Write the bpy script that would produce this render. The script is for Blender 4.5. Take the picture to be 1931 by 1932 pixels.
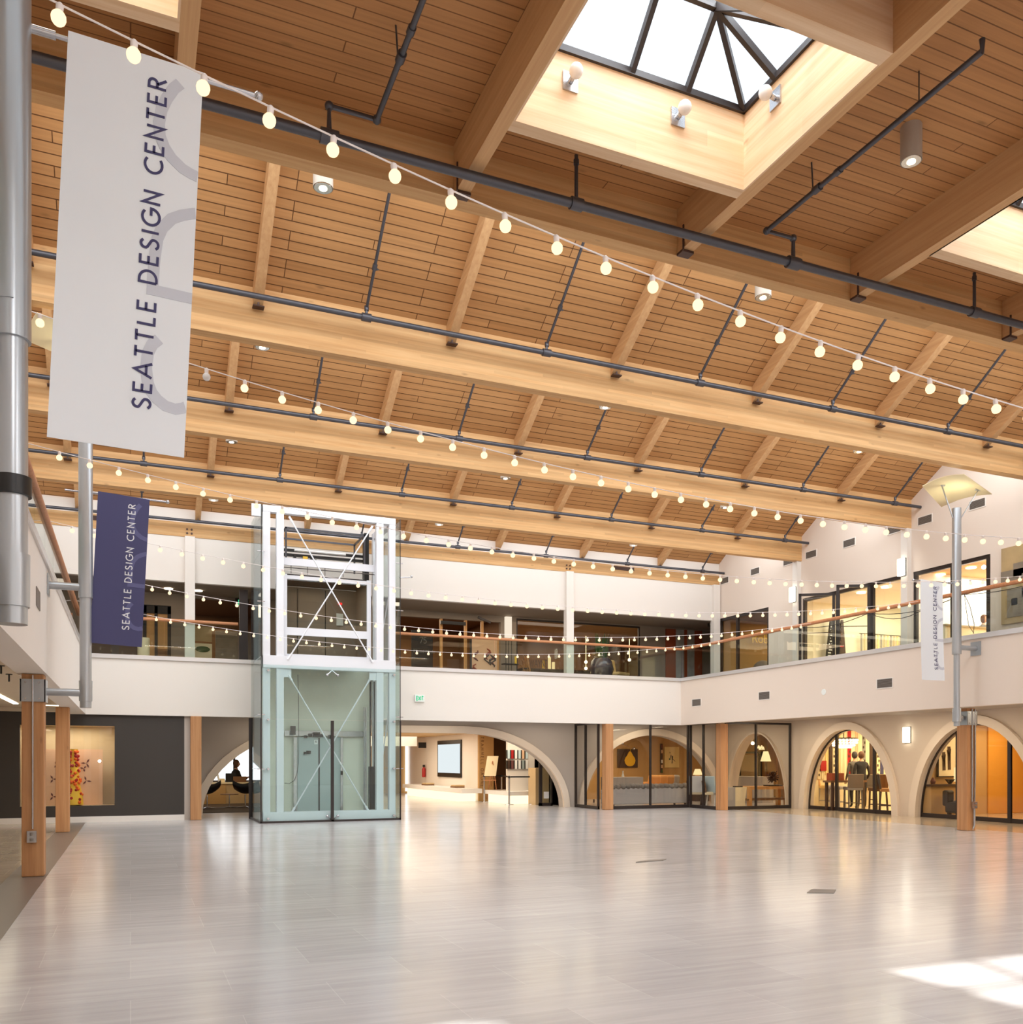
import bpy, bmesh, math, random
from mathutils import Vector, Matrix
from math import sin, cos, pi, radians, sqrt, atan2
random.seed(7)
for o in list(bpy.data.objects): bpy.data.objects.remove(o, do_unlink=True)
scn = bpy.context.scene
C = scn.collection

# ---------------------------------------------------------------- camera
H_EYE = 1.5; FPX = 1694.0; HY = 1435.0; CX = 965.5; YAW = radians(23.0)
cam_d = bpy.data.cameras.new('camera'); cam = bpy.data.objects.new('camera', cam_d); C.objects.link(cam)
cam.location = (0, 0, H_EYE); cam.rotation_euler = (radians(90), 0, -YAW)
cam_d.sensor_fit = 'HORIZONTAL'; cam_d.sensor_width = 36.0
cam_d.lens = FPX / 1931 * 36.0; cam_d.shift_y = (HY - 966.0) / 1931
cam_d.clip_start = 0.05; cam_d.clip_end = 300
scn.camera = cam
# ---------------------------------------------------------------- world, sun, daylight, exposure
scn.view_settings.view_transform = 'Standard'; scn.view_settings.look = 'None'
scn.view_settings.exposure = 0.0; scn.view_settings.gamma = 1.0
try: scn.view_settings.use_curve_mapping = False
except Exception: pass
scn.render.engine = 'CYCLES'
cy = scn.cycles
cy.max_bounces = 10; cy.diffuse_bounces = 5; cy.glossy_bounces = 4; cy.transmission_bounces = 8; cy.transparent_max_bounces = 16
cy.caustics_reflective = False; cy.caustics_refractive = False
cy.sample_clamp_indirect = 6.0; cy.sample_clamp_direct = 0.0
cy.use_denoising = True
try: cy.denoiser = 'OPENIMAGEDENOISE'; cy.denoising_input_passes = 'RGB_ALBEDO_NORMAL'; cy.denoising_prefilter = 'ACCURATE'
except Exception: pass
cy.use_light_tree = True
w = bpy.data.worlds.new('sky'); scn.world = w; w.use_nodes = True
wn = w.node_tree.nodes; wl = w.node_tree.links; wn.clear()
wo = wn.new('ShaderNodeOutputWorld'); wb = wn.new('ShaderNodeBackground'); wl.new(wb.outputs[0], wo.inputs[0])
wb.inputs[0].default_value = (0.86, 0.93, 1.0, 1); wb.inputs[1].default_value = 1.6
sd = bpy.data.lights.new('sun', 'SUN'); sd.energy = 9.0; sd.angle = radians(1.2); sd.color = (1.0, 0.96, 0.9)
sun = bpy.data.objects.new('sun', sd); C.objects.link(sun); sun.location = (12, 9, 16)
sun.rotation_euler = Vector((-3.7, -2.5, -8.0)).to_track_quat('-Z', 'Y').to_euler()
def area(name, loc, sx, sy, power, color=(1, 1, 1), rot=(0, 0, 0), spread=180):
    d = bpy.data.lights.new(name, 'AREA'); d.shape = 'RECTANGLE'; d.size = sx; d.size_y = sy; d.energy = power; d.color = color
    d.spread = radians(spread)
    o = bpy.data.objects.new(name, d); C.objects.link(o); o.location = loc; o.rotation_euler = rot
    return o
DAY = (0.93, 0.965, 1.0)
SKYL = [-3.4 + 0.0, 1.8 + 0.0]
SKY_X = [(-2.15, 0.35), (3.14, 5.66), (8.30, 10.84), (13.5, 16.0)]     # the row of roof skylights in the flat bay
for (a, b) in SKY_X:                                                    # daylight entering through each skylight
    area('skylight_daylight', ((a + b) / 2, 6.5, 9.1), b - a, 1.7, 190, DAY)
for yb in (20.48, 16.58, 12.68, 8.75):                                   # daylight through the glazed slopes of the roof
    area('roof_glazing_daylight', (7.45, yb + 0.98, 8.42), 19.9, 1.9, 430, DAY, rot=(radians(40), 0, 0))
# unseen roof lights added for brightness over the front half, behind the photographer
for xc in (2.0, 8.5, 15.0):
    area('added_front_daylight', (xc, -4.5, 7.6), 2.6, 2.6, 620, DAY)

# unseen lamps added to brighten the two arcades; then lamps of the left aisle
for y in (21.0, 16.5, 12.0, 7.5): area('added_arcade_light', (17.8, y, 2.72), 0.5, 2.2, 52, (1.0, 0.84, 0.62))
for x in (4.0, 8.0, 12.0): area('added_arcade_light', (x, 25.1, 2.72), 2.2, 0.4, 12, (1.0, 0.9, 0.75))
area('added_arcade_light', (15.0, 25.2, 2.72), 1.6, 0.6, 22, (1.0, 0.86, 0.66)); area('added_arcade_light', (17.9, 24.4, 2.72), 0.8, 1.6, 24, (1.0, 0.86, 0.66))
for y in (19.5, 14.0, 8.0): area('aisle_lamp', (-3.2, y, 2.72), 0.5, 2.5, 20, (1.0, 0.84, 0.62))
# ---------------------------------------------------------------- materials
def new_mat(name):
    m = bpy.data.materials.new(name); m.use_nodes = True; m.node_tree.nodes.clear()
    return m, m.node_tree.nodes, m.node_tree.links
def s2l(c):
    return tuple(((v / 255) / 12.92 if v / 255 <= 0.04045 else ((v / 255 + 0.055) / 1.055) ** 2.4) for v in c)
def col(c): return (c[0], c[1], c[2], 1)
def plain(name, c, rough=0.6, metal=0.0, spec=0.5, noise=0.05, nscale=3.0, bump=0.0, coat=0.0):
    m, n, l = new_mat(name)
    o = n.new('ShaderNodeOutputMaterial'); p = n.new('ShaderNodeBsdfPrincipled'); l.new(p.outputs[0], o.inputs[0])
    p.inputs['Roughness'].default_value = rough; p.inputs['Metallic'].default_value = metal
    p.inputs['Specular IOR Level'].default_value = spec; p.inputs['Coat Weight'].default_value = coat
    tc = n.new('ShaderNodeTexCoord'); nz = n.new('ShaderNodeTexNoise'); nz.inputs['Scale'].default_value = nscale; nz.inputs['Detail'].default_value = 3
    l.new(tc.outputs['Object'], nz.inputs['Vector'])
    mx = n.new('ShaderNodeMix'); mx.data_type = 'RGBA'
    l.new(nz.outputs['Fac'], mx.inputs['Factor'])
    mx.inputs['A'].default_value = col([v * (1 - noise) for v in c]); mx.inputs['B'].default_value = col([min(1, v * (1 + noise)) for v in c])
    l.new(mx.outputs['Result'], p.inputs['Base Color'])
    if bump:
        b = n.new('ShaderNodeBump'); b.inputs['Strength'].default_value = bump; b.inputs['Distance'].default_value = 0.01
        n2 = n.new('ShaderNodeTexNoise'); n2.inputs['Scale'].default_value = nscale * 20; l.new(tc.outputs['Object'], n2.inputs['Vector'])
        l.new(n2.outputs['Fac'], b.inputs['Height']); l.new(b.outputs[0], p.inputs['Normal'])
    return m
def emit(name, c, strength, sample=True):
    m, n, l = new_mat(name)
    o = n.new('ShaderNodeOutputMaterial'); e = n.new('ShaderNodeEmission'); l.new(e.outputs[0], o.inputs[0])
    e.inputs[0].default_value = col(c); e.inputs[1].default_value = strength
    if not sample:
        try: m.cycles.emission_sampling = 'NONE'
        except Exception: pass
    return m
def glass(name, tint=(0.9, 0.95, 0.93), refl=1.0, rough=0.0, ior=1.5):
    m, n, l = new_mat(name)
    o = n.new('ShaderNodeOutputMaterial'); t = n.new('ShaderNodeBsdfTransparent'); g = n.new('ShaderNodeBsdfGlossy')
    g.inputs['Roughness'].default_value = rough; t.inputs[0].default_value = col(tint)
    lw = n.new('ShaderNodeLayerWeight'); lw.inputs[0].default_value = 0.5
    pw = n.new('ShaderNodeMath'); pw.operation = 'POWER'; l.new(lw.outputs['Facing'], pw.inputs[0]); pw.inputs[1].default_value = 5.0
    mu = n.new('ShaderNodeMath'); mu.operation = 'MULTIPLY_ADD'; mu.inputs[1].default_value = 0.9 * refl; mu.inputs[2].default_value = 0.042 * refl; mu.use_clamp = True
    l.new(pw.outputs[0], mu.inputs[0])
    mx = n.new('ShaderNodeMixShader'); l.new(mu.outputs[0], mx.inputs[0]); l.new(t.outputs[0], mx.inputs[1]); l.new(g.outputs[0], mx.inputs[2])
    l.new(mx.outputs[0], o.inputs[0])
    return m
def wood(name, ca, cb, axis='X', grain=1.0, lam=0.0, rough=0.55, knots=0.5):
    """timber: noise stretched along the grain axis, faint lamination seams in Z, small dark knots"""
    m, n, l = new_mat(name)
    o = n.new('ShaderNodeOutputMaterial'); p = n.new('ShaderNodeBsdfPrincipled'); l.new(p.outputs[0], o.inputs[0])
    p.inputs['Roughness'].default_value = rough; p.inputs['Specular IOR Level'].default_value = 0.3
    tc = n.new('ShaderNodeTexCoord'); mp = n.new('ShaderNodeMapping'); l.new(tc.outputs['Object'], mp.inputs['Vector'])
    sc = {'X': (0.35, 9, 9), 'Y': (9, 0.35, 9), 'Z': (9, 9, 0.35)}[axis]
    mp.inputs['Scale'].default_value = [v * grain for v in sc]
    nz = n.new('ShaderNodeTexNoise'); nz.inputs['Scale'].default_value = 2.2; nz.inputs['Detail'].default_value = 6; nz.inputs['Roughness'].default_value = 0.6
    l.new(mp.outputs[0], nz.inputs['Vector'])
    rp = n.new('ShaderNodeValToRGB'); rp.color_ramp.elements[0].position = 0.3; rp.color_ramp.elements[1].position = 0.72
    rp.color_ramp.elements[0].color = col(ca); rp.color_ramp.elements[1].color = col(cb)
    l.new(nz.outputs['Fac'], rp.inputs[0])
    last = rp.outputs[0]
    if lam:
        # glulam layers: per layer tint
        sx = n.new('ShaderNodeSeparateXYZ'); l.new(tc.outputs['Object'], sx.inputs[0])
        fl = n.new('ShaderNodeMath'); fl.operation = 'DIVIDE'; l.new(sx.outputs['Z'], fl.inputs[0]); fl.inputs[1].default_value = lam
        f2 = n.new('ShaderNodeMath'); f2.operation = 'FLOOR'; l.new(fl.outputs[0], f2.inputs[0])
        xx = n.new('ShaderNodeMath'); xx.operation = 'DIVIDE'; l.new(sx.outputs['X' if axis != 'Y' else 'Y'], xx.inputs[0]); xx.inputs[1].default_value = 3.1
        ad = n.new('ShaderNodeMath'); ad.operation = 'MULTIPLY_ADD'; l.new(f2.outputs[0], ad.inputs[0]); ad.inputs[1].default_value = 0.37; l.new(xx.outputs[0], ad.inputs[2])
        f3 = n.new('ShaderNodeMath'); f3.operation = 'FLOOR'; l.new(ad.outputs[0], f3.inputs[0])
        cb_ = n.new('ShaderNodeCombineXYZ'); l.new(f2.outputs[0], cb_.inputs[0]); l.new(f3.outputs[0], cb_.inputs[1])
        wn_ = n.new('ShaderNodeTexWhiteNoise'); wn_.noise_dimensions = '3D'; l.new(cb_.outputs[0], wn_.inputs['Vector'])
        mr = n.new('ShaderNodeMapRange'); l.new(wn_.outputs['Value'], mr.inputs[0]); mr.inputs['To Min'].default_value = 0.9; mr.inputs['To Max'].default_value = 1.08
        mm = n.new('ShaderNodeMix'); mm.data_type = 'RGBA'; mm.blend_type = 'MULTIPLY'; mm.inputs['Factor'].default_value = 1
        l.new(last, mm.inputs['A']); l.new(mr.outputs[0], mm.inputs['B']); last = mm.outputs['Result']
    if knots:
        mk = n.new('ShaderNodeMapping'); l.new(tc.outputs['Object'], mk.inputs['Vector'])
        mk.inputs['Scale'].default_value = {'X': (1.3, 3.4, 3.4), 'Y': (3.4, 1.3, 3.4), 'Z': (3.4, 3.4, 1.3)}[axis]
        vo = n.new('ShaderNodeTexVoronoi'); vo.inputs['Scale'].default_value = 1.0; l.new(mk.outputs[0], vo.inputs['Vector'])
        kr = n.new('ShaderNodeValToRGB'); kr.color_ramp.elements[0].position = 0.02; kr.color_ramp.elements[1].position = 0.085
        kr.color_ramp.elements[0].color = (1, 1, 1, 1); kr.color_ramp.elements[1].color = (0, 0, 0, 1)
        l.new(vo.outputs['Distance'], kr.inputs[0])
        ks = n.new('ShaderNodeMath'); ks.operation = 'MULTIPLY'; l.new(kr.outputs[0], ks.inputs[0]); ks.inputs[1].default_value = knots
        mx = n.new('ShaderNodeMix'); mx.data_type = 'RGBA'; l.new(ks.outputs[0], mx.inputs['Factor']); l.new(last, mx.inputs['A'])
        mx.inputs['B'].default_value = col([v * 0.45 for v in ca]); last = mx.outputs['Result']
    l.new(last, p.inputs['Base Color'])
    return m
def planks(name, c1, c2, seam, row=0.1, length=1.6, rough=0.6, swap=False):
    """tongue and groove boards running along X, stepping along Y"""
    m, n, l = new_mat(name)
    o = n.new('ShaderNodeOutputMaterial'); p = n.new('ShaderNodeBsdfPrincipled'); l.new(p.outputs[0], o.inputs[0])
    p.inputs['Roughness'].default_value = rough; p.inputs['Specular IOR Level'].default_value = 0.25
    tc = n.new('ShaderNodeTexCoord')
    br = n.new('ShaderNodeTexBrick'); l.new(tc.outputs['Object'], br.inputs['Vector'])
    br.offset = 0.43; br.offset_frequency = 3; br.squash = 1.0
    br.inputs['Scale'].default_value = 1.0; br.inputs['Mortar Size'].default_value = 0.006; br.inputs['Mortar Smooth'].default_value = 0.1
    br.inputs['Brick Width'].default_value = length; br.inputs['Row Height'].default_value = row; br.inputs['Bias'].default_value = 0.0
    br.inputs['Color1'].default_value = col(c1); br.inputs['Color2'].default_value = col(c2); br.inputs['Mortar'].default_value = col(seam)
    mp = n.new('ShaderNodeMapping'); mp.inputs['Scale'].default_value = (0.5, 14, 14); l.new(tc.outputs['Object'], mp.inputs['Vector'])
    nz = n.new('ShaderNodeTexNoise'); nz.inputs['Scale'].default_value = 2.0; nz.inputs['Detail'].default_value = 5; l.new(mp.outputs[0], nz.inputs['Vector'])
    mr = n.new('ShaderNodeMapRange'); l.new(nz.outputs['Fac'], mr.inputs[0]); mr.inputs['From Min'].default_value = 0.25; mr.inputs['From Max'].default_value = 0.75
    mr.inputs['To Min'].default_value = 0.86; mr.inputs['To Max'].default_value = 1.1
    mm = n.new('ShaderNodeMix'); mm.data_type = 'RGBA'; mm.blend_type = 'MULTIPLY'; mm.inputs['Factor'].default_value = 1
    l.new(br.outputs['Color'], mm.inputs['A']); l.new(mr.outputs[0], mm.inputs['B'])
    mk = n.new('ShaderNodeMapping'); l.new(tc.outputs['Object'], mk.inputs['Vector']); mk.inputs['Scale'].default_value = (1.2, 3.4, 3.4)
    vo = n.new('ShaderNodeTexVoronoi'); vo.inputs['Scale'].default_value = 1.0; l.new(mk.outputs[0], vo.inputs['Vector'])
    kr = n.new('ShaderNodeValToRGB'); kr.color_ramp.elements[0].position = 0.03; kr.color_ramp.elements[1].position = 0.1
    kr.color_ramp.elements[0].color = (.55, .55, .55, 1); kr.color_ramp.elements[1].color = (0, 0, 0, 1); l.new(vo.outputs['Distance'], kr.inputs[0])
    mx = n.new('ShaderNodeMix'); mx.data_type = 'RGBA'; l.new(kr.outputs[0], mx.inputs['Factor']); l.new(mm.outputs['Result'], mx.inputs['A'])
    mx.inputs['B'].default_value = col([v * 0.4 for v in c1])
    l.new(mx.outputs['Result'], p.inputs['Base Color'])
    return m
def tiles(name, c1, c2, seam, tw, th, rough=0.2, streak=0.12, spec=0.5, msize=0.004):
    """polished stone tiles with long faint veins running along X"""
    m, n, l = new_mat(name)
    o = n.new('ShaderNodeOutputMaterial'); p = n.new('ShaderNodeBsdfPrincipled'); l.new(p.outputs[0], o.inputs[0])
    p.inputs['Specular IOR Level'].default_value = spec
    tc = n.new('ShaderNodeTexCoord')
    br = n.new('ShaderNodeTexBrick'); l.new(tc.outputs['Object'], br.inputs['Vector']); br.offset = 0.5; br.offset_frequency = 2
    br.inputs['Scale'].default_value = 1.0; br.inputs['Mortar Size'].default_value = msize; br.inputs['Brick Width'].default_value = tw; br.inputs['Row Height'].default_value = th
    br.inputs['Color1'].default_value = col(c1); br.inputs['Color2'].default_value = col(c2); br.inputs['Mortar'].default_value = col(seam)
    mp = n.new('ShaderNodeMapping'); mp.inputs['Scale'].default_value = (0.55, 7, 1); l.new(tc.outputs['Object'], mp.inputs['Vector'])
    nz = n.new('ShaderNodeTexNoise'); nz.inputs['Scale'].default_value = 1.6; nz.inputs['Detail'].default_value = 6; nz.inputs['Roughness'].default_value = 0.62; nz.inputs['Distortion'].default_value = 0.35
    l.new(mp.outputs[0], nz.inputs['Vector'])
    mr = n.new('ShaderNodeMapRange'); l.new(nz.outputs['Fac'], mr.inputs[0]); mr.inputs['From Min'].default_value = 0.3; mr.inputs['From Max'].default_value = 0.7
    mr.inputs['To Min'].default_value = 1 - streak; mr.inputs['To Max'].default_value = 1 + streak * 0.4
    mm = n.new('ShaderNodeMix'); mm.data_type = 'RGBA'; mm.blend_type = 'MULTIPLY'; mm.inputs['Factor'].default_value = 1
    l.new(br.outputs['Color'], mm.inputs['A']); l.new(mr.outputs[0], mm.inputs['B'])
    l.new(mm.outputs['Result'], p.inputs['Base Color'])
    r2 = n.new('ShaderNodeMapRange'); l.new(nz.outputs['Fac'], r2.inputs[0]); r2.inputs['To Min'].default_value = rough * 0.8; r2.inputs['To Max'].default_value = rough * 1.3
    l.new(r2.outputs[0], p.inputs['Roughness'])
    return m

M = {}
M['beam'] = wood('glulam_beam', s2l((200, 152, 98)), s2l((219, 178, 126)), 'X', 1.0, 0.042)
M['rafter'] = wood('fir_rafter', s2l((194, 148, 102)), s2l((212, 170, 122)), 'Y', 1.0, 0.0)
M['post'] = wood('fir_post', s2l((176, 124, 82)), s2l((202, 152, 106)), 'Z', 1.0, 0.0)
M['curb'] = wood('skylight_curb_wood', s2l((212, 172, 130)), s2l((232, 204, 170)), 'X', 0.7, 0.16, knots=0.6)
M['curb_y'] = wood('skylight_curb_wood_side', s2l((212, 172, 130)), s2l((232, 204, 170)), 'Y', 0.7, 0.16, knots=0.6)
M['deck'] = planks('ceiling_boards', s2l((194, 146, 96)), s2l((176, 128, 80)), s2l((96, 62, 36)), 0.108, 1.9)
M['flat_deck'] = planks('flat_ceiling_boards', s2l((190, 138, 88)), s2l((176, 124, 77)), s2l((120, 80, 48)), 0.128, 3.0)
M['ply'] = wood('plywood_infill', s2l((190, 140, 88)), s2l((236, 190, 130)), 'X', 2.6, 0.0, knots=0)
M['rail'] = wood('handrail_wood', s2l((188, 124, 84)), s2l((208, 148, 106)), 'X', 1.0, 0, rough=0.4, knots=0)
M['wall'] = plain('warm_white_paint', s2l((233, 226, 218)), 0.75, noise=0.012, nscale=0.6)
M['wall_right'] = plain('right_wall_peach_white', s2l((231, 216, 202)), 0.75, noise=0.012, nscale=0.6)  # the hall's general white, tinted warmer for the right-hand walls
M['wall_arch'] = plain('warm_beige_plaster', s2l((219, 204, 186)), 0.75, noise=0.015, nscale=0.8)
M['arch_trim'] = plain('arch_moulding_plaster', s2l((229, 214, 196)), 0.7, noise=0.01, nscale=1)
M['grey_wall'] = plain('grey_plaster', s2l((186, 176, 166)), 0.75, noise=0.015, nscale=0.8)
M['charcoal'] = plain('charcoal_paint', s2l((56, 50, 45)), 0.55, noise=0.05, nscale=1)
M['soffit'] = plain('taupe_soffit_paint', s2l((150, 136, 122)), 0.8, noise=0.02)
M['aisle_ceiling'] = plain('cream_ceiling_paint', s2l((214, 200, 178)), 0.8, noise=0.02)
M['floor'] = tiles('polished_stone_floor', s2l((199, 196, 196)), s2l((190, 187, 187)), s2l((208, 205, 204)), 1.22, 0.61, 0.17, 0.13, msize=0.003)
M['floor_side'] = tiles('taupe_stone_floor', s2l((188, 172, 152)), s2l((178, 162, 142)), s2l((206, 192, 172)), 0.61, 0.61, 0.15, 0.1)
M['floor_band'] = plain('grey_brown_stone_band', s2l((112, 104, 98)), 0.3, noise=0.04)
M['floor_up'] = plain('walkway_carpet', s2l((120, 108, 98)), 0.9)
M['dark_frame'] = plain('dark_bronze_frame', s2l((50, 42, 40)), 0.4, 0.2)
M['black'] = plain('black_plastic', s2l((24, 22, 22)), 0.4)
M['pipe'] = plain('black_steel_pipe', s2l((84, 84, 90)), 0.4, 0.55, noise=0.12, nscale=12)
M['pole'] = plain('silver_grey_pole_paint', s2l((180, 185, 190)), 0.28, 0.6, noise=0.02)
M['steel'] = plain('brushed_steel', s2l((196, 196, 200)), 0.25, 0.9, noise=0.04, nscale=8)
M['ledge'] = plain('brushed_metal_ledge', s2l((224, 222, 222)), 0.3, 0.5, noise=0.06, nscale=1.2)
M['white_steel'] = plain('white_painted_steel', s2l((226, 228, 234)), 0.35, noise=0.01)
M['hanger'] = plain('dark_bracket_steel', s2l((84, 62, 54)), 0.5, 0.4)
M['lamp_body'] = plain('beige_metal_lamp_body', s2l((172, 160, 146)), 0.5)
M['reflector'] = plain('lamp_reflector_aluminium', s2l((230, 225, 215)), 0.15, 0.9)
M['downlight'] = emit('downlight_glow', (1.0, 0.85, 0.62), 6.0, False)
M['bulb'] = emit('warm_bulb_glow', (1.0, 0.76, 0.45), 1.65, False)
M['bulb_off'] = plain('unlit_frosted_bulb', s2l((226, 222, 220)), 0.25)
M['socket'] = plain('white_bulb_socket', s2l((236, 226, 222)), 0.4)
M['cord'] = plain('white_light_cord', s2l((236, 228, 226)), 0.5)
M['sconce'] = emit('sconce_glow', (1.0, 0.93, 0.74), 5.0)
M['shop_lamp'] = emit('warm_lamp_glow', (1.0, 0.78, 0.45), 6.0, False)
M['shade'] = emit('lit_lamp_shade', (1.0, 0.74, 0.36), 1.3, False)
M['strip'] = emit('linear_light_glow', (1.0, 0.88, 0.66), 7.0)
M['daywin'] = emit('bright_window_daylight', (0.93, 0.97, 1.0), 2.2)
M['frosted'] = emit('frosted_roof_glazing', (0.93, 0.97, 1.0), 1.0, False)
M['glass'] = glass('clear_glass', (0.93, 0.96, 0.94), 0.8)
M['rail_glass'] = glass('railing_glass', (0.88, 0.92, 0.89), 0.9)
M['shop_glass'] = glass('shopfront_glass', (0.95, 0.945, 0.93), 0.8)
M['lift_glass'] = glass('green_lift_glass', (0.90, 0.96, 0.95), 1.0)
M['sky_glass'] = glass('skylight_glass', (0.95, 0.98, 1.0), 0.5)
M['white_fabric'] = plain('white_banner_fabric', s2l((236, 240, 245)), 0.85, noise=0.01)
M['blue_fabric'] = plain('indigo_banner_fabric', s2l((74, 74, 112)), 0.85, noise=0.03)
M['indigo'] = plain('indigo_print', s2l((72, 70, 108)), 0.85)
M['pale_print'] = plain('pale_grey_print', s2l((205, 208, 218)), 0.85)
M['blue_pale_print'] = plain('pale_indigo_print', s2l((98, 99, 140)), 0.85)
M['white_print'] = plain('white_print', s2l((228, 230, 234)), 0.85)
M['vent'] = plain('grey_vent_metal', s2l((128, 120, 112)), 0.5)
M['vent_dark'] = plain('vent_slot_dark', s2l((84, 76, 70)), 0.6)
M['green'] = emit('exit_sign_green', (0.05, 0.75, 0.35), 0.9, False)
M['sign_white'] = plain('white_sign_face', s2l((236, 240, 236)), 0.5)
M['cream'] = plain('cream_paint', s2l((240, 224, 186)), 0.7)
M['pale_cream'] = plain('pale_cream_paint', s2l((242, 234, 212)), 0.7)
M['warm_tan'] = plain('warm_tan_paint', s2l((196, 156, 100)), 0.7)
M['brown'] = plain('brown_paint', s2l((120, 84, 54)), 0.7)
M['brown_dark'] = plain('dark_brown_wood', s2l((70, 48, 36)), 0.5)
M['sofa'] = plain('grey_linen_upholstery', s2l((178, 172, 168)), 0.9)
M['fur'] = plain('grey_brown_fur_throw', s2l((128, 120, 112)), 1.0, noise=0.3, nscale=9, bump=0.6)
M['leather'] = plain('tan_leather', s2l((214, 160, 98)), 0.5)
M['black_leather'] = plain('black_leather', s2l((34, 34, 38)), 0.4)
M['mustard'] = plain('mustard_paint', s2l((226, 160, 60)), 0.7)
M['pear'] = plain('yellow_pear_print', s2l((250, 190, 40)), 0.6, noise=0.15, nscale=5)
M['canvas'] = plain('cream_canvas', s2l((240, 214, 150)), 0.8)
M['white'] = plain('white_laminate', s2l((240, 240, 238)), 0.4)
M['tan_desk'] = plain('tan_desk_laminate', s2l((206, 178, 134)), 0.5)
M['teal'] = plain('grey_green_lift_door', s2l((176, 190, 190)), 0.4, 0.3)
M['lift_panel'] = plain('pale_shaft_panel', s2l((222, 222, 206)), 0.6)
M['skin'] = plain('skin', s2l((206, 156, 128)), 0.6)
M['hair_brown'] = plain('brown_hair', s2l((96, 62, 42)), 0.7, noise=0.2, nscale=30)
M['hair_grey'] = plain('dark_grey_hair', s2l((64, 58, 56)), 0.7, noise=0.2, nscale=30)
M['cloth_dark'] = plain('dark_cloth', s2l((44, 42, 46)), 0.9)
M['cloth_grey'] = plain('grey_cloth', s2l((110, 104, 100)), 0.9)
M['red'] = plain('red_paint', s2l((176, 36, 36)), 0.4)
M['rust'] = plain('rust_red_lacquer', s2l((150, 66, 36)), 0.45)
M['silver_tex'] = plain('silver_textured_panel', s2l((172, 170, 168)), 0.5, 0.2, noise=0.35, nscale=6)
M['screen_frost'] = plain('frosted_pale_blue_screen', s2l((206, 226, 232)), 0.3, noise=0.05, nscale=2)
M['plant'] = plain('dark_green_leaf', s2l((52, 86, 40)), 0.6, noise=0.3, nscale=12)
M['pot'] = plain('dark_glazed_pot', s2l((74, 66, 72)), 0.15)
M['gold'] = plain('gold_lettering', s2l((255, 205, 60)), 0.4, 0.0)
M['dark_rug'] = plain('dark_brown_carpet', s2l((74, 60, 48)), 0.95)
M['stone_art'] = plain('mottled_ochre_stone_panel', s2l((186, 160, 116)), 0.6, noise=0.35, nscale=2.2)
M['stone_art2'] = plain('grey_stone_patch', s2l((140, 128, 112)), 0.6, noise=0.3, nscale=5)
M['stone_art3'] = plain('olive_stone_patch', s2l((176, 152, 66)), 0.6, noise=0.2, nscale=4)
M['peach'] = plain('blush_display_panel', s2l((228, 186, 150)), 0.7)
M['beige'] = plain('beige_display_lining', s2l((206, 186, 148)), 0.7)
M['plum'] = plain('plum_paper_cutout', s2l((110, 62, 58)), 0.8)
M['orange'] = plain('orange_print', s2l((244, 110, 40)), 0.8)
M['crimson'] = plain('crimson_print', s2l((186, 30, 34)), 0.8)
M['yellow'] = plain('yellow_print', s2l((240, 196, 70)), 0.8)
M['rug_a'] = plain('grey_textile', s2l((150, 146, 140)), 0.95)

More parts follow.
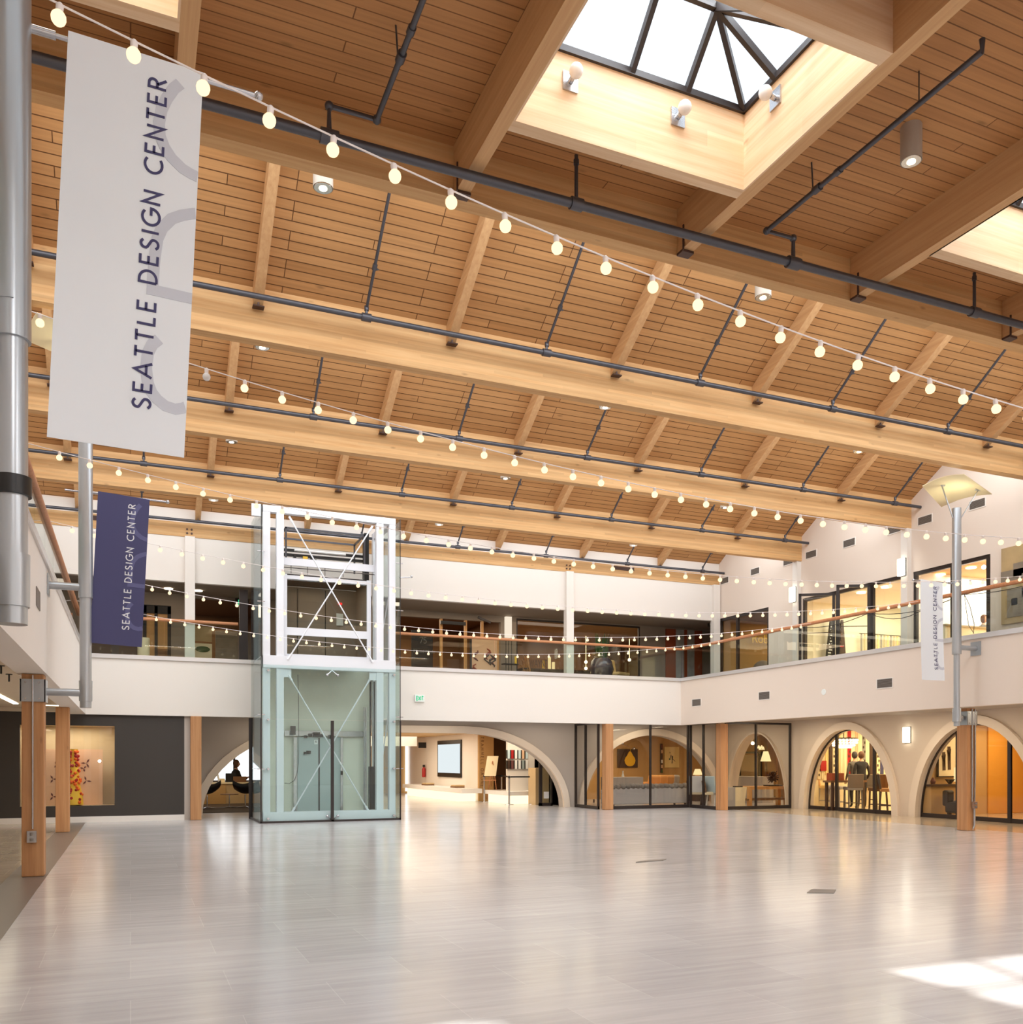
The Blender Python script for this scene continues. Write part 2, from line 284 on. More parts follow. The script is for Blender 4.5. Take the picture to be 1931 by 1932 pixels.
# ---------------------------------------------------------------- mesh building
WLOC = {}
class MB:
    def __init__(s): s.v = []; s.f = []; s.smooth = False
    def add(s, vs, fs):
        k = len(s.v); s.v += [tuple(v) for v in vs]; s.f += [tuple(i + k for i in f) for f in fs]; return s
    def box(s, x0, x1, y0, y1, z0, z1):
        if x0 > x1: x0, x1 = x1, x0
        if y0 > y1: y0, y1 = y1, y0
        if z0 > z1: z0, z1 = z1, z0
        v = [(x0, y0, z0), (x1, y0, z0), (x1, y1, z0), (x0, y1, z0), (x0, y0, z1), (x1, y0, z1), (x1, y1, z1), (x0, y1, z1)]
        return s.add(v, [(0, 3, 2, 1), (4, 5, 6, 7), (0, 1, 5, 4), (1, 2, 6, 5), (2, 3, 7, 6), (3, 0, 4, 7)])
    def obox(s, c, ax, ay, az, hx, hy, hz):
        c = Vector(c); ax = Vector(ax).normalized(); ay = Vector(ay).normalized(); az = Vector(az).normalized()
        v = []
        for k in (-1, 1):
            for (i, j) in ((-1, -1), (1, -1), (1, 1), (-1, 1)): v.append(c + ax * hx * i + ay * hy * j + az * hz * k)
        return s.add(v, [(0, 3, 2, 1), (4, 5, 6, 7), (0, 1, 5, 4), (1, 2, 6, 5), (2, 3, 7, 6), (3, 0, 4, 7)])
    def bar(s, a, b, wd, ht=None, up=(0, 0, 1)):
        a = Vector(a); b = Vector(b); d = b - a; L = d.length; d.normalize(); u = Vector(up)
        if abs(d.dot(u)) > 0.98: u = Vector((0, 1, 0))
        sd_ = d.cross(u).normalized(); u2 = sd_.cross(d).normalized()
        return s.obox((a + b) / 2, d, sd_, u2, L / 2, wd / 2, (ht or wd) / 2)
    def tube(s, pts, r, n=10, caps=True):
        pts = [Vector(p) for p in pts]; rings = []; rr = r if isinstance(r, (list, tuple)) else [r] * len(pts)
        prev = None
        for i, p in enumerate(pts):
            d = (pts[min(i + 1, len(pts) - 1)] - pts[max(i - 1, 0)]).normalized()
            if prev is None:
                u = Vector((0, 0, 1)) if abs(d.z) < 0.9 else Vector((1, 0, 0))
                a = d.cross(u).normalized()
            else: a = (prev - d * prev.dot(d)).normalized()
            prev = a; b = d.cross(a).normalized()
            rings.append([p + (a * cos(2 * pi * k / n) + b * sin(2 * pi * k / n)) * rr[i] for k in range(n)])
        vs = [v for g in rings for v in g]; fs = []
        for i in range(len(rings) - 1):
            for k in range(n):
                k2 = (k + 1) % n; fs.append((i * n + k, (i + 1) * n + k, (i + 1) * n + k2, i * n + k2))
        if caps: fs += [tuple(range(n)), tuple(reversed(range((len(rings) - 1) * n, len(rings) * n)))]
        s.smooth = True
        return s.add(vs, fs)
    def lathe(s, c, prof, n=20):
        """prof: (radius, z) from bottom to top about the vertical axis at c"""
        vs = []; fs = []
        for (r, z) in prof:
            for k in range(n): vs.append((c[0] + r * cos(2 * pi * k / n), c[1] + r * sin(2 * pi * k / n), c[2] + z))
        for i in range(len(prof) - 1):
            for k in range(n):
                k2 = (k + 1) % n; fs.append((i * n + k, i * n + k2, (i + 1) * n + k2, (i + 1) * n + k))
        fs += [tuple(reversed(range(n))), tuple(range((len(prof) - 1) * n, len(prof) * n))]
        s.smooth = True
        return s.add(vs, fs)
    def ball(s, c, r, n=12, m=8, sc=(1, 1, 1)):
        vs = []; fs = []
        for j in range(1, m):
            t = pi * j / m
            for k in range(n): vs.append((c[0] + r * sc[0] * sin(t) * cos(2 * pi * k / n), c[1] + r * sc[1] * sin(t) * sin(2 * pi * k / n), c[2] - r * sc[2] * cos(t)))
        b = len(vs); vs += [(c[0], c[1], c[2] - r * sc[2]), (c[0], c[1], c[2] + r * sc[2])]
        for j in range(m - 2):
            for k in range(n):
                k2 = (k + 1) % n; fs.append((j * n + k, j * n + k2, (j + 1) * n + k2, (j + 1) * n + k))
        for k in range(n):
            k2 = (k + 1) % n; fs.append((b, k2, k)); fs.append((b + 1, (m - 2) * n + k, (m - 2) * n + k2))
        s.smooth = True
        return s.add(vs, fs)
    def prism(s, poly, fn, d0, d1):
        """poly of (u,v); fn(u,v,d) -> xyz; extruded from d0 to d1"""
        n = len(poly)
        vs = [fn(u, v, d0) for u, v in poly] + [fn(u, v, d1) for u, v in poly]
        fs = [tuple(range(n)), tuple(reversed(range(n, 2 * n)))] + [(i, i + n, (i + 1) % n + n, (i + 1) % n) for i in range(n)]
        return s.add(vs, fs)
    def strip(s, a, b, fn, d0, d1):
        """solid between two polylines a and b (equal length) of (u,v), extruded d0..d1"""
        n = len(a)
        vs = [fn(*p, d0) for p in a] + [fn(*p, d0) for p in b] + [fn(*p, d1) for p in a] + [fn(*p, d1) for p in b]
        fs = []
        for i in range(n - 1):
            fs += [(i, i + 1, n + i + 1, n + i), (2 * n + i, 3 * n + i, 3 * n + i + 1, 2 * n + i + 1),
                   (i, 2 * n + i, 2 * n + i + 1, i + 1), (n + i, n + i + 1, 3 * n + i + 1, 3 * n + i)]
        fs += [(0, n, 3 * n, 2 * n), (n - 1, 3 * n - 1, 4 * n - 1, 2 * n - 1)]
        return s.add(vs, fs)
    def build(s, name, mat, parent=None, smooth=None, bevel=0):
        base = WLOC.get(parent.name, Vector((0, 0, 0))) if parent else Vector((0, 0, 0))
        me = bpy.data.meshes.new(name)
        me.from_pydata([tuple(Vector(v) - base) for v in s.v], [], s.f)
        bm = bmesh.new(); bm.from_mesh(me); bmesh.ops.recalc_face_normals(bm, faces=bm.faces); bm.to_mesh(me); bm.free()
        sm = s.smooth if smooth is None else smooth
        if sm:
            for p in me.polygons: p.use_smooth = True
            try: me.set_sharp_from_angle(angle=radians(38))
            except Exception: pass
        me.materials.append(mat if not isinstance(mat, str) else M[mat])
        o = bpy.data.objects.new(name, me); C.objects.link(o)
        if parent: o.parent = parent; WLOC[o.name] = base
        if bevel:
            b = o.modifiers.new('bevel', 'BEVEL'); b.width = bevel; b.segments = 2; b.limit_method = 'ANGLE'
        return o
def tag(o, label, cat, group=None, kind=None):
    o['label'] = label; o['category'] = cat
    if group: o['group'] = group
    if kind: o['kind'] = kind
    return o
def thing(name, label, cat, loc=(0, 0, 0), group=None):
    o = bpy.data.objects.new(name, None); C.objects.link(o); o.location = loc; o.empty_display_size = 0.1
    WLOC[o.name] = Vector(loc)
    return tag(o, label, cat, group)
def struct(name, mb, mat, parent=None):
    o = mb.build(name, mat, parent)
    if not parent: o['kind'] = 'structure'
    return o
def copy_tree(o, parent=None):
    c = o.copy(); C.objects.link(c)
    if parent: c.parent = parent
    for ch in list(o.children): copy_tree(ch, c)
    return c
def lab(o, t): o['label'] = t; return o
# a photo pixel (1931 x 1932 frame) back onto a plane of the place
FW = Vector((sin(YAW), cos(YAW), 0)); RT = Vector((cos(YAW), -sin(YAW), 0))
def ray(px, py): return FW + RT * ((px - CX) / FPX) + Vector((0, 0, -(py - HY) / FPX))
def at_y(px, py, y): d = ray(px, py); t = y / d.y; return Vector((d.x * t, y, H_EYE + d.z * t))
def at_x(px, py, x): d = ray(px, py); t = x / d.x; return Vector((x, d.y * t, H_EYE + d.z * t))
def at_z(px, py, z): d = ray(px, py); t = (z - H_EYE) / d.z; return Vector((d.x * t, d.y * t, z))
# ================================================================= SETTING
XL, XR = -2.7, 17.6            # upper side walls
YF = -11.2                     # front end of the hall, behind the photographer
fY = lambda u, v, d: (u, d, v)  # wall facing the hall from the back: u = X, v = Z, d = Y
fX = lambda u, v, d: (d, u, v)  # side wall: u = Y, v = Z, d = X
def arch_curve(c, a, h, flat=0.0, n=14):
    pts = []
    for i in range(n + 1):
        t = pi - (pi / 2) * i / n; pts.append((c - flat + a * cos(t), h * sin(t)))
    if flat > 0: pts.append((c, h))
    for i in range(n + 1):
        t = pi / 2 - (pi / 2) * i / n; pts.append((c + flat + a * cos(t), h * sin(t)))
    return pts
def arch_wall(mb, fn, u0, u1, top, arches, d0, d1):
    arches = sorted(arches); cur = u0
    for (c, a, h, flat) in arches:
        l = c - flat - a; r = c + flat + a
        if l > cur: mb.prism([(cur, 0), (l, 0), (l, top), (cur, top)], fn, d0, d1)
        lo = arch_curve(c, a, h, flat); hi = [(u, top) for u, v in lo]
        mb.strip(lo, hi, fn, d0, d1); cur = r
    if cur < u1: mb.prism([(cur, 0), (u1, 0), (u1, top), (cur, top)], fn, d0, d1)
def arch_trim(fn, c, a, h, flat, wdt, d0, d1):
    mb = MB(); inn = arch_curve(c, a, h, flat); out = arch_curve(c, a + wdt, h + wdt, flat)
    mb.strip(inn, out, fn, d0, d1); return mb
CEIL = 2.75
# floors
struct('floor', MB().box(-1.0, 17.0, YF, 24.25, -0.2, 0.0), 'floor')
struct('floor_left_aisle', MB().box(-5.2, -1.45, YF, 24.3, -0.2, 0.0), 'floor_side')
struct('floor_band', MB().box(-1.45, -1.0, YF, 24.25, -0.2, 0.001), 'floor_band')
struct('floor_right_aisle', MB().box(17.0, 27.0, YF, 24.25, -0.2, 0.0), 'floor_side')
struct('floor_lobby', MB().box(1.4, 27.0, 24.25, 44.0, -0.2, 0.0), 'floor')
struct('floor_reception_carpet', MB().box(-2.0, 4.9, 27.0, 36.0, 0.0, 0.012), 'dark_rug')
# balcony fascias, ledges
struct('wall_balcony_back', MB().box(-1.0, 16.2, 24.0, 24.2, 2.62, 4.0), 'wall')
struct('wall_balcony_right', MB().box(16.0, 16.2, YF, 24.0, 2.62, 4.0), 'wall_right')
struct('wall_balcony_left', MB().box(-1.35, -1.0, YF, 24.2, 2.62, 4.0), 'wall')
struct('trim_1', MB().box(-1.0, 16.0, 23.96, 24.2, 4.0, 4.1), 'ledge')
struct('trim_2', MB().box(15.96, 16.2, YF, 24.2, 4.0, 4.1), 'ledge')
struct('trim_3', MB().box(-1.35, -0.97, YF, 24.2, 4.0, 4.1), 'ledge')
# arcade ceilings and walkway floors
struct('ceiling_arcade_back', MB().box(1.2, 19.6, 24.2, 26.0, CEIL, CEIL + 0.15), 'grey_wall')
struct('ceiling_arcade_right', MB().box(16.2, 19.6, YF, 24.2, CEIL, CEIL + 0.15), 'grey_wall')
struct('ceiling_arcade_left', MB().box(-5.2, -1.35, YF, 24.3, CEIL, CEIL + 0.15), 'aisle_ceiling')
struct('floor_walkway_back', MB().box(-2.7, 19.6, 24.2, 26.4, 3.9, 4.02), 'floor_up')
struct('floor_walkway_right', MB().box(16.2, 24.0, YF, 24.2, 3.9, 4.02), 'floor_up')
struct('floor_walkway_left', MB().box(-5.2, -1.35, YF, 24.2, 3.9, 4.02), 'floor_up')
# ground floor walls
BIG = (7.325, 3.3, 2.34, 2.215)          # wide flattened arch: centre, end radius, rise, half flat part
G1 = (16.2, 2.6, 2.35, 0.0)
mb = MB(); arch_wall(mb, fY, 1.4, 19.6, CEIL, [BIG, G1], 26.0, 26.3); struct('wall_back', mb, 'grey_wall')
ARR = [(24.42, 1.5, 2.41, 0), (20.33, 1.75, 2.41, 0), (16.03, 1.75, 2.41, 0), (11.7, 1.75, 2.41, 0), (7.4, 1.75, 2.41, 0)]
mb = MB(); arch_wall(mb, fX, YF, 26.0, CEIL, ARR, 19.3, 19.6); struct('wall_right', mb, 'wall_arch')
k = 1
for (c, a, h, fl), wd in ((BIG, 0.21), (G1, 0.22)):
    struct('trim_arch_%d' % k, arch_trim(fY, c, a, h, fl, wd, 25.9, 26.0), 'arch_trim'); k += 1
for i, (c, a, h, fl) in enumerate(ARR):
    struct('trim_arch_%d' % k, arch_trim(fX, c, a, h, fl, 0.22 if i else 0.05, 19.2, 19.3), 'arch_trim'); k += 1
# charcoal wall with a recessed display window
DX0, DX1, DZ0, DZ1 = -2.42, -0.36, 0.40, 2.35
mb = MB().box(-5.2, DX0, 24.1, 24.3, 0, CEIL).box(DX1, 1.25, 24.1, 24.3, 0, CEIL).box(DX0, DX1, 24.1, 24.3, 0, DZ0).box(DX0, DX1, 24.1, 24.3, DZ1, CEIL)
struct('wall_left_back', mb, 'charcoal')
struct('baseboard_left_back', MB().box(-5.2, 1.25, 24.07, 24.1, 0, 0.14), 'wall')
struct('wall_left_return', MB().box(1.25, 1.4, 24.1, 26.3, 0, CEIL), 'grey_wall')
struct('wall_left', MB().box(-5.4, -5.2, YF, 24.3, 0, 7.9), 'wall')
struct('trim_4', MB().box(-5.2, -1.3, 23.95, 24.1, 2.66, 2.75), 'aisle_ceiling')
# upper walls
struct('wall_upper_header', MB().box(XL, XR, 24.22, 24.38, 6.03, 7.9), 'wall')
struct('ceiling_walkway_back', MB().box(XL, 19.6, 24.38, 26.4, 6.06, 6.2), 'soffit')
mb = MB().box(XR, XR + 0.18, 20.27, 21.75, 4.02, 6.1).box(XR, XR + 0.18, 16.35, 16.56, 4.02, 6.1).box(XR, XR + 0.18, YF, 14.21, 4.02, 6.1)
mb.box(XR, XR + 0.18, YF, 24.38, 6.1, 10.6)
struct('wall_upper_right', mb, 'wall_right')
mb = MB().box(XR - 0.14, XR, 20.33, 20.53, 4.02, 7.18).box(XR - 0.14, XR, 16.4, 16.6, 4.02, 7.18).box(XR - 0.14, XR, 12.5, 12.7, 4.02, 7.18)
struct('trim_pilasters', mb, 'wall')
struct('wall_upper_left', MB().box(XL - 0.18, XL, YF, 24.38, 4.02, 10.6), 'wall')
struct('wall_front', MB().box(-5.2, 19.6, YF - 0.2, YF, 0, 10.6), 'wall')
for i, x in enumerate((1.385, 12.145, 17.45)):
    struct('trim_column_%d' % (i + 1), MB().box(x - 0.12, x + 0.12, 24.1, 24.3, 4.1, 7.18), 'wall')

# ================================================================= ROOF
FR = [24.2, 20.3, 16.4, 12.5, 8.57]
ordn = ['beam in front of the back wall', 'second beam from the back wall', 'third beam from the back wall', 'bright fourth beam from the back wall', 'dark near beam crossing the upper half of the picture']
for i, y in enumerate(FR):
    top = 7.54 if i == 0 else 7.9
    o = MB().box(XL, XR, y, y + 0.18, 7.18, top).build('roof_beam', 'beam')
    tag(o, 'long glued timber roof beam, the ' + ordn[i], 'beam', 'main roof beams')
for y in (4.39, 0.46, -3.44, -7.34):
    o = MB().box(XL, XR, y, y + 0.18, 7.18, 7.9).build('roof_beam', 'beam')
    tag(o, 'long glued timber roof beam behind the photographer', 'beam', 'main roof beams behind the photographer')
struct('wall_plywood_infill', MB().box(XL, XR, 24.3, 24.34, 7.5, 8.0), 'ply')
SL = 0.62
def deck_bay(y0, y1, z0=7.88):
    """boards rising from the beam at y0 to the ridge in the middle of the bay; the other slope is glazed"""
    ym = (y0 + y1) / 2; zr = z0 + SL * abs(y0 - ym); mb = MB()
    mb.prism([(y0, z0), (ym, zr), (ym, zr + 0.14), (y0, z0 + 0.12)], lambda u, v, d: (d, u, v), XL, XR); return mb
bays = [(24.2, 20.48), (20.3, 16.58), (16.4, 12.68), (12.5, 8.75), (4.39, 0.64), (0.46, -3.26), (-7.34, -11.2)]
for i, (a, b) in enumerate(bays):
    struct('ceiling_bay_%d' % (i + 1), deck_bay(a, b), 'deck')
for i, (a, b) in enumerate(bays):      # sloped glazing on the other side of each ridge
    ym = (a + b) / 2; zt = 7.88 + SL * abs(a - ym) + 0.06
    m = MB().add([(XL, b, 7.94), (XR, b, 7.94), (XR, ym, zt), (XL, ym, zt)], [(0, 1, 2, 3)]); wn_o = struct('window_%d' % (i + 1), m, 'frosted')
    fr_ = MB()
    for x in range(15): xx = XL + 0.03 + x * (XR - XL - 0.06) / 14; fr_.bar((xx, b, 7.92), (xx, ym, zt), 0.05, 0.07)
    fr_.build('window_frame', 'dark_frame', wn_o)
struct('ceiling_bay_8', MB().box(XL, 0.7, -7.34, -3.26, 7.9, 8.0).box(3.3, 7.2, -7.34, -3.26, 7.9, 8.0).box(9.8, 13.7, -7.34, -3.26, 7.9, 8.0).box(16.3, XR, -7.34, -3.26, 7.9, 8.0), 'deck')
# flat middle bay with holes for the roof lights
SY0, SY1 = 5.6, 7.35
mb = MB(); cur = XL
for (a, b) in SKY_X:
    mb.box(cur, a, 4.57, 8.57, 7.7, 7.84); mb.box(a, b, 4.57, SY0 - 0.14, 7.7, 7.84); mb.box(a, b, SY1 + 0.14, 8.57, 7.7, 7.84); cur = b
mb.box(cur, XR, 4.57, 8.57, 7.7, 7.84)
struct('ceiling_flat_bay', mb, 'flat_deck')
def rafter(x, ya, yb, label, grp):
    yb = (ya + yb) / 2; z0 = 7.60; z1 = 7.875; zr = SL * abs(ya - yb)
    t = thing('rafter', label, 'rafter', (x, ya, z0), grp)
    poly = [(ya, z0), (yb, z0 + zr), (yb, z1 + zr), (ya, z1)]
    MB().prism(poly, fX, x - 0.065, x + 0.065).build('timber', 'rafter', t)
    s = 1 if ya > yb else -1
    MB().box(x - 0.075, x + 0.075, ya - s * 0.02, ya - s * 0.12, z0 - 0.02, z0 - 0.003).box(x - 0.012, x + 0.012, ya - s * 0.075, ya - s * 0.085, z0 - 0.02, z0 + 0.14).build('hanger', 'hanger', t)
    return t
bayn = ['bay at the back wall', 'second bay from back wall', 'third bay from back wall', 'bay behind dark near beam']
for bi, (a, b) in enumerate(bays[:4]):
    for k in range(7):
        x = -1.17 + 2.75 * k
        where = ['leftmost', 'second from left', 'third from left', 'middle one', 'third from right', 'second from right', 'rightmost'][k]
        rafter(x, a, b, 'sloping timber rafter, %s in the %s' % (where, bayn[bi]), 'rafters in the ' + bayn[bi])
flat_x = [-2.22, 0.42, 3.07, 5.73, 8.25, 10.9, 13.45, 16.07]
fl_lab = ['far left above the silver pole', 'left of the white banner bulbs', 'left side of the large skylight', 'right side of the large skylight', 'between the large and the right skylight', 'right side of the cut-off skylight', 'near the right wall', 'beside the right wall']
for x, lb in zip(flat_x, fl_lab):
    t = thing('ceiling_joist', 'dark underside timber joist of the flat bay, ' + lb, 'joist', (x, 8.57, 7.2), 'joists of the flat bay')
    MB().box(x - 0.07, x + 0.07, 4.58, 8.565, 7.2, 7.7).build('timber', 'rafter', t)
    MB().box(x - 0.075, x + 0.075, 8.45, 8.565, 7.17, 7.197).box(x - 0.085, x - 0.072, 8.42, 8.44, 7.17, 7.45).build('hanger', 'hanger', t)
sk_lab = ['at the top left edge of the picture', 'large glazed one at the top centre', 'cut off by the right edge of the picture', 'out of view to the right']
for si, (a, b) in enumerate(SKY_X):
    t = thing('skylight', 'hipped glass skylight in a timber curb, ' + sk_lab[si], 'skylight', ((a + b) / 2, 6.5, 7.2), 'roof skylights')
    MB().box(a, b, SY1, SY1 + 0.14, 7.2, 7.82).build('curb', 'curb', t)
    MB().box(a, b, SY1 + 0.02, SY1 + 0.16, 7.82, 8.0).build('curb', 'curb', t)
    MB().box(a, b, SY0 - 0.14, SY0, 7.2, 8.0).build('curb', 'curb', t)
    MB().box(a - 0.14, a, SY0 - 0.14, SY1 + 0.14, 7.702, 8.0).build('curb', 'curb_y', t)
    MB().box(b, b + 0.14, SY0 - 0.14, SY1 + 0.14, 7.702, 8.0).build('curb', 'curb_y', t)
    # lining boards over the joists, the well's lit sides put into paler wood
    MB().box(b - 0.02, b, SY0, SY1, 7.2, 7.82).build('curb', 'curb_y', t)
    MB().box(a, a + 0.02, SY0, SY1, 7.2, 7.82).build('curb', 'curb_y', t)
    z0 = 8.0; zr = 8.45; yc = 6.88; y1 = SY1 + 0.02; y0 = 6.28; hx = 0.68
    A = Vector((a + hx, yc, zr)); B = Vector((b - hx, yc, zr))
    fr = MB(); wb_, hb_ = 0.05, 0.07
    fr.bar((a, y1, z0), (b, y1, z0), 0.06, 0.06).bar((a, y0, z0), (b, y0, z0), 0.06, 0.06).bar((a, y0, z0), (a, y1, z0), 0.06, 0.06).bar((b, y0, z0), (b, y1, z0), 0.06, 0.06)
    fr.bar(A, B, wb_, hb_)
    for q in ((a, y1, z0), (a, y0, z0), (a, yc, z0)): fr.bar(q, A, wb_, hb_)
    for q in ((b, y1, z0), (b, y0, z0), (b, yc, z0)): fr.bar(q, B, wb_, hb_)
    for xm in [b - hx - 0.0 - 0.62 * j for j in range(0, 3)]:
        if xm > a + hx - 0.01:
            fr.bar((xm, y1, z0), (xm, yc, zr), wb_, hb_); fr.bar((xm, y0, z0), (xm, yc, zr), wb_, hb_)
    fr.bar((a, 5.62, z0), (b, 5.62, z0), 0.05).bar(((a + b) / 2, 5.62, z0), ((a + b) / 2, y0, z0), 0.05)
    fr.build('frame', 'dark_frame', t)
    g = MB(); zz = 0.015
    g.add([(a, y1, z0 + zz), (b, y1, z0 + zz), (b - hx, yc, zr + zz), (a + hx, yc, zr + zz), (a, y0, z0 + zz), (b, y0, z0 + zz)],
          [(0, 1, 2, 3), (4, 3, 2, 5), (0, 3, 4), (1, 5, 2)])
    g.add([(a, SY0, z0 + zz), (b, SY0, z0 + zz), (b, y0, z0 + zz), (a, y0, z0 + zz)], [(0, 1, 2, 3)])
    g.build('glazing', 'sky_glass', t)
def globe_lamp(p, n, label):
    """square chrome plate with a frosted globe; n = outward normal"""
    n = Vector(n); p = Vector(p); t = thing('globe_lamp', label, 'lamp', p, 'bare globe lamps on the skylight curb')
    side = n.cross(Vector((0, 0, 1)))
    MB().obox(p + n * 0.008, n, side, (0, 0, 1), 0.008, 0.075, 0.085).build('mounting_plate', 'steel', t)
    MB().tube([p + n * 0.015, p + n * 0.06 + Vector((0, 0, 0.01))], 0.026, 12).build('lampholder', 'steel', t)
    MB().ball(p + n * 0.125 + Vector((0, 0, 0.02)), 0.065, 18, 12).build('globe', 'bulb_off', t)
globe_lamp((3.70, SY1, 7.70), (0, -1, 0), 'frosted globe lamp on the skylight curb, left of the pair')
globe_lamp((4.86, SY1, 7.70), (0, -1, 0), 'frosted globe lamp on the skylight curb, right of the pair, near the corner')
globe_lamp((5.64, 6.86, 7.78), (-1, 0, 0), 'frosted globe lamp on the side curb right of the skylight corner')

# ---------------------------------------------------------------- sprinkler pipes
def coupling(mb, p, d, r, L=0.09):
    d = Vector(d).normalized(); p = Vector(p); mb.tube([p - d * L / 2, p + d * L / 2], r, 12)
pl = ['in front of the back wall beam', 'in front of the second beam from the back', 'in front of the third beam from the back', 'in front of the bright fourth beam', 'under the dark near beam']
for i, y in enumerate(FR):
    yp = y - 0.3 if i != 4 else 8.1; zp = 7.62 if i not in (0, 4) else (7.52 if i == 0 else 7.125)
    t = thing('sprinkler_pipe', 'dark steel sprinkler main with branches, ' + pl[i], 'pipe', (XL, yp, zp), 'sprinkler mains')
    m = MB(); m.tube([(XL + 0.03, yp, zp), (XR - 0.03, yp, zp)], 0.037 if i < 4 else 0.045, 12)
    m.build('main_pipe', 'pipe', t)
    if i < 4:
        for k in range(8):
            x = -2.52 + 2.75 * k + 0.02
            if x < XL + 0.1 or x > XR - 0.1: continue
            ye = (y + FR[i + 1] + 0.18) / 2 + 0.2
            b = MB(); p0 = Vector((x, yp, zp)); p1 = Vector((x, yp - 0.01, zp + 0.12)); p2 = Vector((x, ye, 7.88 + SL * (y - ye) - 0.14))
            if p2.y > p1.y - 0.4: continue
            b.tube([p0, p1, p1 + (p2 - p1) * 0.03, p2], 0.021, 8); coupling(b, p0, (1, 0, 0), 0.055, 0.13); coupling(b, p1, (0, 0, 1), 0.032, 0.06)
            pm = p1 + (p2 - p1) * 0.33; coupling(b, pm, p2 - p1, 0.034, 0.07); b.tube([pm, pm + Vector((0.05, 0, -0.03))], 0.012, 6)
            b.build('branch_pipe', 'pipe', t)
    else:
        for x in (1.65, 6.9, 12.2):
            s_ = 1 if x < 3 else -1
            b = MB(); x2 = x + (0.44 if x < 3 else -0.37)
            b.tube([(x, yp, zp), (x, yp, zp + 0.28), (x2, yp, zp + 0.28), (x2, 5.35, zp + 0.28), (x2, 5.35, zp + 0.38)], 0.026, 10)
            for q in ((x, yp, zp + 0.28), (x2, yp, zp + 0.28)): b.ball(q, 0.042, 10, 6)
            coupling(b, (x, yp, zp), (1, 0, 0), 0.066, 0.16); coupling(b, (x2, 7.3, zp + 0.28), (0, 1, 0), 0.04, 0.09); coupling(b, (x2, 7.0, zp + 0.28), (0, 1, 0), 0.035, 0.07)
            b.tube([(x2 - 0.01, 7.35, zp + 0.28), (x2 - 0.03, 7.35, 7.7)], 0.008, 6); b.tube([(x2, 6.0, zp + 0.28), (x2, 6.0, 7.7)], 0.006, 6)
            b.build('branch_pipe', 'pipe', t)
        for x in (4.15, 9.75, -1.2):
            b = MB().tube([(x, yp, zp), (x, yp, 7.62)], 0.02, 8); coupling(b, (x, yp, zp), (1, 0, 0), 0.062, 0.13); coupling(b, (x, yp, 7.55), (0, 0, 1), 0.028, 0.05)
            b.build('drop_pipe', 'pipe', t)
# hangers of the near main
# ---------------------------------------------------------------- cylinder downlights
def downlight(x, y, zb, h, label, grp, r=0.1):
    t = thing('downlight', label, 'ceiling light', (x, y, zb), grp)
    MB().lathe((x, y, zb), [(r - 0.012, 0.012), (r, 0.0), (r, h)], 28).build('housing', 'lamp_body', t)
    MB().lathe((x, y, zb), [(r * 0.9, -0.004), (r * 0.93, 0.004), (r * 0.55, 0.1)], 28).build('reflector', 'reflector', t)
    MB().lathe((x, y, zb), [(r * 0.4, -0.012), (r * 0.42, -0.005)], 20).build('lamp', 'downlight', t)
    d = bpy.data.lights.new('downlight_beam', 'SPOT'); d.energy = 75; d.spot_size = radians(80); d.spot_blend = 0.6; d.color = (1.0, 0.86, 0.68); d.shadow_soft_size = 0.08
    l_ = bpy.data.objects.new('downlight_beam', d); C.objects.link(l_); l_.location = (x, y, zb - 0.02)
qd = at_z(1720, 239, 7.7); downlight(qd.x, qd.y, 7.36, 0.34, 'beige cylinder downlight under the flat ceiling right of the skylight', 'cylinder downlights')
dn = {12.5: 'just beyond the dark near beam', 16.4: 'beyond the bright fourth beam', 20.3: 'beyond the third beam from the back', 24.2: 'beyond the second beam from the back'}
for (yy, yb, zb, xs) in ((10.0, 12.5, 7.86, (1.97, 8.0, 13.9)), (14.0, 16.4, 7.76, (1.84, 7.75, 13.6)), (18.1, 20.3, 7.66, (1.80, 7.54, 13.33)), (22.1, 24.2, 7.6, (1.79, 7.35, 13.14))):
    for x, wx in zip(xs, ('left', 'middle', 'right')):
        zd = 7.88 + SL * (yb - yy) - 0.01
        downlight(x, yy, zb, zd - zb, 'cylinder downlight %s, %s one of the row' % (dn[yb], wx), 'cylinder downlights', 0.11)
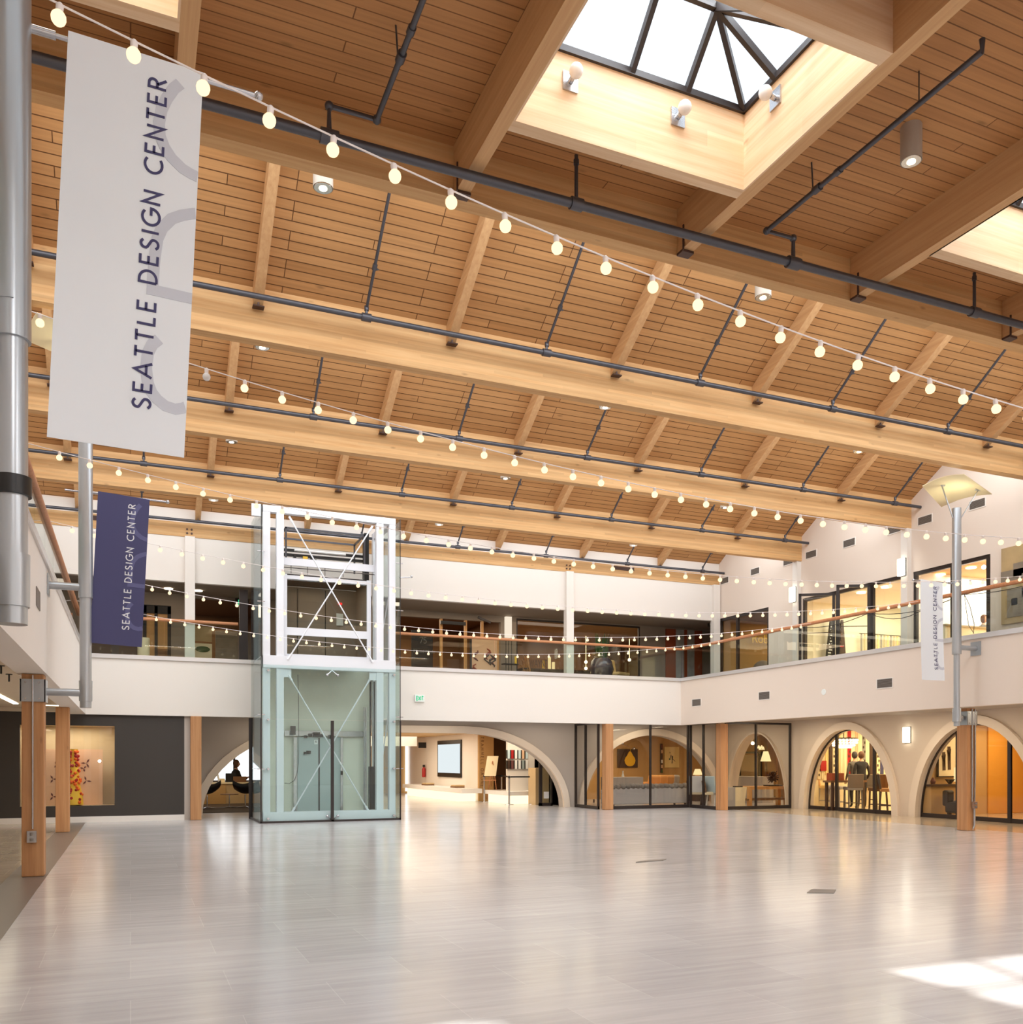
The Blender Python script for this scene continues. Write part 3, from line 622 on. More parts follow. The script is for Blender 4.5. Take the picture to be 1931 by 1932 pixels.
# ================================================================= LETTERS (monoline capitals, height 1)
def arc(cx, cy, rx, ry, a0, a1, n=10):
    return [(cx + rx * cos(radians(a0 + (a1 - a0) * i / n)), cy + ry * sin(radians(a0 + (a1 - a0) * i / n))) for i in range(n + 1)]
GL = {
 'S': (0.56, [arc(0.28, 0.74, 0.22, 0.26, 30, 190, 10)[:] + [(0.12, 0.62), (0.28, 0.52), (0.44, 0.42)] + arc(0.28, 0.26, 0.24, 0.26, 20, -155, 10)]),
 'E': (0.52, [[(0.5, 1), (0.06, 1), (0.06, 0), (0.5, 0)], [(0.06, 0.52), (0.45, 0.52)]]),
 'A': (0.76, [[(0.0, 0), (0.38, 1), (0.76, 0)], [(0.14, 0.33), (0.62, 0.33)]]),
 'T': (0.56, [[(0, 1), (0.56, 1)], [(0.28, 1), (0.28, 0)]]),
 'L': (0.46, [[(0.06, 1), (0.06, 0), (0.46, 0)]]),
 'D': (0.72, [[(0.06, 0.0), (0.06, 1.0)] + arc(0.22, 0.5, 0.46, 0.5, 90, -90, 14) + [(0.06, 0.0)]]),
 'I': (0.12, [[(0.06, 0), (0.06, 1)]]),
 'G': (0.84, [arc(0.46, 0.5, 0.44, 0.5, 48, 360, 22) + [(0.52, 0.5)]]),
 'N': (0.7, [[(0.06, 0), (0.06, 1), (0.64, 0), (0.64, 1)]]),
 'C': (0.76, [arc(0.5, 0.5, 0.46, 0.5, 50, 310, 18)]),
 'R': (0.58, [[(0.06, 0), (0.06, 1), (0.26, 1)] + arc(0.28, 0.76, 0.22, 0.24, 85, -90, 10) + [(0.06, 0.52)], [(0.24, 0.52), (0.56, 0)]]),
 'M': (0.86, [[(0.04, 0), (0.14, 1), (0.43, 0.2), (0.72, 1), (0.82, 0)]]),
 'X': (0.62, [[(0, 0), (0.62, 1)], [(0, 1), (0.62, 0)]]),
 'W': (1.0, [[(0, 1), (0.26, 0), (0.5, 0.9), (0.74, 0), (1.0, 1)]]),
 'Y': (0.66, [[(0, 1), (0.33, 0.48), (0.66, 1)], [(0.33, 0.48), (0.33, 0)]]),
 '1': (0.3, [[(0.0, 0.78), (0.18, 1), (0.18, 0)]]),
 '7': (0.5, [[(0, 1), (0.5, 1), (0.16, 0)]]),
 '5': (0.5, [[(0.46, 1), (0.12, 1), (0.08, 0.58)] + arc(0.24, 0.32, 0.24, 0.3, 110, -140, 10)]),
 ' ': (0.34, []),
}
def ribbon(mb, pts, wd, P3, d0, d1, clip=None):
    """flat stroke of width wd along pts (u,v), mitred, mapped by P3(u,v,d)"""
    n = len(pts); L = []; R_ = []
    for i in range(n):
        p = Vector(pts[i]); a = (p - Vector(pts[i - 1])).normalized() if i else None
        b = (Vector(pts[i + 1]) - p).normalized() if i < n - 1 else None
        if a is None: t = b; k = 1
        elif b is None: t = a; k = 1
        else:
            t = (a + b); t = t.normalized() if t.length > 1e-6 else a
            k = 1 / max(0.35, abs(t.dot(a)))
        nn = Vector((-t.y, t.x)) * wd / 2 * k
        L.append(tuple(p + nn)); R_.append(tuple(p - nn))
    mb.strip(L, R_, P3, d0, d1)
def text_len(txt, gap): return sum(GL[c][0] + gap for c in txt) - gap
def letters(mb, txt, org, right, up, h, gap=0.28, stroke=0.13, depth=0.004, stretch=1.0):
    org = Vector(org); right = Vector(right).normalized(); up = Vector(up).normalized(); nrm = right.cross(up)
    P3 = lambda u, v, d: org + right * (u * h * stretch) + up * (v * h) + nrm * d
    x = 0
    for c in txt:
        wd, st = GL[c]
        for poly in st: ribbon(mb, [(x + u, stroke / 2 + v * (1 - stroke)) for u, v in poly], stroke, P3, 0.0005, depth)
        x += wd + gap
    return mb

# ================================================================= POSTS
def post(x, y, label, extra=None):
    t = thing('timber_post', label, 'post', (x, y, 0), 'timber posts under the balconies')
    MB().box(x - 0.13, x + 0.13, y - 0.13, y + 0.13, 0.002, 2.618).build('shaft', 'post', t, bevel=0.012)
    return t
def conduit_box(t, x, y, z):
    MB().box(x - 0.055, x + 0.055, y - 0.05, y, z - 0.075, z + 0.075).build('outlet_box', 'steel', t)
    f = MB()
    for dz in (-0.035, 0.035): f.lathe((x, y - 0.056, z + dz), [(0.022, -0.018), (0.022, 0.018)], 10)
    f.build('socket_face', 'vent', t)
pA = post(-1.16, 13.2, 'nearest timber post on the left, carrying a steel bracket and thin conduit')
MB().tube([(-1.16, 13.045, 2.6), (-1.16, 13.045, 0.62)], 0.011, 8).build('conduit', 'steel', pA)
conduit_box(pA, -1.17, 13.07, 0.52)
post(-1.31, 21.05, 'second timber post on the left in front of the charcoal wall')
post(1.52, 24.05, 'timber post left of the glass lift, beside the wide arch')
post(13.42, 24.1, 'timber post at the left corner of the glazed shop corner')
post(16.5, 22.55, 'timber post in the middle of the glazed shop corner')
pB = post(16.55, 13.95, 'timber post at the right carrying conduits and a steel bracket')
MB().tube([(16.55, 13.80, 2.6), (16.55, 13.80, 0.62)], 0.016, 8).build('conduit', 'steel', pB)
MB().tube([(16.64, 13.80, 2.6), (16.64, 13.80, 1.2), (16.62, 13.80, 0.62)], 0.014, 8).build('conduit', 'steel', pB)
MB().tube([(16.6, 13.79, 0.5), (16.6, 13.79, 0.12), (16.6, 13.84, 0.02)], 0.022, 8).build('conduit', 'steel', pB)
conduit_box(pB, 16.59, 13.80, 0.55)

# ================================================================= LAMP POLES WITH BANNERS
def lamp_pole(x, y, side, label, post_x, r2=0.073, post_y=None):
    """silver pole hung off the balcony; side +1: balcony on its left"""
    t = thing('lamp_pole', label, 'lamp pole', (x, y, 2.2), 'silver lamp poles'); post_y = y if post_y is None else post_y
    MB().lathe((x, y, 0), [(0.088, 3.66), (0.088, 6.62)], 32).build('upper_tube', 'pole', t)
    MB().lathe((x, y, 0), [(r2, 2.5), (r2, 3.66)], 32).build('lower_tube', 'pole', t)
    MB().lathe((x, y, 0), [(0.081, 2.29), (0.083, 2.56)], 32).build('collar', 'pole', t)
    MB().lathe((x, y, 0), [(r2 - 0.002, 2.2), (r2 - 0.002, 2.3)], 32).build('end_cap', 'pole', t)
    d = -side
    MB().tube([(x + d * 0.06, y, 2.40), (post_x - d * 0.13, post_y, 2.40)], 0.05, 18).build('lower_arm', 'pole', t)
    m = MB().box(post_x - 0.145, post_x + 0.145, post_y - 0.15, post_y - 0.132, 2.26, 2.55)
    m.box(post_x + 0.132, post_x + 0.15, post_y - 0.15, post_y + 0.15, 2.26, 2.55).box(post_x - 0.15, post_x - 0.132, post_y - 0.15, post_y + 0.15, 2.26, 2.55)
    m.build('clamp_plate', 'pole', t)
    bm_ = MB()
    for dx in (-0.085, 0.075):
        for dz in (-0.105, 0.105): bm_.tube([(post_x + dx, post_y - 0.15, 2.405 + dz), (post_x + dx, post_y - 0.16, 2.405 + dz)], 0.014, 10)
    bm_.build('bolts', 'steel', t)
    fx = -1.0 if side > 0 else 16.0
    MB().tube([(x + d * 0.05, y, 3.8), (fx + side * 0.01, y, 3.8)], 0.05, 18).build('upper_arm', 'pole', t)
    MB().box(fx + side * 0.003, fx + side * 0.018, y - 0.12, y + 0.12, 3.66, 3.94).build('wall_plate', 'pole', t)
    # curved reflector sheet on two struts, lit from the pole top
    cx_, cy_, cz_ = x, y, 6.98; N = 10
    CL, CT, CR, CB = Vector((-0.72, 0.20, 7.04)), Vector((-0.52, -0.62, 7.06)), Vector((0.74, -0.22, 6.93)), Vector((0.46, 0.78, 6.90))
    ux = (CR - CL).normalized(); uy = (CB - CT).normalized()
    top = []; bot = []
    for i in range(N + 1):
        for j in range(N + 1):
            u = i / N; v = j / N; p = (CL * (1 - u) + CT * u) * (1 - v) + (CB * (1 - u) + CR * u) * v
            p = p + Vector((cx_, cy_, 0.11 * sin(pi * u) * (0.6 + 0.4 * sin(pi * v)))); bot.append(p); top.append(p + Vector((0, 0, 0.014)))
    m = MB(); fs = []
    for i in range(N):
        for j in range(N):
            q = i * (N + 1) + j; fs.append((q, q + 1, q + N + 2, q + N + 1)); K = (N + 1) ** 2; fs.append((q + K, q + N + 1 + K, q + N + 2 + K, q + 1 + K))
    edge = [(i, 0) for i in range(N)] + [(N, j) for j in range(N)] + [(i, N) for i in range(N, 0, -1)] + [(0, j) for j in range(N, 0, -1)]
    for e in range(len(edge)):
        a_, b_ = edge[e], edge[(e + 1) % len(edge)]; qa = a_[0] * (N + 1) + a_[1]; qb = b_[0] * (N + 1) + b_[1]; K = (N + 1) ** 2
        fs.append((qa, qb, qb + K, qa + K))
    m.add(bot + top, fs); m.smooth = True; m.build('reflector', 'cream', t)
    for sx in (-1, 1):
        p0 = Vector((x, y, 6.42)) + ux * 0.085 * sx; p1 = Vector((cx_, cy_, 0)) + (Vector((0.42, -0.16, 7.0)) if sx > 0 else Vector((-0.28, 0.12, 7.09)))
        sm_ = MB().bar(p0, p1, 0.03, 0.014); sm_.obox(p1, ux, uy, (0, 0, 1), 0.07, 0.035, 0.008); sm_.build('strut', 'pole', t)
    MB().lathe((x, y, 6.6), [(0.06, 0.0), (0.06, 0.022)], 18).build('uplight', 'downlight', t)
    dl = bpy.data.lights.new('pole_uplight', 'SPOT'); dl.energy = 9; dl.spot_size = radians(140); dl.color = (1.0, 0.95, 0.66); dl.shadow_soft_size = 0.05
    lo = bpy.data.objects.new('pole_uplight', dl); C.objects.link(lo); lo.location = (x, y, 6.64); lo.rotation_euler = (pi, 0, 0)
    return t
P1 = (-0.56, 5.25); P2 = (-0.55, 13.2); P3_ = (15.45, 13.25)
t1 = lamp_pole(*P1, 1, 'large silver pole close to the camera at the left edge', -1.16)
MB().lathe((P1[0], P1[1], 0), [(0.0902, 2.86), (0.0902, 2.955)], 40).build('black_tape', 'black', t1)
sl = MB(); 
sl.strip([(radians(a_), 3.84) for a_ in range(190, 281, 6)], [(radians(a_), 4.09) for a_ in range(190, 281, 6)], lambda u, v, d: (P1[0] + d * cos(u), P1[1] + d * sin(u), v), 0.089, 0.095)
sl.smooth = True; sl.build('splice_plate', 'pole', t1)
lamp_pole(*P2, 1, 'silver pole behind the white banner holding the indigo banner', -1.16)
lamp_pole(*P3_, -1, 'silver pole at the right with a lit square reflector on top', 16.55, r2=0.06, post_y=13.95)
WB = dict(tl=(-0.30, 5.32), tr=(0.37, 5.30), bl=(-0.40, 3.18), br=(0.27, 3.16))
def wpx(px, py):
    q = at_y(px, py, 5.23); v = (5.32 - q.z) / 2.14; u = (q.x + 0.30 + 0.10 * v) / 0.67; return (u, (5.32 - 0.02 * u - q.z) / 2.14)
ARC1 = [wpx(*q) for q in ((340, 158), (328, 167), (314.6, 186), (305, 206), (300, 232), (301.5, 255), (310, 277), (323.7, 298), (344, 318), (360, 328), (390, 342))]
ARC2 = [wpx(*q) for q in ((385, 403), (366, 403), (344, 406), (323.7, 413), (306, 430), (297, 450), (292.6, 479), (290.5, 500), (287.7, 547), (395, 571))]
ARC3 = [wpx(*q) for q in ((300, 640), (287, 650), (279, 666), (275.5, 694), (279, 722), (286, 740), (296, 753), (312, 766), (331, 772), (346, 770), (372, 757))]
def clip_poly(pts, umax):
    out = []
    for i, p in enumerate(pts):
        if p[0] <= umax: out.append(p)
        if i < len(pts) - 1 and (p[0] - umax) * (pts[i + 1][0] - umax) < 0:
            k = (umax - p[0]) / (pts[i + 1][0] - p[0]); out.append((umax, p[1] + k * (pts[i + 1][1] - p[1])))
    return out
def banner(y, tl, tr, bl, br, label, fab, ink, pale, pole, tip, back, zr, bag=0.02, tx=0.735, stroke=0.135):
    """cloth sheet between its four corners in the plane Y = y, with its printing; hangs from a rod through the pole"""
    t = thing('banner', label, 'banner', (tl[0], y, tl[1]), 'vertical banners')
    TL, TR, BL, BR = [Vector((q[0], 0, q[1])) for q in (tl, tr, bl, br)]
    def P(u, v, d):
        p = (TL * (1 - u) + TR * u) * (1 - v) + (BL * (1 - u) + BR * u) * v
        return Vector((p.x, y + bag * sin(pi * v) * (0.4 + 0.6 * sin(pi * u)) - d, p.z))
    N, K = 10, 24; vs = []; fs = []
    for dd in (0.0, -0.003):
        for j in range(K + 1):
            for i in range(N + 1): vs.append(P(i / N, j / K, dd))
    Q = (N + 1) * (K + 1)
    for j in range(K):
        for i in range(N):
            q = j * (N + 1) + i; fs += [(q, q + 1, q + N + 2, q + N + 1), (q + Q, q + N + 1 + Q, q + N + 2 + Q, q + 1 + Q)]
    for j in range(K):
        for i in (0, N):
            q = j * (N + 1) + i; fs.append((q, q + N + 1, q + N + 1 + Q, q + Q))
    m = MB().add(vs, fs); m.smooth = True; m.build('cloth', fab, t, smooth=True)
    asp = (TL - BL).length / (TR - TL).length
    g = MB()
    for a_ in (ARC1, ARC2, ARC3):
        pts = clip_poly([(u, v * asp) for u, v in a_], 1.0)
        mid = []
        for i in range(len(pts) - 1):
            for s_ in range(3): mid.append(tuple(Vector(pts[i]).lerp(Vector(pts[i + 1]), s_ / 3)))
        mid.append(pts[-1])
        if a_ is ARC2: mid = pts
        ribbon(g, mid, 0.088, lambda u, v, d: P(min(u, 1.0), v / asp, d), 0.0008, 0.0022)
    g.build('monogram', pale, t)
    tm = MB(); txt = 'SEATTLE DESIGN CENTER'; h = 0.149; gap = 0.30
    L = text_len(txt, gap); v0, v1 = 0.893, 0.052; sx = (v0 - v1) * asp / (L * h); x = 0
    for c_ in txt:
        wd, st_ = GL[c_]
        for poly in st_:
            ribbon(tm, [((x + u) * h * sx, (stroke / 2 + vv * (1 - stroke)) * h) for u, vv in poly], stroke * h, lambda u, v, d: P(tx - v, v0 - u / asp, d), 0.0024, 0.0040)
        x += wd + gap
    tm.build('lettering', ink, t)
    rz = lambda X: zr + (X - pole[0]) * 0.0
    MB().tube([(back, y + 0.028, zr - 0.03), (tip, y + 0.028, zr - 0.05)], 0.013, 10).build('rod', 'steel', t)
    MB().tube([(pole[0] + (0.085 if tip > pole[0] else -0.085), y + 0.028, zr - 0.03), (pole[0] + (0.2 if tip > pole[0] else -0.2), y + 0.028, zr - 0.032)], 0.021, 12).build('rod_sleeve', 'steel', t)
    MB().ball((tip, y + 0.028, zr - 0.05), 0.026, 12, 8).build('finial', 'steel', t)
    return t
banner(5.23, *[WB[k_] for k_ in ('tl', 'tr', 'bl', 'br')], 'large white banner with indigo lettering close to the camera', 'white_fabric', 'indigo', 'pale_print', P1, 0.67, P1[0] + 0.09, 5.325, 0.0)
banner(13.2, (-0.40, 5.10), (0.24, 5.06), (-0.50, 3.07), (0.14, 3.04), 'indigo blue banner with white lettering on the second left pole', 'blue_fabric', 'white_print', 'blue_pale_print', P2, 0.47, -0.80, 5.11, 0.02, tx=0.74)
banner(13.25, (14.46, 5.11), (15.06, 5.08), (14.50, 3.11), (15.12, 3.11), 'small white banner hanging from the right hand pole', 'white_fabric', 'indigo', 'pale_print', P3_, 14.30, P3_[0] - 0.09, 5.13, 0.03, tx=0.73)

# ================================================================= RAILINGS
def railing(p0, p1, rr, label, panel=1.52):
    p0 = Vector(p0); p1 = Vector(p1); t = thing('balcony_railing', label, 'railing', (p0.x, p0.y, 4.1), 'balcony railings')
    d = (p1 - p0); L = d.length; d.normalize(); s_ = d.cross(Vector((0, 0, 1)))
    n = max(1, int(round(L / panel))); st = L / n
    for i in range(n):
        a = p0 + d * (st * i + 0.006); b = p0 + d * (st * (i + 1) - 0.006); m = (a + b) / 2
        MB().obox((m.x, m.y, 4.54), d, s_, (0, 0, 1), (b - a).length / 2, 0.006, 0.44).build('glass_panel', 'rail_glass', t)
    MB().tube([p0 + Vector((0, 0, 5.02)), p1 + Vector((0, 0, 5.02))], rr, 16).build('handrail', 'rail', t)
    return t
railing((-1.0, 24.08, 0), (2.55, 24.08, 0), 0.04, 'glass railing with round wood handrail on the back balcony, left of the lift')
railing((6.5, 24.08, 0), (16.08, 24.08, 0), 0.04, 'glass railing with wood handrail on the back balcony, right of the lift')
railing((16.08, 24.0, 0), (16.08, 1.0, 0), 0.045, 'glass railing with wood handrail on the right hand balcony')
tl_ = thing('balcony_railing', 'brown railing with flat top board on the left balcony, seen end on', 'railing', (-1.15, 1.0, 4.1), 'balcony railings')
for i in range(15):
    MB().box(-1.156, -1.144, 1.0 + 1.52 * i, 1.0 + 1.52 * i + 1.508, 4.1, 4.98).build('glass_panel', 'rail_glass', tl_)
MB().tube([(-1.13, 1.0, 5.02), (-1.13, 23.95, 5.02)], 0.045, 16).build('handrail', 'rail', tl_)

# ================================================================= STRING LIGHTS
STR = [(4.40, 1.065, 0.04, 0.10), (7.75, 0.837, -0.64, 0.0), (11.2, 0.723, -0.73, 0.0), (14.75, 0.673, -0.49, 0.0), (18.15, 0.739, 0.39, 0.0), (21.85, 0.725, -0.99, 0.0)]
sn = ['nearest string light, crossing from the top left corner', 'second string light from the camera', 'third string light from the camera', 'fourth string light, passing in front of the upper lift', 'fifth string light from the camera', 'farthest string light, just above the back ledge']
# one socket with its bulb, copied along every string
proto_socket = MB().lathe((0, 0, 0), [(0.008, 0.010), (0.0165, 0.0), (0.0155, -0.030), (0.012, -0.034)], 12).build('socket', 'socket')
pb = MB(); pb.lathe((0, 0, 0), [(0.010, -0.0905), (0.021, -0.086), (0.0285, -0.076), (0.0318, -0.062), (0.0300, -0.049), (0.0225, -0.038), (0.013, -0.031)], 16)
proto_bulb = pb.build('bulb', 'bulb', None, smooth=True); proto_bulb.parent = proto_socket
first = True
for i, (y, sag, x0, _) in enumerate(STR):
    zc = lambda x: 5.0 - sag * (1 - ((x - 7.45) / 8.5) ** 2)
    t = thing('string_light', 'white corded ' + sn[i], 'string light', (7.45, y, zc(7.45)), 'string lights across the hall')
    xa, xb = -1.08, 16.03
    pts = [(xa + (xb - xa) * k / 60, y, zc(xa + (xb - xa) * k / 60)) for k in range(61)]
    MB().tube(pts, 0.0042 if i else 0.0045, 6).build('cord', 'cord', t)
    x = x0
    while x > xa + 0.15: x -= 0.308
    x += 0.308; k = 0
    while x < xb - 0.06:
        if 0 or (i == 0 and x > 6.4): break
        sx = proto_socket if first else proto_socket.copy()
        if first: bx = proto_bulb
        else: C.objects.link(sx); bx = proto_bulb.copy(); C.objects.link(bx); bx.parent = sx
        first = False
        sx.parent = t; sx.location = (x - 7.45, 0, zc(x) - 0.004 - zc(7.45))
        sx.rotation_euler = (random.uniform(-.06, .06), random.uniform(-.06, .06) + (0.1 if i == 0 else 0), random.random() * 6)
        if i == 1 and abs(x - at_y(398, 704, 7.75).x) < 0.12:
            bx.data = bx.data.copy(); bx.data.materials.clear(); bx.data.materials.append(M['bulb_off']); bx['label'] = 'unlit white bulb'
        # step along the curve
        sl_ = 2 * sag * (x - 7.45) / 8.5 ** 2
        x += 0.308 / sqrt(1 + sl_ * sl_); k += 1
# ================================================================= GLASS LIFT
def e5(x, y, Y=22.1): return at_y(440 + x / 5.364, 920 + y / 5.364, Y)
def e6(x, y, Y=24.1): return at_y(440 + x / 5.364, 1230 + y / 5.364, Y)
lift = thing('glass_lift', 'tall glass lift tower with white steel frame and X bracing', 'lift', (4.57, 22.05, 0))
LX0, LX1, LY0, LY1 = 2.87, 6.28, 22.05, 23.96
for (a, b) in ((2.92, 3.09), (3.24, 3.41), (5.70, 5.88), (6.03, 6.19)):
    MB().box(a, b, 22.12, 22.27, 0.0, 7.64).build('column', 'white_steel', lift)
for (a, b) in ((2.92, 3.09), (6.03, 6.19)):
    MB().box(a, b, 23.78, 23.93, 0.0, 7.64).build('column', 'white_steel', lift)
MB().box(2.92, 6.19, 22.11, 22.28, 7.48, 7.65).build('top_beam', 'white_steel', lift)
MB().box(2.92, 6.19, 22.10, 22.29, 3.73, 4.03).build('middle_beam', 'white_steel', lift)
MB().box(2.92, 6.19, 22.10, 22.29, 0.03, 0.26).build('bottom_beam', 'white_steel', lift)
for x in (2.92, 6.04):
    MB().box(x, x + 0.15, 22.27, 23.78, 7.48, 7.65).build('side_beam', 'white_steel', lift)
    MB().box(x, x + 0.15, 22.27, 23.78, 3.78, 4.0).build('side_beam', 'white_steel', lift)
MB().box(2.66, 2.88, 22.12, 22.2, 7.35, 7.66).build('corner_plate', 'white_steel', lift)
def brace(p, q):
    b = MB().tube([p, q], 0.017, 8)
    for e, o_ in ((p, q), (q, p)):
        d = (Vector(o_) - Vector(e)).normalized(); b.tube([Vector(e), Vector(e) + d * 0.16], 0.027, 8)
    b.build('brace_rod', 'white_steel', lift)
brace((3.53, 22.08, 7.40), (5.59, 22.08, 3.96)); brace((5.59, 22.095, 7.38), (3.50, 22.095, 3.94))
brace((3.53, 22.15, 3.57), (5.51, 22.15, 0.22)); brace((5.57, 22.18, 3.59), (3.60, 22.18, 0.22))
for (x, z) in ((3.49, 3.64), (5.62, 3.64)):
    MB().box(x - 0.1, x + 0.1, 22.14, 22.16, z - 0.12, z + 0.1).build('gusset_plate', 'white_steel', lift)
brace((6.11, 22.35, 5.9), (6.11, 23.7, 4.1)); brace((6.11, 22.35, 3.0), (6.11, 23.7, 0.4))
# dark base frame, centre mullion
MB().box(LX0 - 0.02, LX1 + 0.02, 22.02, 22.10, 0.0, 0.045).build('base_frame', 'dark_frame', lift)
MB().box(LX0 - 0.03, LX0 + 0.01, 22.02, LY1, 0.0, 0.05).build('base_frame', 'dark_frame', lift)
MB().box(LX1 - 0.01, LX1 + 0.03, 22.02, LY1, 0.0, 0.05).build('base_frame', 'dark_frame', lift)
MB().box(4.535, 4.605, 22.02, 22.08, 0.0, 2.48).build('centre_mullion', 'dark_frame', lift)
for x in (LX0 - 0.02, LX1): MB().box(x, x + 0.03, 22.02, 22.06, 0.0, 2.5).build('corner_mullion', 'dark_frame', lift)
MB().box(LX0 - 0.06, LX0 + 0.03, LY1, LY1 + 0.03, 0.0, 2.6).build('corner_mullion', 'dark_frame', lift)
MB().box(LX0 - 0.25, LX0 - 0.03, 24.42, 24.47, 4.03, 5.98).build('landing_door', 'dark_frame', lift)
for x in (LX0, LX1 + 0.01): MB().box(x - 0.008, x + 0.008, 22.03, 22.045, 2.5, 7.62).build('glass_edge', 'black', lift)
for (a, b) in ((LX0 + 0.015, 4.535), (4.605, LX1 - 0.01)):
    MB().box(a, b, 22.045, 22.06, 0.05, 2.49).build('glass_panel', 'lift_glass', lift)
for (a, b) in ((LX0 + 0.015, 4.567), (4.573, LX1 - 0.01)):
    MB().box(a, b, 22.045, 22.06, 2.5, 3.80).build('glass_panel', 'lift_glass', lift)
for x in (LX0, LX1):
    for (z0, z1) in ((0.05, 1.3), (1.31, 2.6), (2.62, 3.98), (4.0, 5.3), (5.31, 6.5), (6.51, 7.62)):
        MB().box(x - 0.007, x + 0.007, 22.06, LY1, z0, z1).build('glass_panel', 'lift_glass', lift)
for x in (3.03, 6.13):
    for z in (0.11, 1.30, 2.48, 3.66):
        MB().tube([(x, 22.01, z), (x, 22.10, z)], 0.028, 12).build('glass_fixing', 'steel', lift)
for z, s_ in ((3.60, 1), (0.14, -1)):
    f = MB()
    for sg in (-1, 1): f.tube([(4.57, 22.09, z + s_ * 0.12), (4.57 + sg * 0.13, 22.03, z)], 0.014, 8); f.ball((4.57 + sg * 0.13, 22.02, z), 0.035, 10, 8)
    f.build('spider_fitting', 'steel', lift)
for z in (1.3, 2.6, 5.3, 6.5):
    for x in (LX0, LX1): MB().box(x - 0.09, x + 0.09, 22.04, 22.075, z - 0.01, z + 0.012).build('glass_clip', 'steel', lift)
# shaft back wall and landing doors on the ground floor
bk = 23.9
def pz(x, y, Y=23.9): q = e6(x, y, Y); return q.x, q.z
def rect(name, mat, x0, y0, x1, y1, Y, dep=0.02, par=lift):
    a, b = pz(x0, y0, Y), pz(x1, y1, Y)
    return MB().box(a[0], b[0], Y, Y + dep, a[1], b[1]).build(name, mat, par)
MB().box(3.1, 6.0, bk + 0.02, bk + 0.05, 0.03, 3.99).build('shaft_wall', 'lift_panel', lift)
rect('door_header', 'steel', 520, 795, 1335, 858, bk - 0.06, 0.05)
rect('door_leaf', 'teal', 652, 862, 866, 1625, bk - 0.04)
rect('door_leaf', 'teal', 876, 862, 1086, 1625, bk - 0.03)
rect('door_jamb', 'steel', 612, 865, 648, 1625, bk - 0.07, 0.03)
rect('door_jamb', 'steel', 1088, 865, 1112, 1625, bk - 0.07, 0.03)
rect('door_edge', 'black', 864, 870, 878, 1620, bk - 0.05, 0.01)
rect('wall_box', 'vent_dark', 583, 750, 634, 838, bk - 0.16, 0.08)
rect('door_operator', 'black', 812, 812, 882, 860, bk - 0.12, 0.04)
for (x0, y0, x1, y1) in ((718, 845, 752, 872), (762, 828, 800, 856), (884, 832, 912, 860), (966, 840, 1000, 880), (716, 1012, 740, 1034), (744, 1000, 788, 1032), (1092, 1205, 1112, 1245)):
    rect('door_lock', 'black', x0, y0, x1, y1, bk - 0.10, 0.03)
rect('floor_number_plate', 'sign_white', 822, 890, 856, 934, bk - 0.06, 0.006)
a = pz(834, 926, bk - 0.065)
letters(MB(), '1', (a[0], bk - 0.062, a[1]), (1, 0, 0), (0, 0, 1), 0.075, stroke=0.2, depth=0.003).build('floor_number', 'black', lift)
rect('guide_rail', 'steel', 1322, 560, 1338, 1600, bk - 0.1, 0.04); rect('guide_rail', 'steel', 1342, 560, 1352, 1600, bk - 0.1, 0.04)
rect('counterweight_rail', 'black', 1385, 300, 1395, 1610, 23.0, 0.04); rect('counterweight_rail', 'black', 1425, 300, 1436, 1610, 23.0, 0.04)
rect('counterweight', 'black', 1380, 1160, 1450, 1618, 23.0, 0.12)
q = [e6(x, y, 23.4) for x, y in ((655, 230), (662, 500), (664, 900), (662, 1120), (648, 1230), (620, 1300), (570, 1332), (520, 1328))]
MB().tube(q, 0.007, 6).build('trailing_cable', 'black', lift)
# machinery strip between the left columns
for z0, z1, mt in ((0.3, 1.1, 'black'), (1.15, 2.0, 'vent_dark'), (2.1, 3.6, 'dark_frame'), (4.1, 7.2, 'dark_frame')):
    MB().box(3.11, 3.22, 23.2, 23.3, z0, z1).build('control_gear', mt, lift)
MB().box(3.12, 3.2, 23.0, 23.08, 1.9, 2.1).build('junction_box', 'lift_panel', lift)
# upper part: cab parked at the balcony, rails and lamp over it
cab = MB().box(3.50, 5.56, 22.40, 22.43, 4.06, 4.12).box(3.50, 5.56, 22.40, 22.43, 5.96, 6.05).box(3.45, 3.53, 22.38, 22.44, 4.04, 6.07).box(5.52, 5.62, 22.38, 22.44, 4.04, 6.07).box(3.53, 5.52, 22.38, 22.44, 4.58, 4.77).build('cab_frame', 'white_steel', lift)
MB().box(3.47, 3.50, 22.45, 23.88, 4.05, 6.05).box(5.58, 5.61, 22.45, 23.88, 4.05, 6.05).box(3.47, 5.61, 23.86, 23.89, 4.05, 6.05).build('cab_wall', 'soffit', lift)
MB().box(3.47, 5.61, 22.45, 23.88, 4.03, 4.06).build('cab_floor', 'dark_rug', lift)
MB().box(3.47, 5.61, 22.45, 23.88, 6.06, 6.09).build('cab_roof', 'dark_frame', lift)
MB().box(4.02, 4.045, 23.84, 23.86, 4.1, 6.0).box(4.75, 4.77, 23.84, 23.86, 4.1, 6.0).build('cab_door_seam', 'black', lift)
MB().box(5.05, 5.23, 23.83, 23.86, 5.1, 5.42).build('cab_notice', 'sign_white', lift)
MB().box(5.1, 5.2, 23.83, 23.86, 5.66, 5.71).build('floor_indicator', emit('red_indicator', (1, 0.03, 0.03), 1.5, False), lift)
MB().box(3.53, 5.52, 22.415, 22.421, 4.12, 4.58).box(3.53, 5.52, 22.415, 22.421, 4.77, 5.96).build('cab_glazing', 'glass', lift)
MB().box(3.42, 5.72, 22.33, 22.37, 6.28, 6.46).build('cab_top_beam', 'white_steel', lift)
tr = MB()
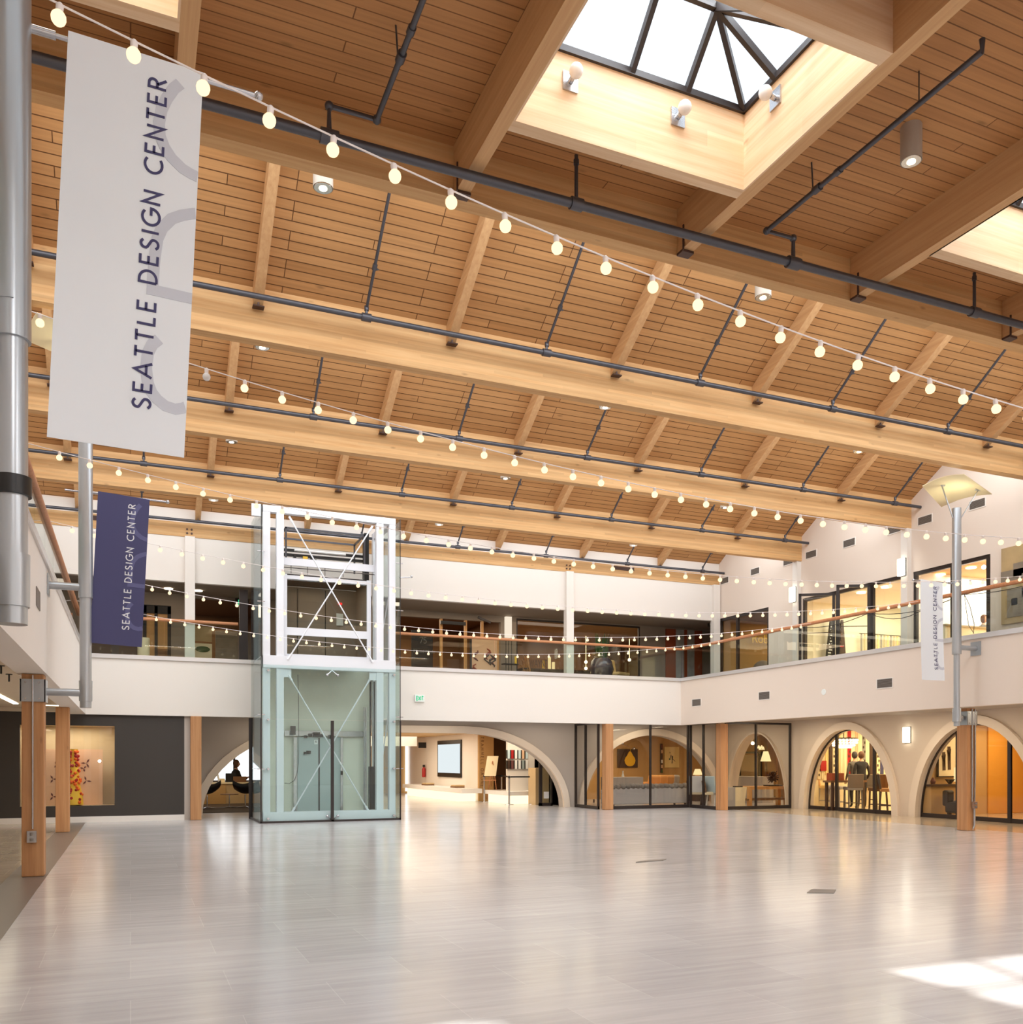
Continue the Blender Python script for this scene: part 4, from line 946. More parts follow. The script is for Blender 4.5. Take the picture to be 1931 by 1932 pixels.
for x in (3.62, 4.02, 4.45, 4.9, 5.4): tr.tube([(x, 22.35, 6.28), (x, 22.35, 6.09)], 0.008, 6)
tr.tube([(3.42, 22.34, 6.22), (5.7, 22.34, 6.22)], 0.012, 6); tr.build('cab_top_rail', 'vent_dark', lift)
fr = MB()
for x, y in ((3.52, 22.5), (5.48, 22.5), (3.52, 23.6), (5.48, 23.6)): fr.box(x - 0.02, x + 0.02, y - 0.02, y + 0.02, 6.46, 7.25)
fr.box(3.5, 5.5, 22.48, 22.52, 7.21, 7.25).box(3.5, 5.5, 23.58, 23.62, 7.21, 7.25).box(3.5, 3.54, 22.5, 23.6, 7.21, 7.25).box(5.46, 5.5, 22.5, 23.6, 7.21, 7.25)
fr.build('angle_iron_frame', 'pipe', lift)
MB().box(3.42, 5.72, 23.0, 23.1, 6.66, 6.72).box(3.42, 5.7, 23.1, 23.18, 6.80, 6.86).build('door_track', 'black', lift)
MB().tube([(3.8, 22.95, 6.80), (5.1, 22.95, 6.80)], 0.035, 12).build('fluorescent_tube', 'white', lift)
MB().box(3.75, 4.35, 22.9, 23.0, 6.54, 6.60).box(3.78, 3.84, 22.9, 23.0, 6.6, 6.68).box(4.2, 4.3, 22.9, 23.0, 6.6, 6.68).build('drive_bracket', 'black', lift)
MB().box(4.0, 4.12, 22.88, 22.9, 6.55, 6.65).build('warning_label', 'yellow', lift)
MB().box(5.58, 5.70, 22.9, 23.1, 6.1, 7.4).build('hoist_rail', 'black', lift)
area('cab_ceiling_lamp', (4.5, 23.1, 6.03), 1.2, 0.6, 6, (1, 0.85, 0.7))
MB().tube([(6.32, 22.2, 6.17), (6.62, 22.2, 6.2)], 0.016, 8).ball((6.64, 22.2, 6.22), 0.035, 8, 6).build('camera_arm', 'steel', lift)
# ================================================================= FITTINGS ON THE WALLS
def vent(x, y0, y1, z0, z1, label, grp):
    t = thing('air_vent', label, 'vent', (x, (y0 + y1) / 2, z0), grp)
    f = MB().box(x - 0.012, x, y0 - 0.02, y1 + 0.02, z0 - 0.02, z0).box(x - 0.012, x, y0 - 0.02, y1 + 0.02, z1, z1 + 0.02).box(x - 0.012, x, y0 - 0.02, y0, z0, z1).box(x - 0.012, x, y1, y1 + 0.02, z0, z1)
    f.build('frame', 'wall', t); MB().box(x - 0.004, x - 0.001, y0, y1, z0, z1).build('grille_back', 'vent_dark', t)
    g = MB(); n = 7
    for i in range(n): zz = z0 + (i + 0.5) * (z1 - z0) / n; g.box(x - 0.01, x - 0.004, y0, y1, zz - 0.007, zz + 0.004)
    g.build('slats', 'vent', t)
hv = [(23.70, 24.11, 'at the corner beside the back wall'), (22.17, 22.57, 'second from the back corner'), (20.67, 21.07, 'just behind the first pilaster'), (19.71, 20.12, 'just in front of the first pilaster'),
      (18.26, 18.67, 'in mid gable between both pilasters'), (16.73, 17.14, 'just behind the second pilaster'), (15.79, 16.19, 'just in front of the second pilaster'), (14.34, 14.74, 'beside the lit pole reflector')]
for a, b, lb in hv: vent(XR, a, b, 7.2, 7.38, 'small grey vent high on the right wall, ' + lb, 'vents high on the right wall')
for a, b, lb in ((22.92, 23.37, 'smallest, nearest the corner'), (19.72, 20.17, 'middle one'), (15.45, 15.90, 'nearest the right hand banner')):
    vent(16.0, a, b, 3.18, 3.38, 'grey vent in the right balcony front, ' + lb, 'vents in the balcony front')
t = thing('air_vent', 'narrow vent in the left balcony front beside the silver pole', 'vent', (-1.0, 12.0, 3.2))
MB().box(-0.999, -0.99, 11.6, 12.05, 3.28, 3.5).build('grille', 'vent', t)
MB().lathe((0, 0, 0), [(0.001, 0)], 4)
sp = MB(); sp.tube([(15.999, 17.65, 3.22), (15.985, 17.65, 3.22)], 0.075, 24); tag(sp.build('wall_speaker', 'sign_white'), 'round white cover on the right balcony front', 'speaker')
def sconce(x, y, z, label, w_=0.19, h_=0.42):
    t = thing('wall_sconce', label, 'wall lamp', (x, y, z), 'lit wall sconces')
    MB().box(x - 0.02, x - 0.002, y - w_ / 2 - 0.008, y + w_ / 2 + 0.008, z - 0.008, z + h_ + 0.008).build('back_plate', 'dark_frame', t)
    MB().box(x - 0.1, x - 0.021, y - w_ / 2, y + w_ / 2, z, z + h_).build('diffuser', 'sconce', t, bevel=0.01)
sconce(XR - 0.14, 20.47, 6.03, 'lit rectangular sconce on the farther upper pilaster')
sconce(XR - 0.14, 16.53, 6.03, 'lit rectangular sconce on the nearer upper pilaster')
sconce(19.3, 18.1, 1.98, 'lit rectangular sconce between the two right hand arches')
# exit signs
t = thing('exit_sign', 'white exit sign with green letters on the back balcony front', 'sign', (7.6, 23.98, 3.0))
q0 = at_y(783, 1324, 23.97); q1 = at_y(801, 1311, 23.97)
MB().box(q0.x, q1.x, 23.95, 23.998, q0.z, q1.z).build('sign_box', 'sign_white', t)
hh = (q1.z - q0.z) * 0.66; L = text_len('EXIT', 0.22) * hh * 0.62
letters(MB(), 'EXIT', (q0.x + (q1.x - q0.x - L) / 2, 23.948, q0.z + (q1.z - q0.z) * 0.17), (1, 0, 0), (0, 0, 1), hh, gap=0.22, stroke=0.2, stretch=0.62).build('lettering', 'green', t)
# bolts and bracket plates on the back beam
bm_ = 0
for px in (357.5, 1073):
    t = thing('beam_bolts', 'four bolt heads in the back beam above the %s white column' % ('left' if px < 500 else 'right'), 'bolts', (0, 0, 0), 'bolt heads'); del_ = at_y(px, 1010 if px < 500 else 1068, 24.18)
    for dx in (-0.055, 0.055):
        for dz in (-0.05, 0.05):
            MB().tube([(del_.x + dx, 24.2, 7.32 + dz), (del_.x + dx, 24.17, 7.32 + dz)], 0.024, 12).build('bolt_head', 'hanger', t)
for px0, px1, lb in ((1156, 1197, 'right'), (165, 188, 'left, half behind the indigo banner')):
    a = at_y(px0, 1075, 24.18); b = at_y(px1, 1080, 24.18)
    t = MB().box(a.x, b.x, 24.18, 24.2, 7.38, 7.49).build('beam_plate', 'hanger'); tag(t, 'grey steel plate on the back beam, ' + lb, 'bracket')
# left aisle: linear lights, sprinklers
t = thing('linear_light', 'long linear ceiling light in the left aisle running away from the camera', 'ceiling light', (-2.3, 20, 2.74))
MB().box(-2.36, -2.26, 14.0, 22.3, 2.735, 2.75).build('lens', 'strip', t)
t = thing('linear_light', 'short linear ceiling light in the left aisle near the charcoal wall', 'ceiling light', (-2, 22.6, 2.74))
MB().box(-2.2, -1.5, 22.65, 22.72, 2.735, 2.75).build('lens', 'strip', t)
for (px, py, n_) in ((2, 1262, 'nearer'), (17, 1278, 'farther')):
    q = at_z(px, py - 5, 2.74); m = MB().tube([(q.x, q.y, 2.75), (q.x, q.y, 2.64)], 0.012, 8); m.tube([(q.x, q.y, 2.75), (q.x, q.y, 2.74)], 0.045, 14)
    tag(m.build('fire_sprinkler', 'black'), 'small black sprinkler head on the left aisle ceiling, the %s one' % n_, 'sprinkler', 'sprinkler heads')
# floor boxes
for (pts, lb) in (([(1200, 1628), (1252, 1624), (1258, 1621), (1206, 1625)], 'farther, thinner looking metal floor box lid'), ([(1523, 1685), (1574, 1686), (1578, 1679), (1532, 1678)], 'nearer metal floor box lid in the stone floor')):
    q = [at_z(px, py, 0.0) for px, py in pts]
    m = MB(); m.prism([(p.x, p.y) for p in q], lambda u, v, d: (u, v, d), 0.0005, 0.006); tag(m.build('floor_box', 'vent'), lb, 'floor hatch')
# display window in the charcoal wall
t = thing('display_window', 'lit display niche with a patterned dress in the charcoal wall', 'display window', (-1.39, 24.2, DZ0))
m = MB().box(DX0, DX1, 24.9, 24.95, DZ0, DZ1).box(DX0 - 0.03, DX0, 24.3, 24.9, DZ0, DZ1).box(DX1, DX1 + 0.03, 24.3, 24.9, DZ0, DZ1).box(DX0, DX1, 24.3, 24.9, DZ1, DZ1 + 0.03).box(DX0, DX1, 24.3, 24.9, DZ0 - 0.03, DZ0)
m.build('lining', 'beige', t)
MB().box(DX0 + 0.5, DX1 - 0.28, 24.6, 24.64, DZ0, 1.78).build('inner_panel', 'peach', t)
MB().box(DX0, DX1, 24.2, 24.206, DZ0, DZ1).build('glass', 'shop_glass', t)
dr = MB(); prof = [(0.215, 0.0), (0.20, 0.2), (0.14, 0.5), (0.115, 0.8), (0.09, 1.05), (0.075, 1.2), (0.095, 1.36)]
dc = at_y(141, 1490, 24.45); dr.lathe((-1.3 + 0.02, 24.45, DZ0 + 0.02), prof, 24); dress = dr.build('dress', 'gold', t)
for i in range(80):
    a_ = random.uniform(pi, 2 * pi); z_ = random.uniform(0.05, 1.3); r_ = 0.212 - (0.212 - 0.092) * min(1, z_ / 1.05)
    MB().ball((-1.28 + (r_ + 0.002) * cos(a_), 24.45 + (r_ + 0.002) * sin(a_), DZ0 + 0.02 + z_), random.uniform(0.028, 0.045), 10, 6, (1, 1, 1)).build('dress_flower', random.choice(['crimson', 'orange', 'red', 'orange']), dress)
for (px, py, s_, r_) in ((100, 1470, 1, 0), (100, 1503, 1, 2), (163, 1440, 1.2, 1), (163, 1473, 1.1, 4), (150, 1512, 1, 3), (158, 1450, .8, 5), (107, 1443, .8, 2)):
    q = at_y(px, py, 24.59); m = MB()
    for kx in range(3):
        an = r_ + kx * 2.1; d = Vector((cos(an), 0, sin(an))); pz_ = Vector((-d.z, 0, d.x)); L = 0.11 * s_
        m.add([q, q + d * L * 0.5 + pz_ * 0.022, q + d * L, q + d * L * 0.5 - pz_ * 0.022, q + Vector((0, 0.004, 0))], [(0, 1, 2, 3), (4, 3, 2, 1)])
    m.build('paper_bird', 'plum', t)
area('display_lamp', (-1.39, 24.42, DZ1 - 0.03), 1.6, 0.15, 18, (1.0, 0.9, 0.76))
q = at_y(188, 1436, 24.35); MB().ball(q, 0.035, 12, 8).build('spot_lamp', emit('display_spot_glow', (1, .97, .92), 14, False), t)

# ================================================================= PEOPLE
def person(loc, yaw, label, pose='stand', scale=1.0, hair='hair_brown', shirt='cloth_dark', pants='cloth_dark', long_hair=False, turn=0.0):
    V = []; R = []; E_ = []
    def v(p, r): V.append(Vector(p)); R.append(r); return len(V) - 1
    def chain(i, pts):
        for p, r in pts:
            j = v(p, r); E_.append((i, j)); i = j
        return i
    sit = pose == 'sit'; hz = 0.50 if sit else 0.93
    pel = v((0, 0, hz), 0.135)
    wst = chain(pel, [((0, 0.0, hz + 0.17), 0.125)]); ch = chain(wst, [((0, 0.01, hz + 0.36), 0.145)]); up_ = chain(ch, [((0, 0.0, hz + 0.48), 0.11)])
    nk = chain(up_, [((0, -0.0, hz + 0.56), 0.052)]); hb = chain(nk, [((0, -0.01, hz + 0.64), 0.055)])
    for s_ in (-1, 1):
        if sit:
            k = chain(pel, [((s_ * 0.10, -0.03, hz - 0.0), 0.095), ((s_ * 0.13, -0.24, hz + 0.01), 0.08), ((s_ * 0.13, -0.46, hz), 0.062), ((s_ * 0.13, -0.46, 0.26), 0.055), ((s_ * 0.13, -0.46, 0.08), 0.04), ((s_ * 0.13, -0.53, 0.045), 0.04), ((s_ * 0.13, -0.64, 0.035), 0.032)])
            sh = chain(up_, [((s_ * 0.17, 0.0, hz + 0.46), 0.062), ((s_ * 0.24, -0.03, hz + 0.32), 0.05), ((s_ * 0.26, -0.10, hz + 0.2), 0.042), ((s_ * 0.20, -0.24, hz + 0.24), 0.036), ((s_ * 0.13, -0.34, hz + 0.30), 0.026)])
            hd = V[sh]; fd = Vector((-s_ * 0.5, -0.8, 0.2)).normalized()
        else:
            chain(pel, [((s_ * 0.095, 0, 0.86), 0.1), ((s_ * 0.10, 0.0, 0.66), 0.082), ((s_ * 0.105, -0.01, 0.48), 0.062), ((s_ * 0.11, 0.01, 0.3), 0.056), ((s_ * 0.11, 0.02, 0.10), 0.04), ((s_ * 0.11, -0.04, 0.05), 0.04), ((s_ * 0.12, -0.16, 0.035), 0.032)])
            sh = chain(up_, [((s_ * 0.17, 0.0, hz + 0.46), 0.062), ((s_ * 0.225, 0.02, hz + 0.3), 0.052), ((s_ * 0.25, 0.02, hz + 0.16), 0.042), ((s_ * 0.24, -0.08, hz + 0.02), 0.036), ((s_ * 0.22, -0.16, hz - 0.06), 0.026)])
            hd = V[sh]; fd = Vector((-s_ * 0.15, -0.55, -0.8)).normalized()
        pm = chain(sh, [(hd + fd * 0.05, 0.026)]); c0 = V[pm]; sd2 = fd.cross(Vector((0, 0, 1))).normalized()
        for f in range(4):
            b0 = c0 + sd2 * (-0.027 + 0.018 * f) + fd * 0.02; ln = (0.032, 0.038, 0.036, 0.028)[f]
            chain(pm, [(b0, 0.0095), (b0 + fd * ln + Vector((0, 0, -0.006)), 0.0085), (b0 + fd * ln * 1.8 + Vector((0, 0, -0.02)), 0.0075)])
        chain(sh, [(hd + fd * 0.03 + sd2 * 0.035 * s_, 0.01), (hd + fd * 0.06 + sd2 * 0.05 * s_, 0.009)])
    me = bpy.data.meshes.new('person_body'); me.from_pydata([tuple(p) for p in V], E_, []); ob = bpy.data.objects.new('tmp', me); C.objects.link(ob)
    sk = ob.modifiers.new('skin', 'SKIN'); sk.use_smooth_shade = True
    for i, d in enumerate(me.skin_vertices[0].data): d.radius = (R[i] * (1.2 if i in (pel, wst, ch, up_) else 1), R[i] * (0.82 if i in (pel, wst, ch, up_) else 1)); d.use_root = (i == pel)
    ss = ob.modifiers.new('sub', 'SUBSURF'); ss.levels = 1; ss.render_levels = 1
    dg = bpy.context.evaluated_depsgraph_get(); nm = bpy.data.meshes.new_from_object(ob.evaluated_get(dg))
    bpy.data.objects.remove(ob, do_unlink=True)
    # head joined into the body surface
    bm = bmesh.new(); bm.from_mesh(nm); hc = Vector((0, -0.02, hz + 0.725))
    r_ = bmesh.ops.create_uvsphere(bm, u_segments=20, v_segments=14, radius=0.105)
    Rz = Matrix.Rotation(turn, 3, 'Z')
    for q in r_['verts']:
        p = q.co; p.x *= 0.76; p.y *= 0.92; p.z *= 1.12
        if p.z < -0.03: p.x *= 1 - 0.25 * (-p.z - 0.03) / 0.09; p.y = p.y * 0.9 - 0.008
        if p.y < -0.07 and abs(p.x) < 0.02 and -0.04 < p.z < 0.02: p.y -= 0.018
    for s_ in (-1, 1):
        e = bmesh.ops.create_uvsphere(bm, u_segments=8, v_segments=6, radius=0.024)
        for q in e['verts']: q.co.x = q.co.x * 0.35 + s_ * 0.08; q.co.z *= 1.2; r_['verts'].append(q)
    for q in r_['verts']: q.co = Rz @ q.co + hc
    bm.to_mesh(nm); bm.free()
    for p in nm.polygons: p.use_smooth = True
    for m_ in (M['skin'], M[shirt], M[pants], M['black_leather']): nm.materials.append(m_)
    for p in nm.polygons:
        z_ = p.center.z; x_ = abs(p.center.x)
        if z_ > hz + 0.55: p.material_index = 0
        elif (not sit and x_ > 0.19 and z_ < hz - 0.03) or (sit and p.center.y < -0.31 and z_ > hz + 0.2): p.material_index = 0
        elif z_ < 0.085: p.material_index = 3
        elif z_ > hz - 0.02 and not (sit and p.center.y < -0.15 and z_ < hz + 0.1): p.material_index = 1
        else: p.material_index = 2
    t = bpy.data.objects.new('person', nm); C.objects.link(t); t.location = loc; t.rotation_euler = (0, 0, yaw); t.scale = (scale,) * 3
    tag(t, label, 'person')
    hm = MB(); hm.ball((0, 0.012, 0.02), 0.112, 20, 12, (0.82, 0.92, 1.06))
    hm.v = [tuple(Vector(p) + Vector((0, 0.016 if p[1] > -0.06 and p[2] > -0.02 else 0.035, 0)) for _ in (0,)) if False else (p[0], max(p[1], -0.055 - 0.0) if p[2] < 0.06 else p[1], p[2]) for p in hm.v]
    if long_hair: hm.v = [(p[0] * (1.12 if p[2] < 0 else 1), p[1], p[2] * (1.5 if p[2] < -0.02 and p[1] > -0.02 else 1)) for p in hm.v]
    hm.v = [tuple(Rz @ Vector(p) + hc) for p in hm.v]
    h_ = hm.build('hair', hair, None, smooth=True); h_.parent = t
    fe = MB()
    for s_ in (-1, 1): fe.ball(tuple(Rz @ Vector((s_ * 0.03, -0.088, 0.012)) + hc), 0.009, 8, 6)
    f_ = fe.build('eyes', 'black', None, smooth=True); f_.parent = t
    mo = MB().ball(tuple(Rz @ Vector((0, -0.088, -0.052)) + hc), 0.018, 10, 6, (1, 0.4, 0.3)).build('mouth', 'red', None, smooth=True); mo.parent = t
    return t

# ================================================================= SHOPS AND LOBBY
def room(n, x0, x1, y0, y1, z0, z1, wall, ceil, skip='', floor=None):
    """walls of a room seen through an opening; skip lists the open sides"""
    if 'l' not in skip: struct('wall_%s_left' % n, MB().box(x0 - 0.1, x0, y0, y1, z0, z1), wall)
    if 'r' not in skip: struct('wall_%s_right' % n, MB().box(x1, x1 + 0.1, y0, y1, z0, z1), wall)
    if 'f' not in skip: struct('wall_%s_near' % n, MB().box(x0, x1, y0 - 0.1, y0, z0, z1), wall)
    if 'b' not in skip: struct('wall_%s_far' % n, MB().box(x0, x1, y1, y1 + 0.1, z0, z1), wall)
    struct('ceiling_%s' % n, MB().box(x0, x1, y0, y1, z1, z1 + 0.08), ceil)
    if floor: struct('floor_%s' % n, MB().box(x0, x1, y0, y1, z0 - 0.02, z0 + 0.005), floor)
def lamp(x, y, z, sx, sy, p, c=(1.0, 0.8, 0.55)): area('ceiling_lamp', (x, y, z), sx, sy, p, c)
def boxthing(name, label, cat, mat, x0, x1, y0, y1, z0, z1, group=None, bevel=0.0):
    o = MB().box(x0, x1, y0, y1, z0, z1).build(name, mat, None, bevel=bevel); return tag(o, label, cat, group)
def legs(t, x0, x1, y0, y1, h, mat, w_=0.04, z=0.0):
    for x in (x0, x1):
        for y in (y0, y1): MB().box(x - w_ / 2, x + w_ / 2, y - w_ / 2, y + w_ / 2, z + 0.003, z + h).build('leg', mat, t)
# ---- lobby behind the wide arch
struct('ceiling_lobby', MB().box(1.4, 14.4, 26.3, 40.0, 2.52, 2.62), 'warm_tan')
struct('wall_lobby_screen', MB().box(11.8, 11.95, 31.0, 40.0, 0, 2.52), 'wall')
struct('wall_lobby_far', MB().box(4.9, 11.8, 40.0, 40.15, 0, 2.52), 'warm_tan')
struct('wall_lobby_sign', MB().box(11.8, 12.38, 30.85, 31.0, 0, 2.52), 'warm_tan')
struct('wall_lobby_recess', MB().box(12.38, 14.4, 32.0, 32.1, 0, 2.52), 'brown')
struct('wall_lobby_catalog', MB().box(12.15, 13.2, 29.0, 29.12, 0, 2.52), 'wall')
struct('wall_lobby_side', MB().box(13.2, 13.3, 26.3, 29.12, 0, 2.52), 'grey_wall')
struct('wall_lobby_right', MB().box(14.4, 14.5, 29.1, 32.1, 0, 2.52), 'brown_dark')
struct('wall_reception_divide', MB().box(4.9, 5.0, 27.5, 40.0, 0, 2.52), 'warm_tan')
lamp(8.5, 34, 2.5, 5, 6, 260, (1.0, 0.86, 0.66)); lamp(8.5, 28.3, 2.5, 6, 2.5, 150, (1.0, 0.86, 0.68)); lamp(12.4, 28.0, 2.5, 1.0, 1.2, 28, (1.0, 0.84, 0.62))
def vletters(t, txt, x, y, z_top, h, mat, gap=0.3, stroke=0.13):
    """upright word turned to read downwards"""
    return letters(MB(), txt, (x, y, z_top), (0, 0, -1), (1, 0, 0), h, gap=gap, stroke=stroke).build('lettering', mat, t)
t = thing('wall_lettering', 'vertical showroom name on the ochre wall beyond the wide arch', 'sign', (12.0, 30.84, 1.0))
a = at_y(909, 1390, 30.84); b = at_y(909, 1484, 30.84)
hL = (a.z - b.z) / text_len('TRAMMELL GAGNE', 0.45)
vletters(t, 'TRAMMELL GAGNE', a.x - 0.03, 30.848, a.z, hL, 'brown', gap=0.45, stroke=0.12)
t = thing('wall_screen', 'large blank pale blue screen with black frame in the lobby', 'screen', (11.75, 33, 1.6))
a = at_x(826, 1399, 11.75); b = at_x(870, 1465, 11.75)
MB().box(11.74, 11.8, b.y, a.y, b.z - 0.05, a.z + 0.02).build('frame', 'black', t)
MB().box(11.725, 11.74, b.y + 0.08, a.y - 0.12, b.z + 0.12, a.z - 0.14).build('panel', emit('screen_glow', (0.84, 0.92, 0.94), 0.95, False), t)
def light_bench(label, pts, z0, z1, inner=0.12, feet=True):
    t = thing('light_bench', label, 'bench', (pts[0][0], pts[0][1], 0), 'lit lobby benches')
    MB().prism(pts, lambda u, v, d: (u, v, d), z0, z1).build('slab', 'white', t)
    c = Vector((sum(p[0] for p in pts) / 4, sum(p[1] for p in pts) / 4)); ip = [tuple(c + (Vector(p) - c) * 0.86) for p in pts]
    MB().prism(ip, lambda u, v, d: (u, v, d), 0.0, z0).build('glowing_base', emit('bench_glow_%d' % int(pts[0][0] * 10), (1.0, 0.82, 0.55), 1.5, False), t)
    return t
light_bench('long low white bench with glowing base along the lobby screen wall', [(10.95, 30.4), (11.75, 30.4), (11.75, 38.0), (10.95, 38.0)], 0.32, 0.48)
light_bench('short low white bench with glowing base under the fabric samples', [tuple(at_z(915, 1513, 0).xy), tuple(at_z(962, 1518, 0).xy), tuple(at_z(1013, 1516.5, 0).xy), tuple((at_z(1013, 1516.5, 0).xy + at_z(915, 1513, 0).xy - at_z(962, 1518, 0).xy))], 0.30, 0.44)
for x, y, lb in ((11.3, 35.5, 'farther'), (11.35, 32.0, 'nearer')):
    for k in range(2):
        boxthing('magazine', '%s magazine of the %s pile on the long lobby bench' % (('lower', 'upper')[k], lb), 'magazine', 'tan_desk' if k else 'brown', x - 0.2 + k * 0.03, x + 0.2, y - 0.28, y + 0.2, 0.482 + k * 0.05, 0.53 + k * 0.05, 'magazines on the lobby bench')
# fabric sample rack on the wall
t = thing('sample_rack', 'wall rack with two rows of coloured sample books', 'display rack', (12.8, 28.98, 1.2))
a = at_y(955.5, 1415, 28.97); b = at_y(996, 1451, 28.97); n = 6; cols = ['screen_frost', 'red', 'white', 'screen_frost', 'peach', 'screen_frost']; cols2 = ['brown_dark', 'plum', 'white', 'white', 'teal', 'white']
for r_, cc in enumerate((cols, cols2)):
    z1 = a.z - r_ * (a.z - b.z) * 0.54; z0 = z1 - (a.z - b.z) * 0.45
    for k in range(n):
        w_ = (b.x - a.x) / n; MB().box(a.x + w_ * k + 0.035, a.x + w_ * (k + 1), 28.95, 28.998, z0, z1).build('sample_book', cc[k], t)
        MB().box(a.x + w_ * k, a.x + w_ * k + 0.035, 28.93, 28.998, z0, z1).build('sample_spine', 'black', t)
# easel with board
t = thing('easel', 'wooden tripod easel holding a blank board in the lobby', 'easel', (11.95, 29.6, 0))
a = at_y(920, 1426.5, 29.55); b = at_y(941, 1426.5, 29.55); c_ = at_y(914, 1464, 29.45); d_ = at_y(936, 1464, 29.45)
MB().prism([(0, 0), (1, 0), (1, 1), (0, 1)], lambda u, v, d: tuple((a * (1 - u) + b * u) * v + (c_ * (1 - u) + d_ * u) * (1 - v) + Vector((0, d, 0))), 0, 0.01).build('board', 'cream', t)
top = at_y(930, 1436, 29.42)
for px, py, yy in ((918.5, 1511, 29.35), (940, 1512, 29.35), (927, 1509, 29.9)):
    f = at_z(px, py, 0.01); MB().bar(top, (f.x, f.y, 0.005), 0.03, 0.02).build('leg', 'rail', t)
l0 = at_y(914, 1472, 29.38); l1 = at_y(936, 1472, 29.38); MB().bar(l0, l1, 0.05, 0.03).build('shelf', 'rail', t)
# stanchions with belt
def stanchion(px, py, lb):
    q = at_z(px, py, 0.0); t = thing('stanchion', 'dark metal belt barrier post, ' + lb, 'barrier post', (q.x, q.y, 0), 'belt barrier posts')
    MB().lathe((q.x, q.y, 0.002), [(0.17, 0.0), (0.16, 0.015), (0.03, 0.035)], 24).build('base', 'steel', t)
    MB().lathe((q.x, q.y, 0.03), [(0.03, 0), (0.03, 0.88)], 16).build('post', 'steel', t)
    MB().lathe((q.x, q.y, 0.9), [(0.036, 0), (0.036, 0.07), (0.02, 0.085)], 16).build('cap', 'black', t); return q
A_ = stanchion(914, 1513, 'left front one in the lobby'); B_ = stanchion(947, 1512, 'behind the others, next to the easel'); C_ = stanchion(961, 1518, 'middle front one'); D_ = stanchion(1006, 1517.5, 'rightmost one')
for (p, q, lb) in ((A_, B_, 'left'), (B_, C_, 'short middle'), (C_, D_, 'right')):
    d = (q - p).normalized() * 0.04
    tag(MB().bar(p + d + Vector((0, 0, 0.945)), q - d + Vector((0, 0, 0.945)), 0.006, 0.05).build('barrier_belt', 'black'), 'black %s belt between barrier posts in the lobby' % lb, 'belt', 'barrier belts')
# restroom sign, extinguisher, far lobby shapes
q = at_x(796, 1405, 11.6); boxthing('hanging_sign', 'small black hanging sign with white symbols in the lobby', 'sign', 'black', 11.45, 11.79, q.y - 0.04, q.y, q.z - 0.14, q.z + 0.1)
q = at_x(800, 1462, 11.7); t = thing('fire_extinguisher', 'red fire extinguisher on the lobby wall', 'fire extinguisher', (11.68, q.y, q.z))
MB().lathe((11.7, q.y, q.z - 0.1), [(0.07, 0), (0.08, 0.05), (0.08, 0.36), (0.03, 0.44)], 16).build('cylinder', 'red', t); MB().box(11.66, 11.74, q.y - 0.05, q.y + 0.05, q.z + 0.34, q.z + 0.44).build('valve', 'black', t)
a = at_y(758, 1480, 39.9); b = at_y(764, 1402, 39.9); boxthing('window_slot', 'tall narrow bright window at the far left of the lobby', 'window', 'daywin', a.x + 0.2, b.x + 0.15, 39.9, 39.98, 0.1, 2.2)
a = at_y(785, 1480, 39.9); b = at_y(795, 1402, 39.9); boxthing('window_slot', 'bright slatted window beside the lobby screen wall', 'window', 'daywin', a.x, b.x, 39.88, 39.98, 0.15, 2.2)
boxthing('lobby_beam', 'pale bulkhead over the far lobby passage', 'bulkhead', 'wall', 9.0, 11.0, 36.0, 36.3, 2.1, 2.5)
t = thing('lobby_door', 'narrow dark framed glass door at the right foot of the wide arch', 'door', (12.6, 26.9, 0))
a = at_y(1018, 1515, 26.9); b = at_y(1043, 1515, 26.9)
MB().box(a.x, a.x + 0.11, 26.9, 26.96, 0, 2.3).box(b.x - 0.05, b.x, 26.9, 26.96, 0, 2.3).box(a.x, b.x, 26.9, 26.96, 0, 0.1).build('frame', 'dark_frame', t)
MB().box(a.x + 0.11, b.x - 0.05, 26.92, 26.93, 0.1, 2.3).build('pane', 'glass', t)
boxthing('notice', 'white notice low on the dark glass door', 'notice', 'white', a.x + 0.16, a.x + 0.34, 26.88, 26.9, 0.25, 0.47)
boxthing('cabinet', 'tan cabinet seen through the dark glass door', 'cabinet', 'tan_desk', 12.6, 13.1, 27.6, 28.2, 0, 1.25)
# ---- reception at the left
boxthing('reception_window', 'bright window behind the reception desk', 'window', 'daywin', 0.2, 4.85, 35.9, 35.98, 0.75, 2.1)
boxthing('window_mullion', 'dark mullion in the bright reception window', 'mullion', 'dark_frame', 3.62, 3.70, 35.8, 35.88, 0.75, 2.2)
struct('wall_reception_far', MB().box(0, 4.9, 36.0, 36.1, 0, 2.52), 'brown_dark'); struct('wall_reception_left', MB().box(-0.1, 0, 26.3, 36.1, 0, 2.52), 'warm_tan')
struct('ceiling_reception', MB().box(0, 4.9, 26.6, 36.0, 2.2, 2.3), 'dark_frame')
lamp(2.6, 30.5, 2.18, 2, 3, 45)
t = thing('reception_desk', 'long tan reception desk beyond the left end of the arch', 'desk', (3, 32.2, 0))
MB().box(1.4, 4.8, 32.2, 32.26, 0.02, 0.70).build('front_panel', 'tan_desk', t); MB().box(1.35, 4.85, 32.15, 32.9, 0.70, 0.75).build('desktop', 'cream', t)
MB().box(1.4, 3.0, 32.12, 32.19, 0.02, 0.64).build('side_panel', 'warm_tan', t)
q = at_y(437, 1477, 32.5); boxthing('monitor', 'black computer monitor on the reception desk', 'monitor', 'black', q.x - 0.2, q.x + 0.14, 32.5, 32.56, 0.76, 1.06)
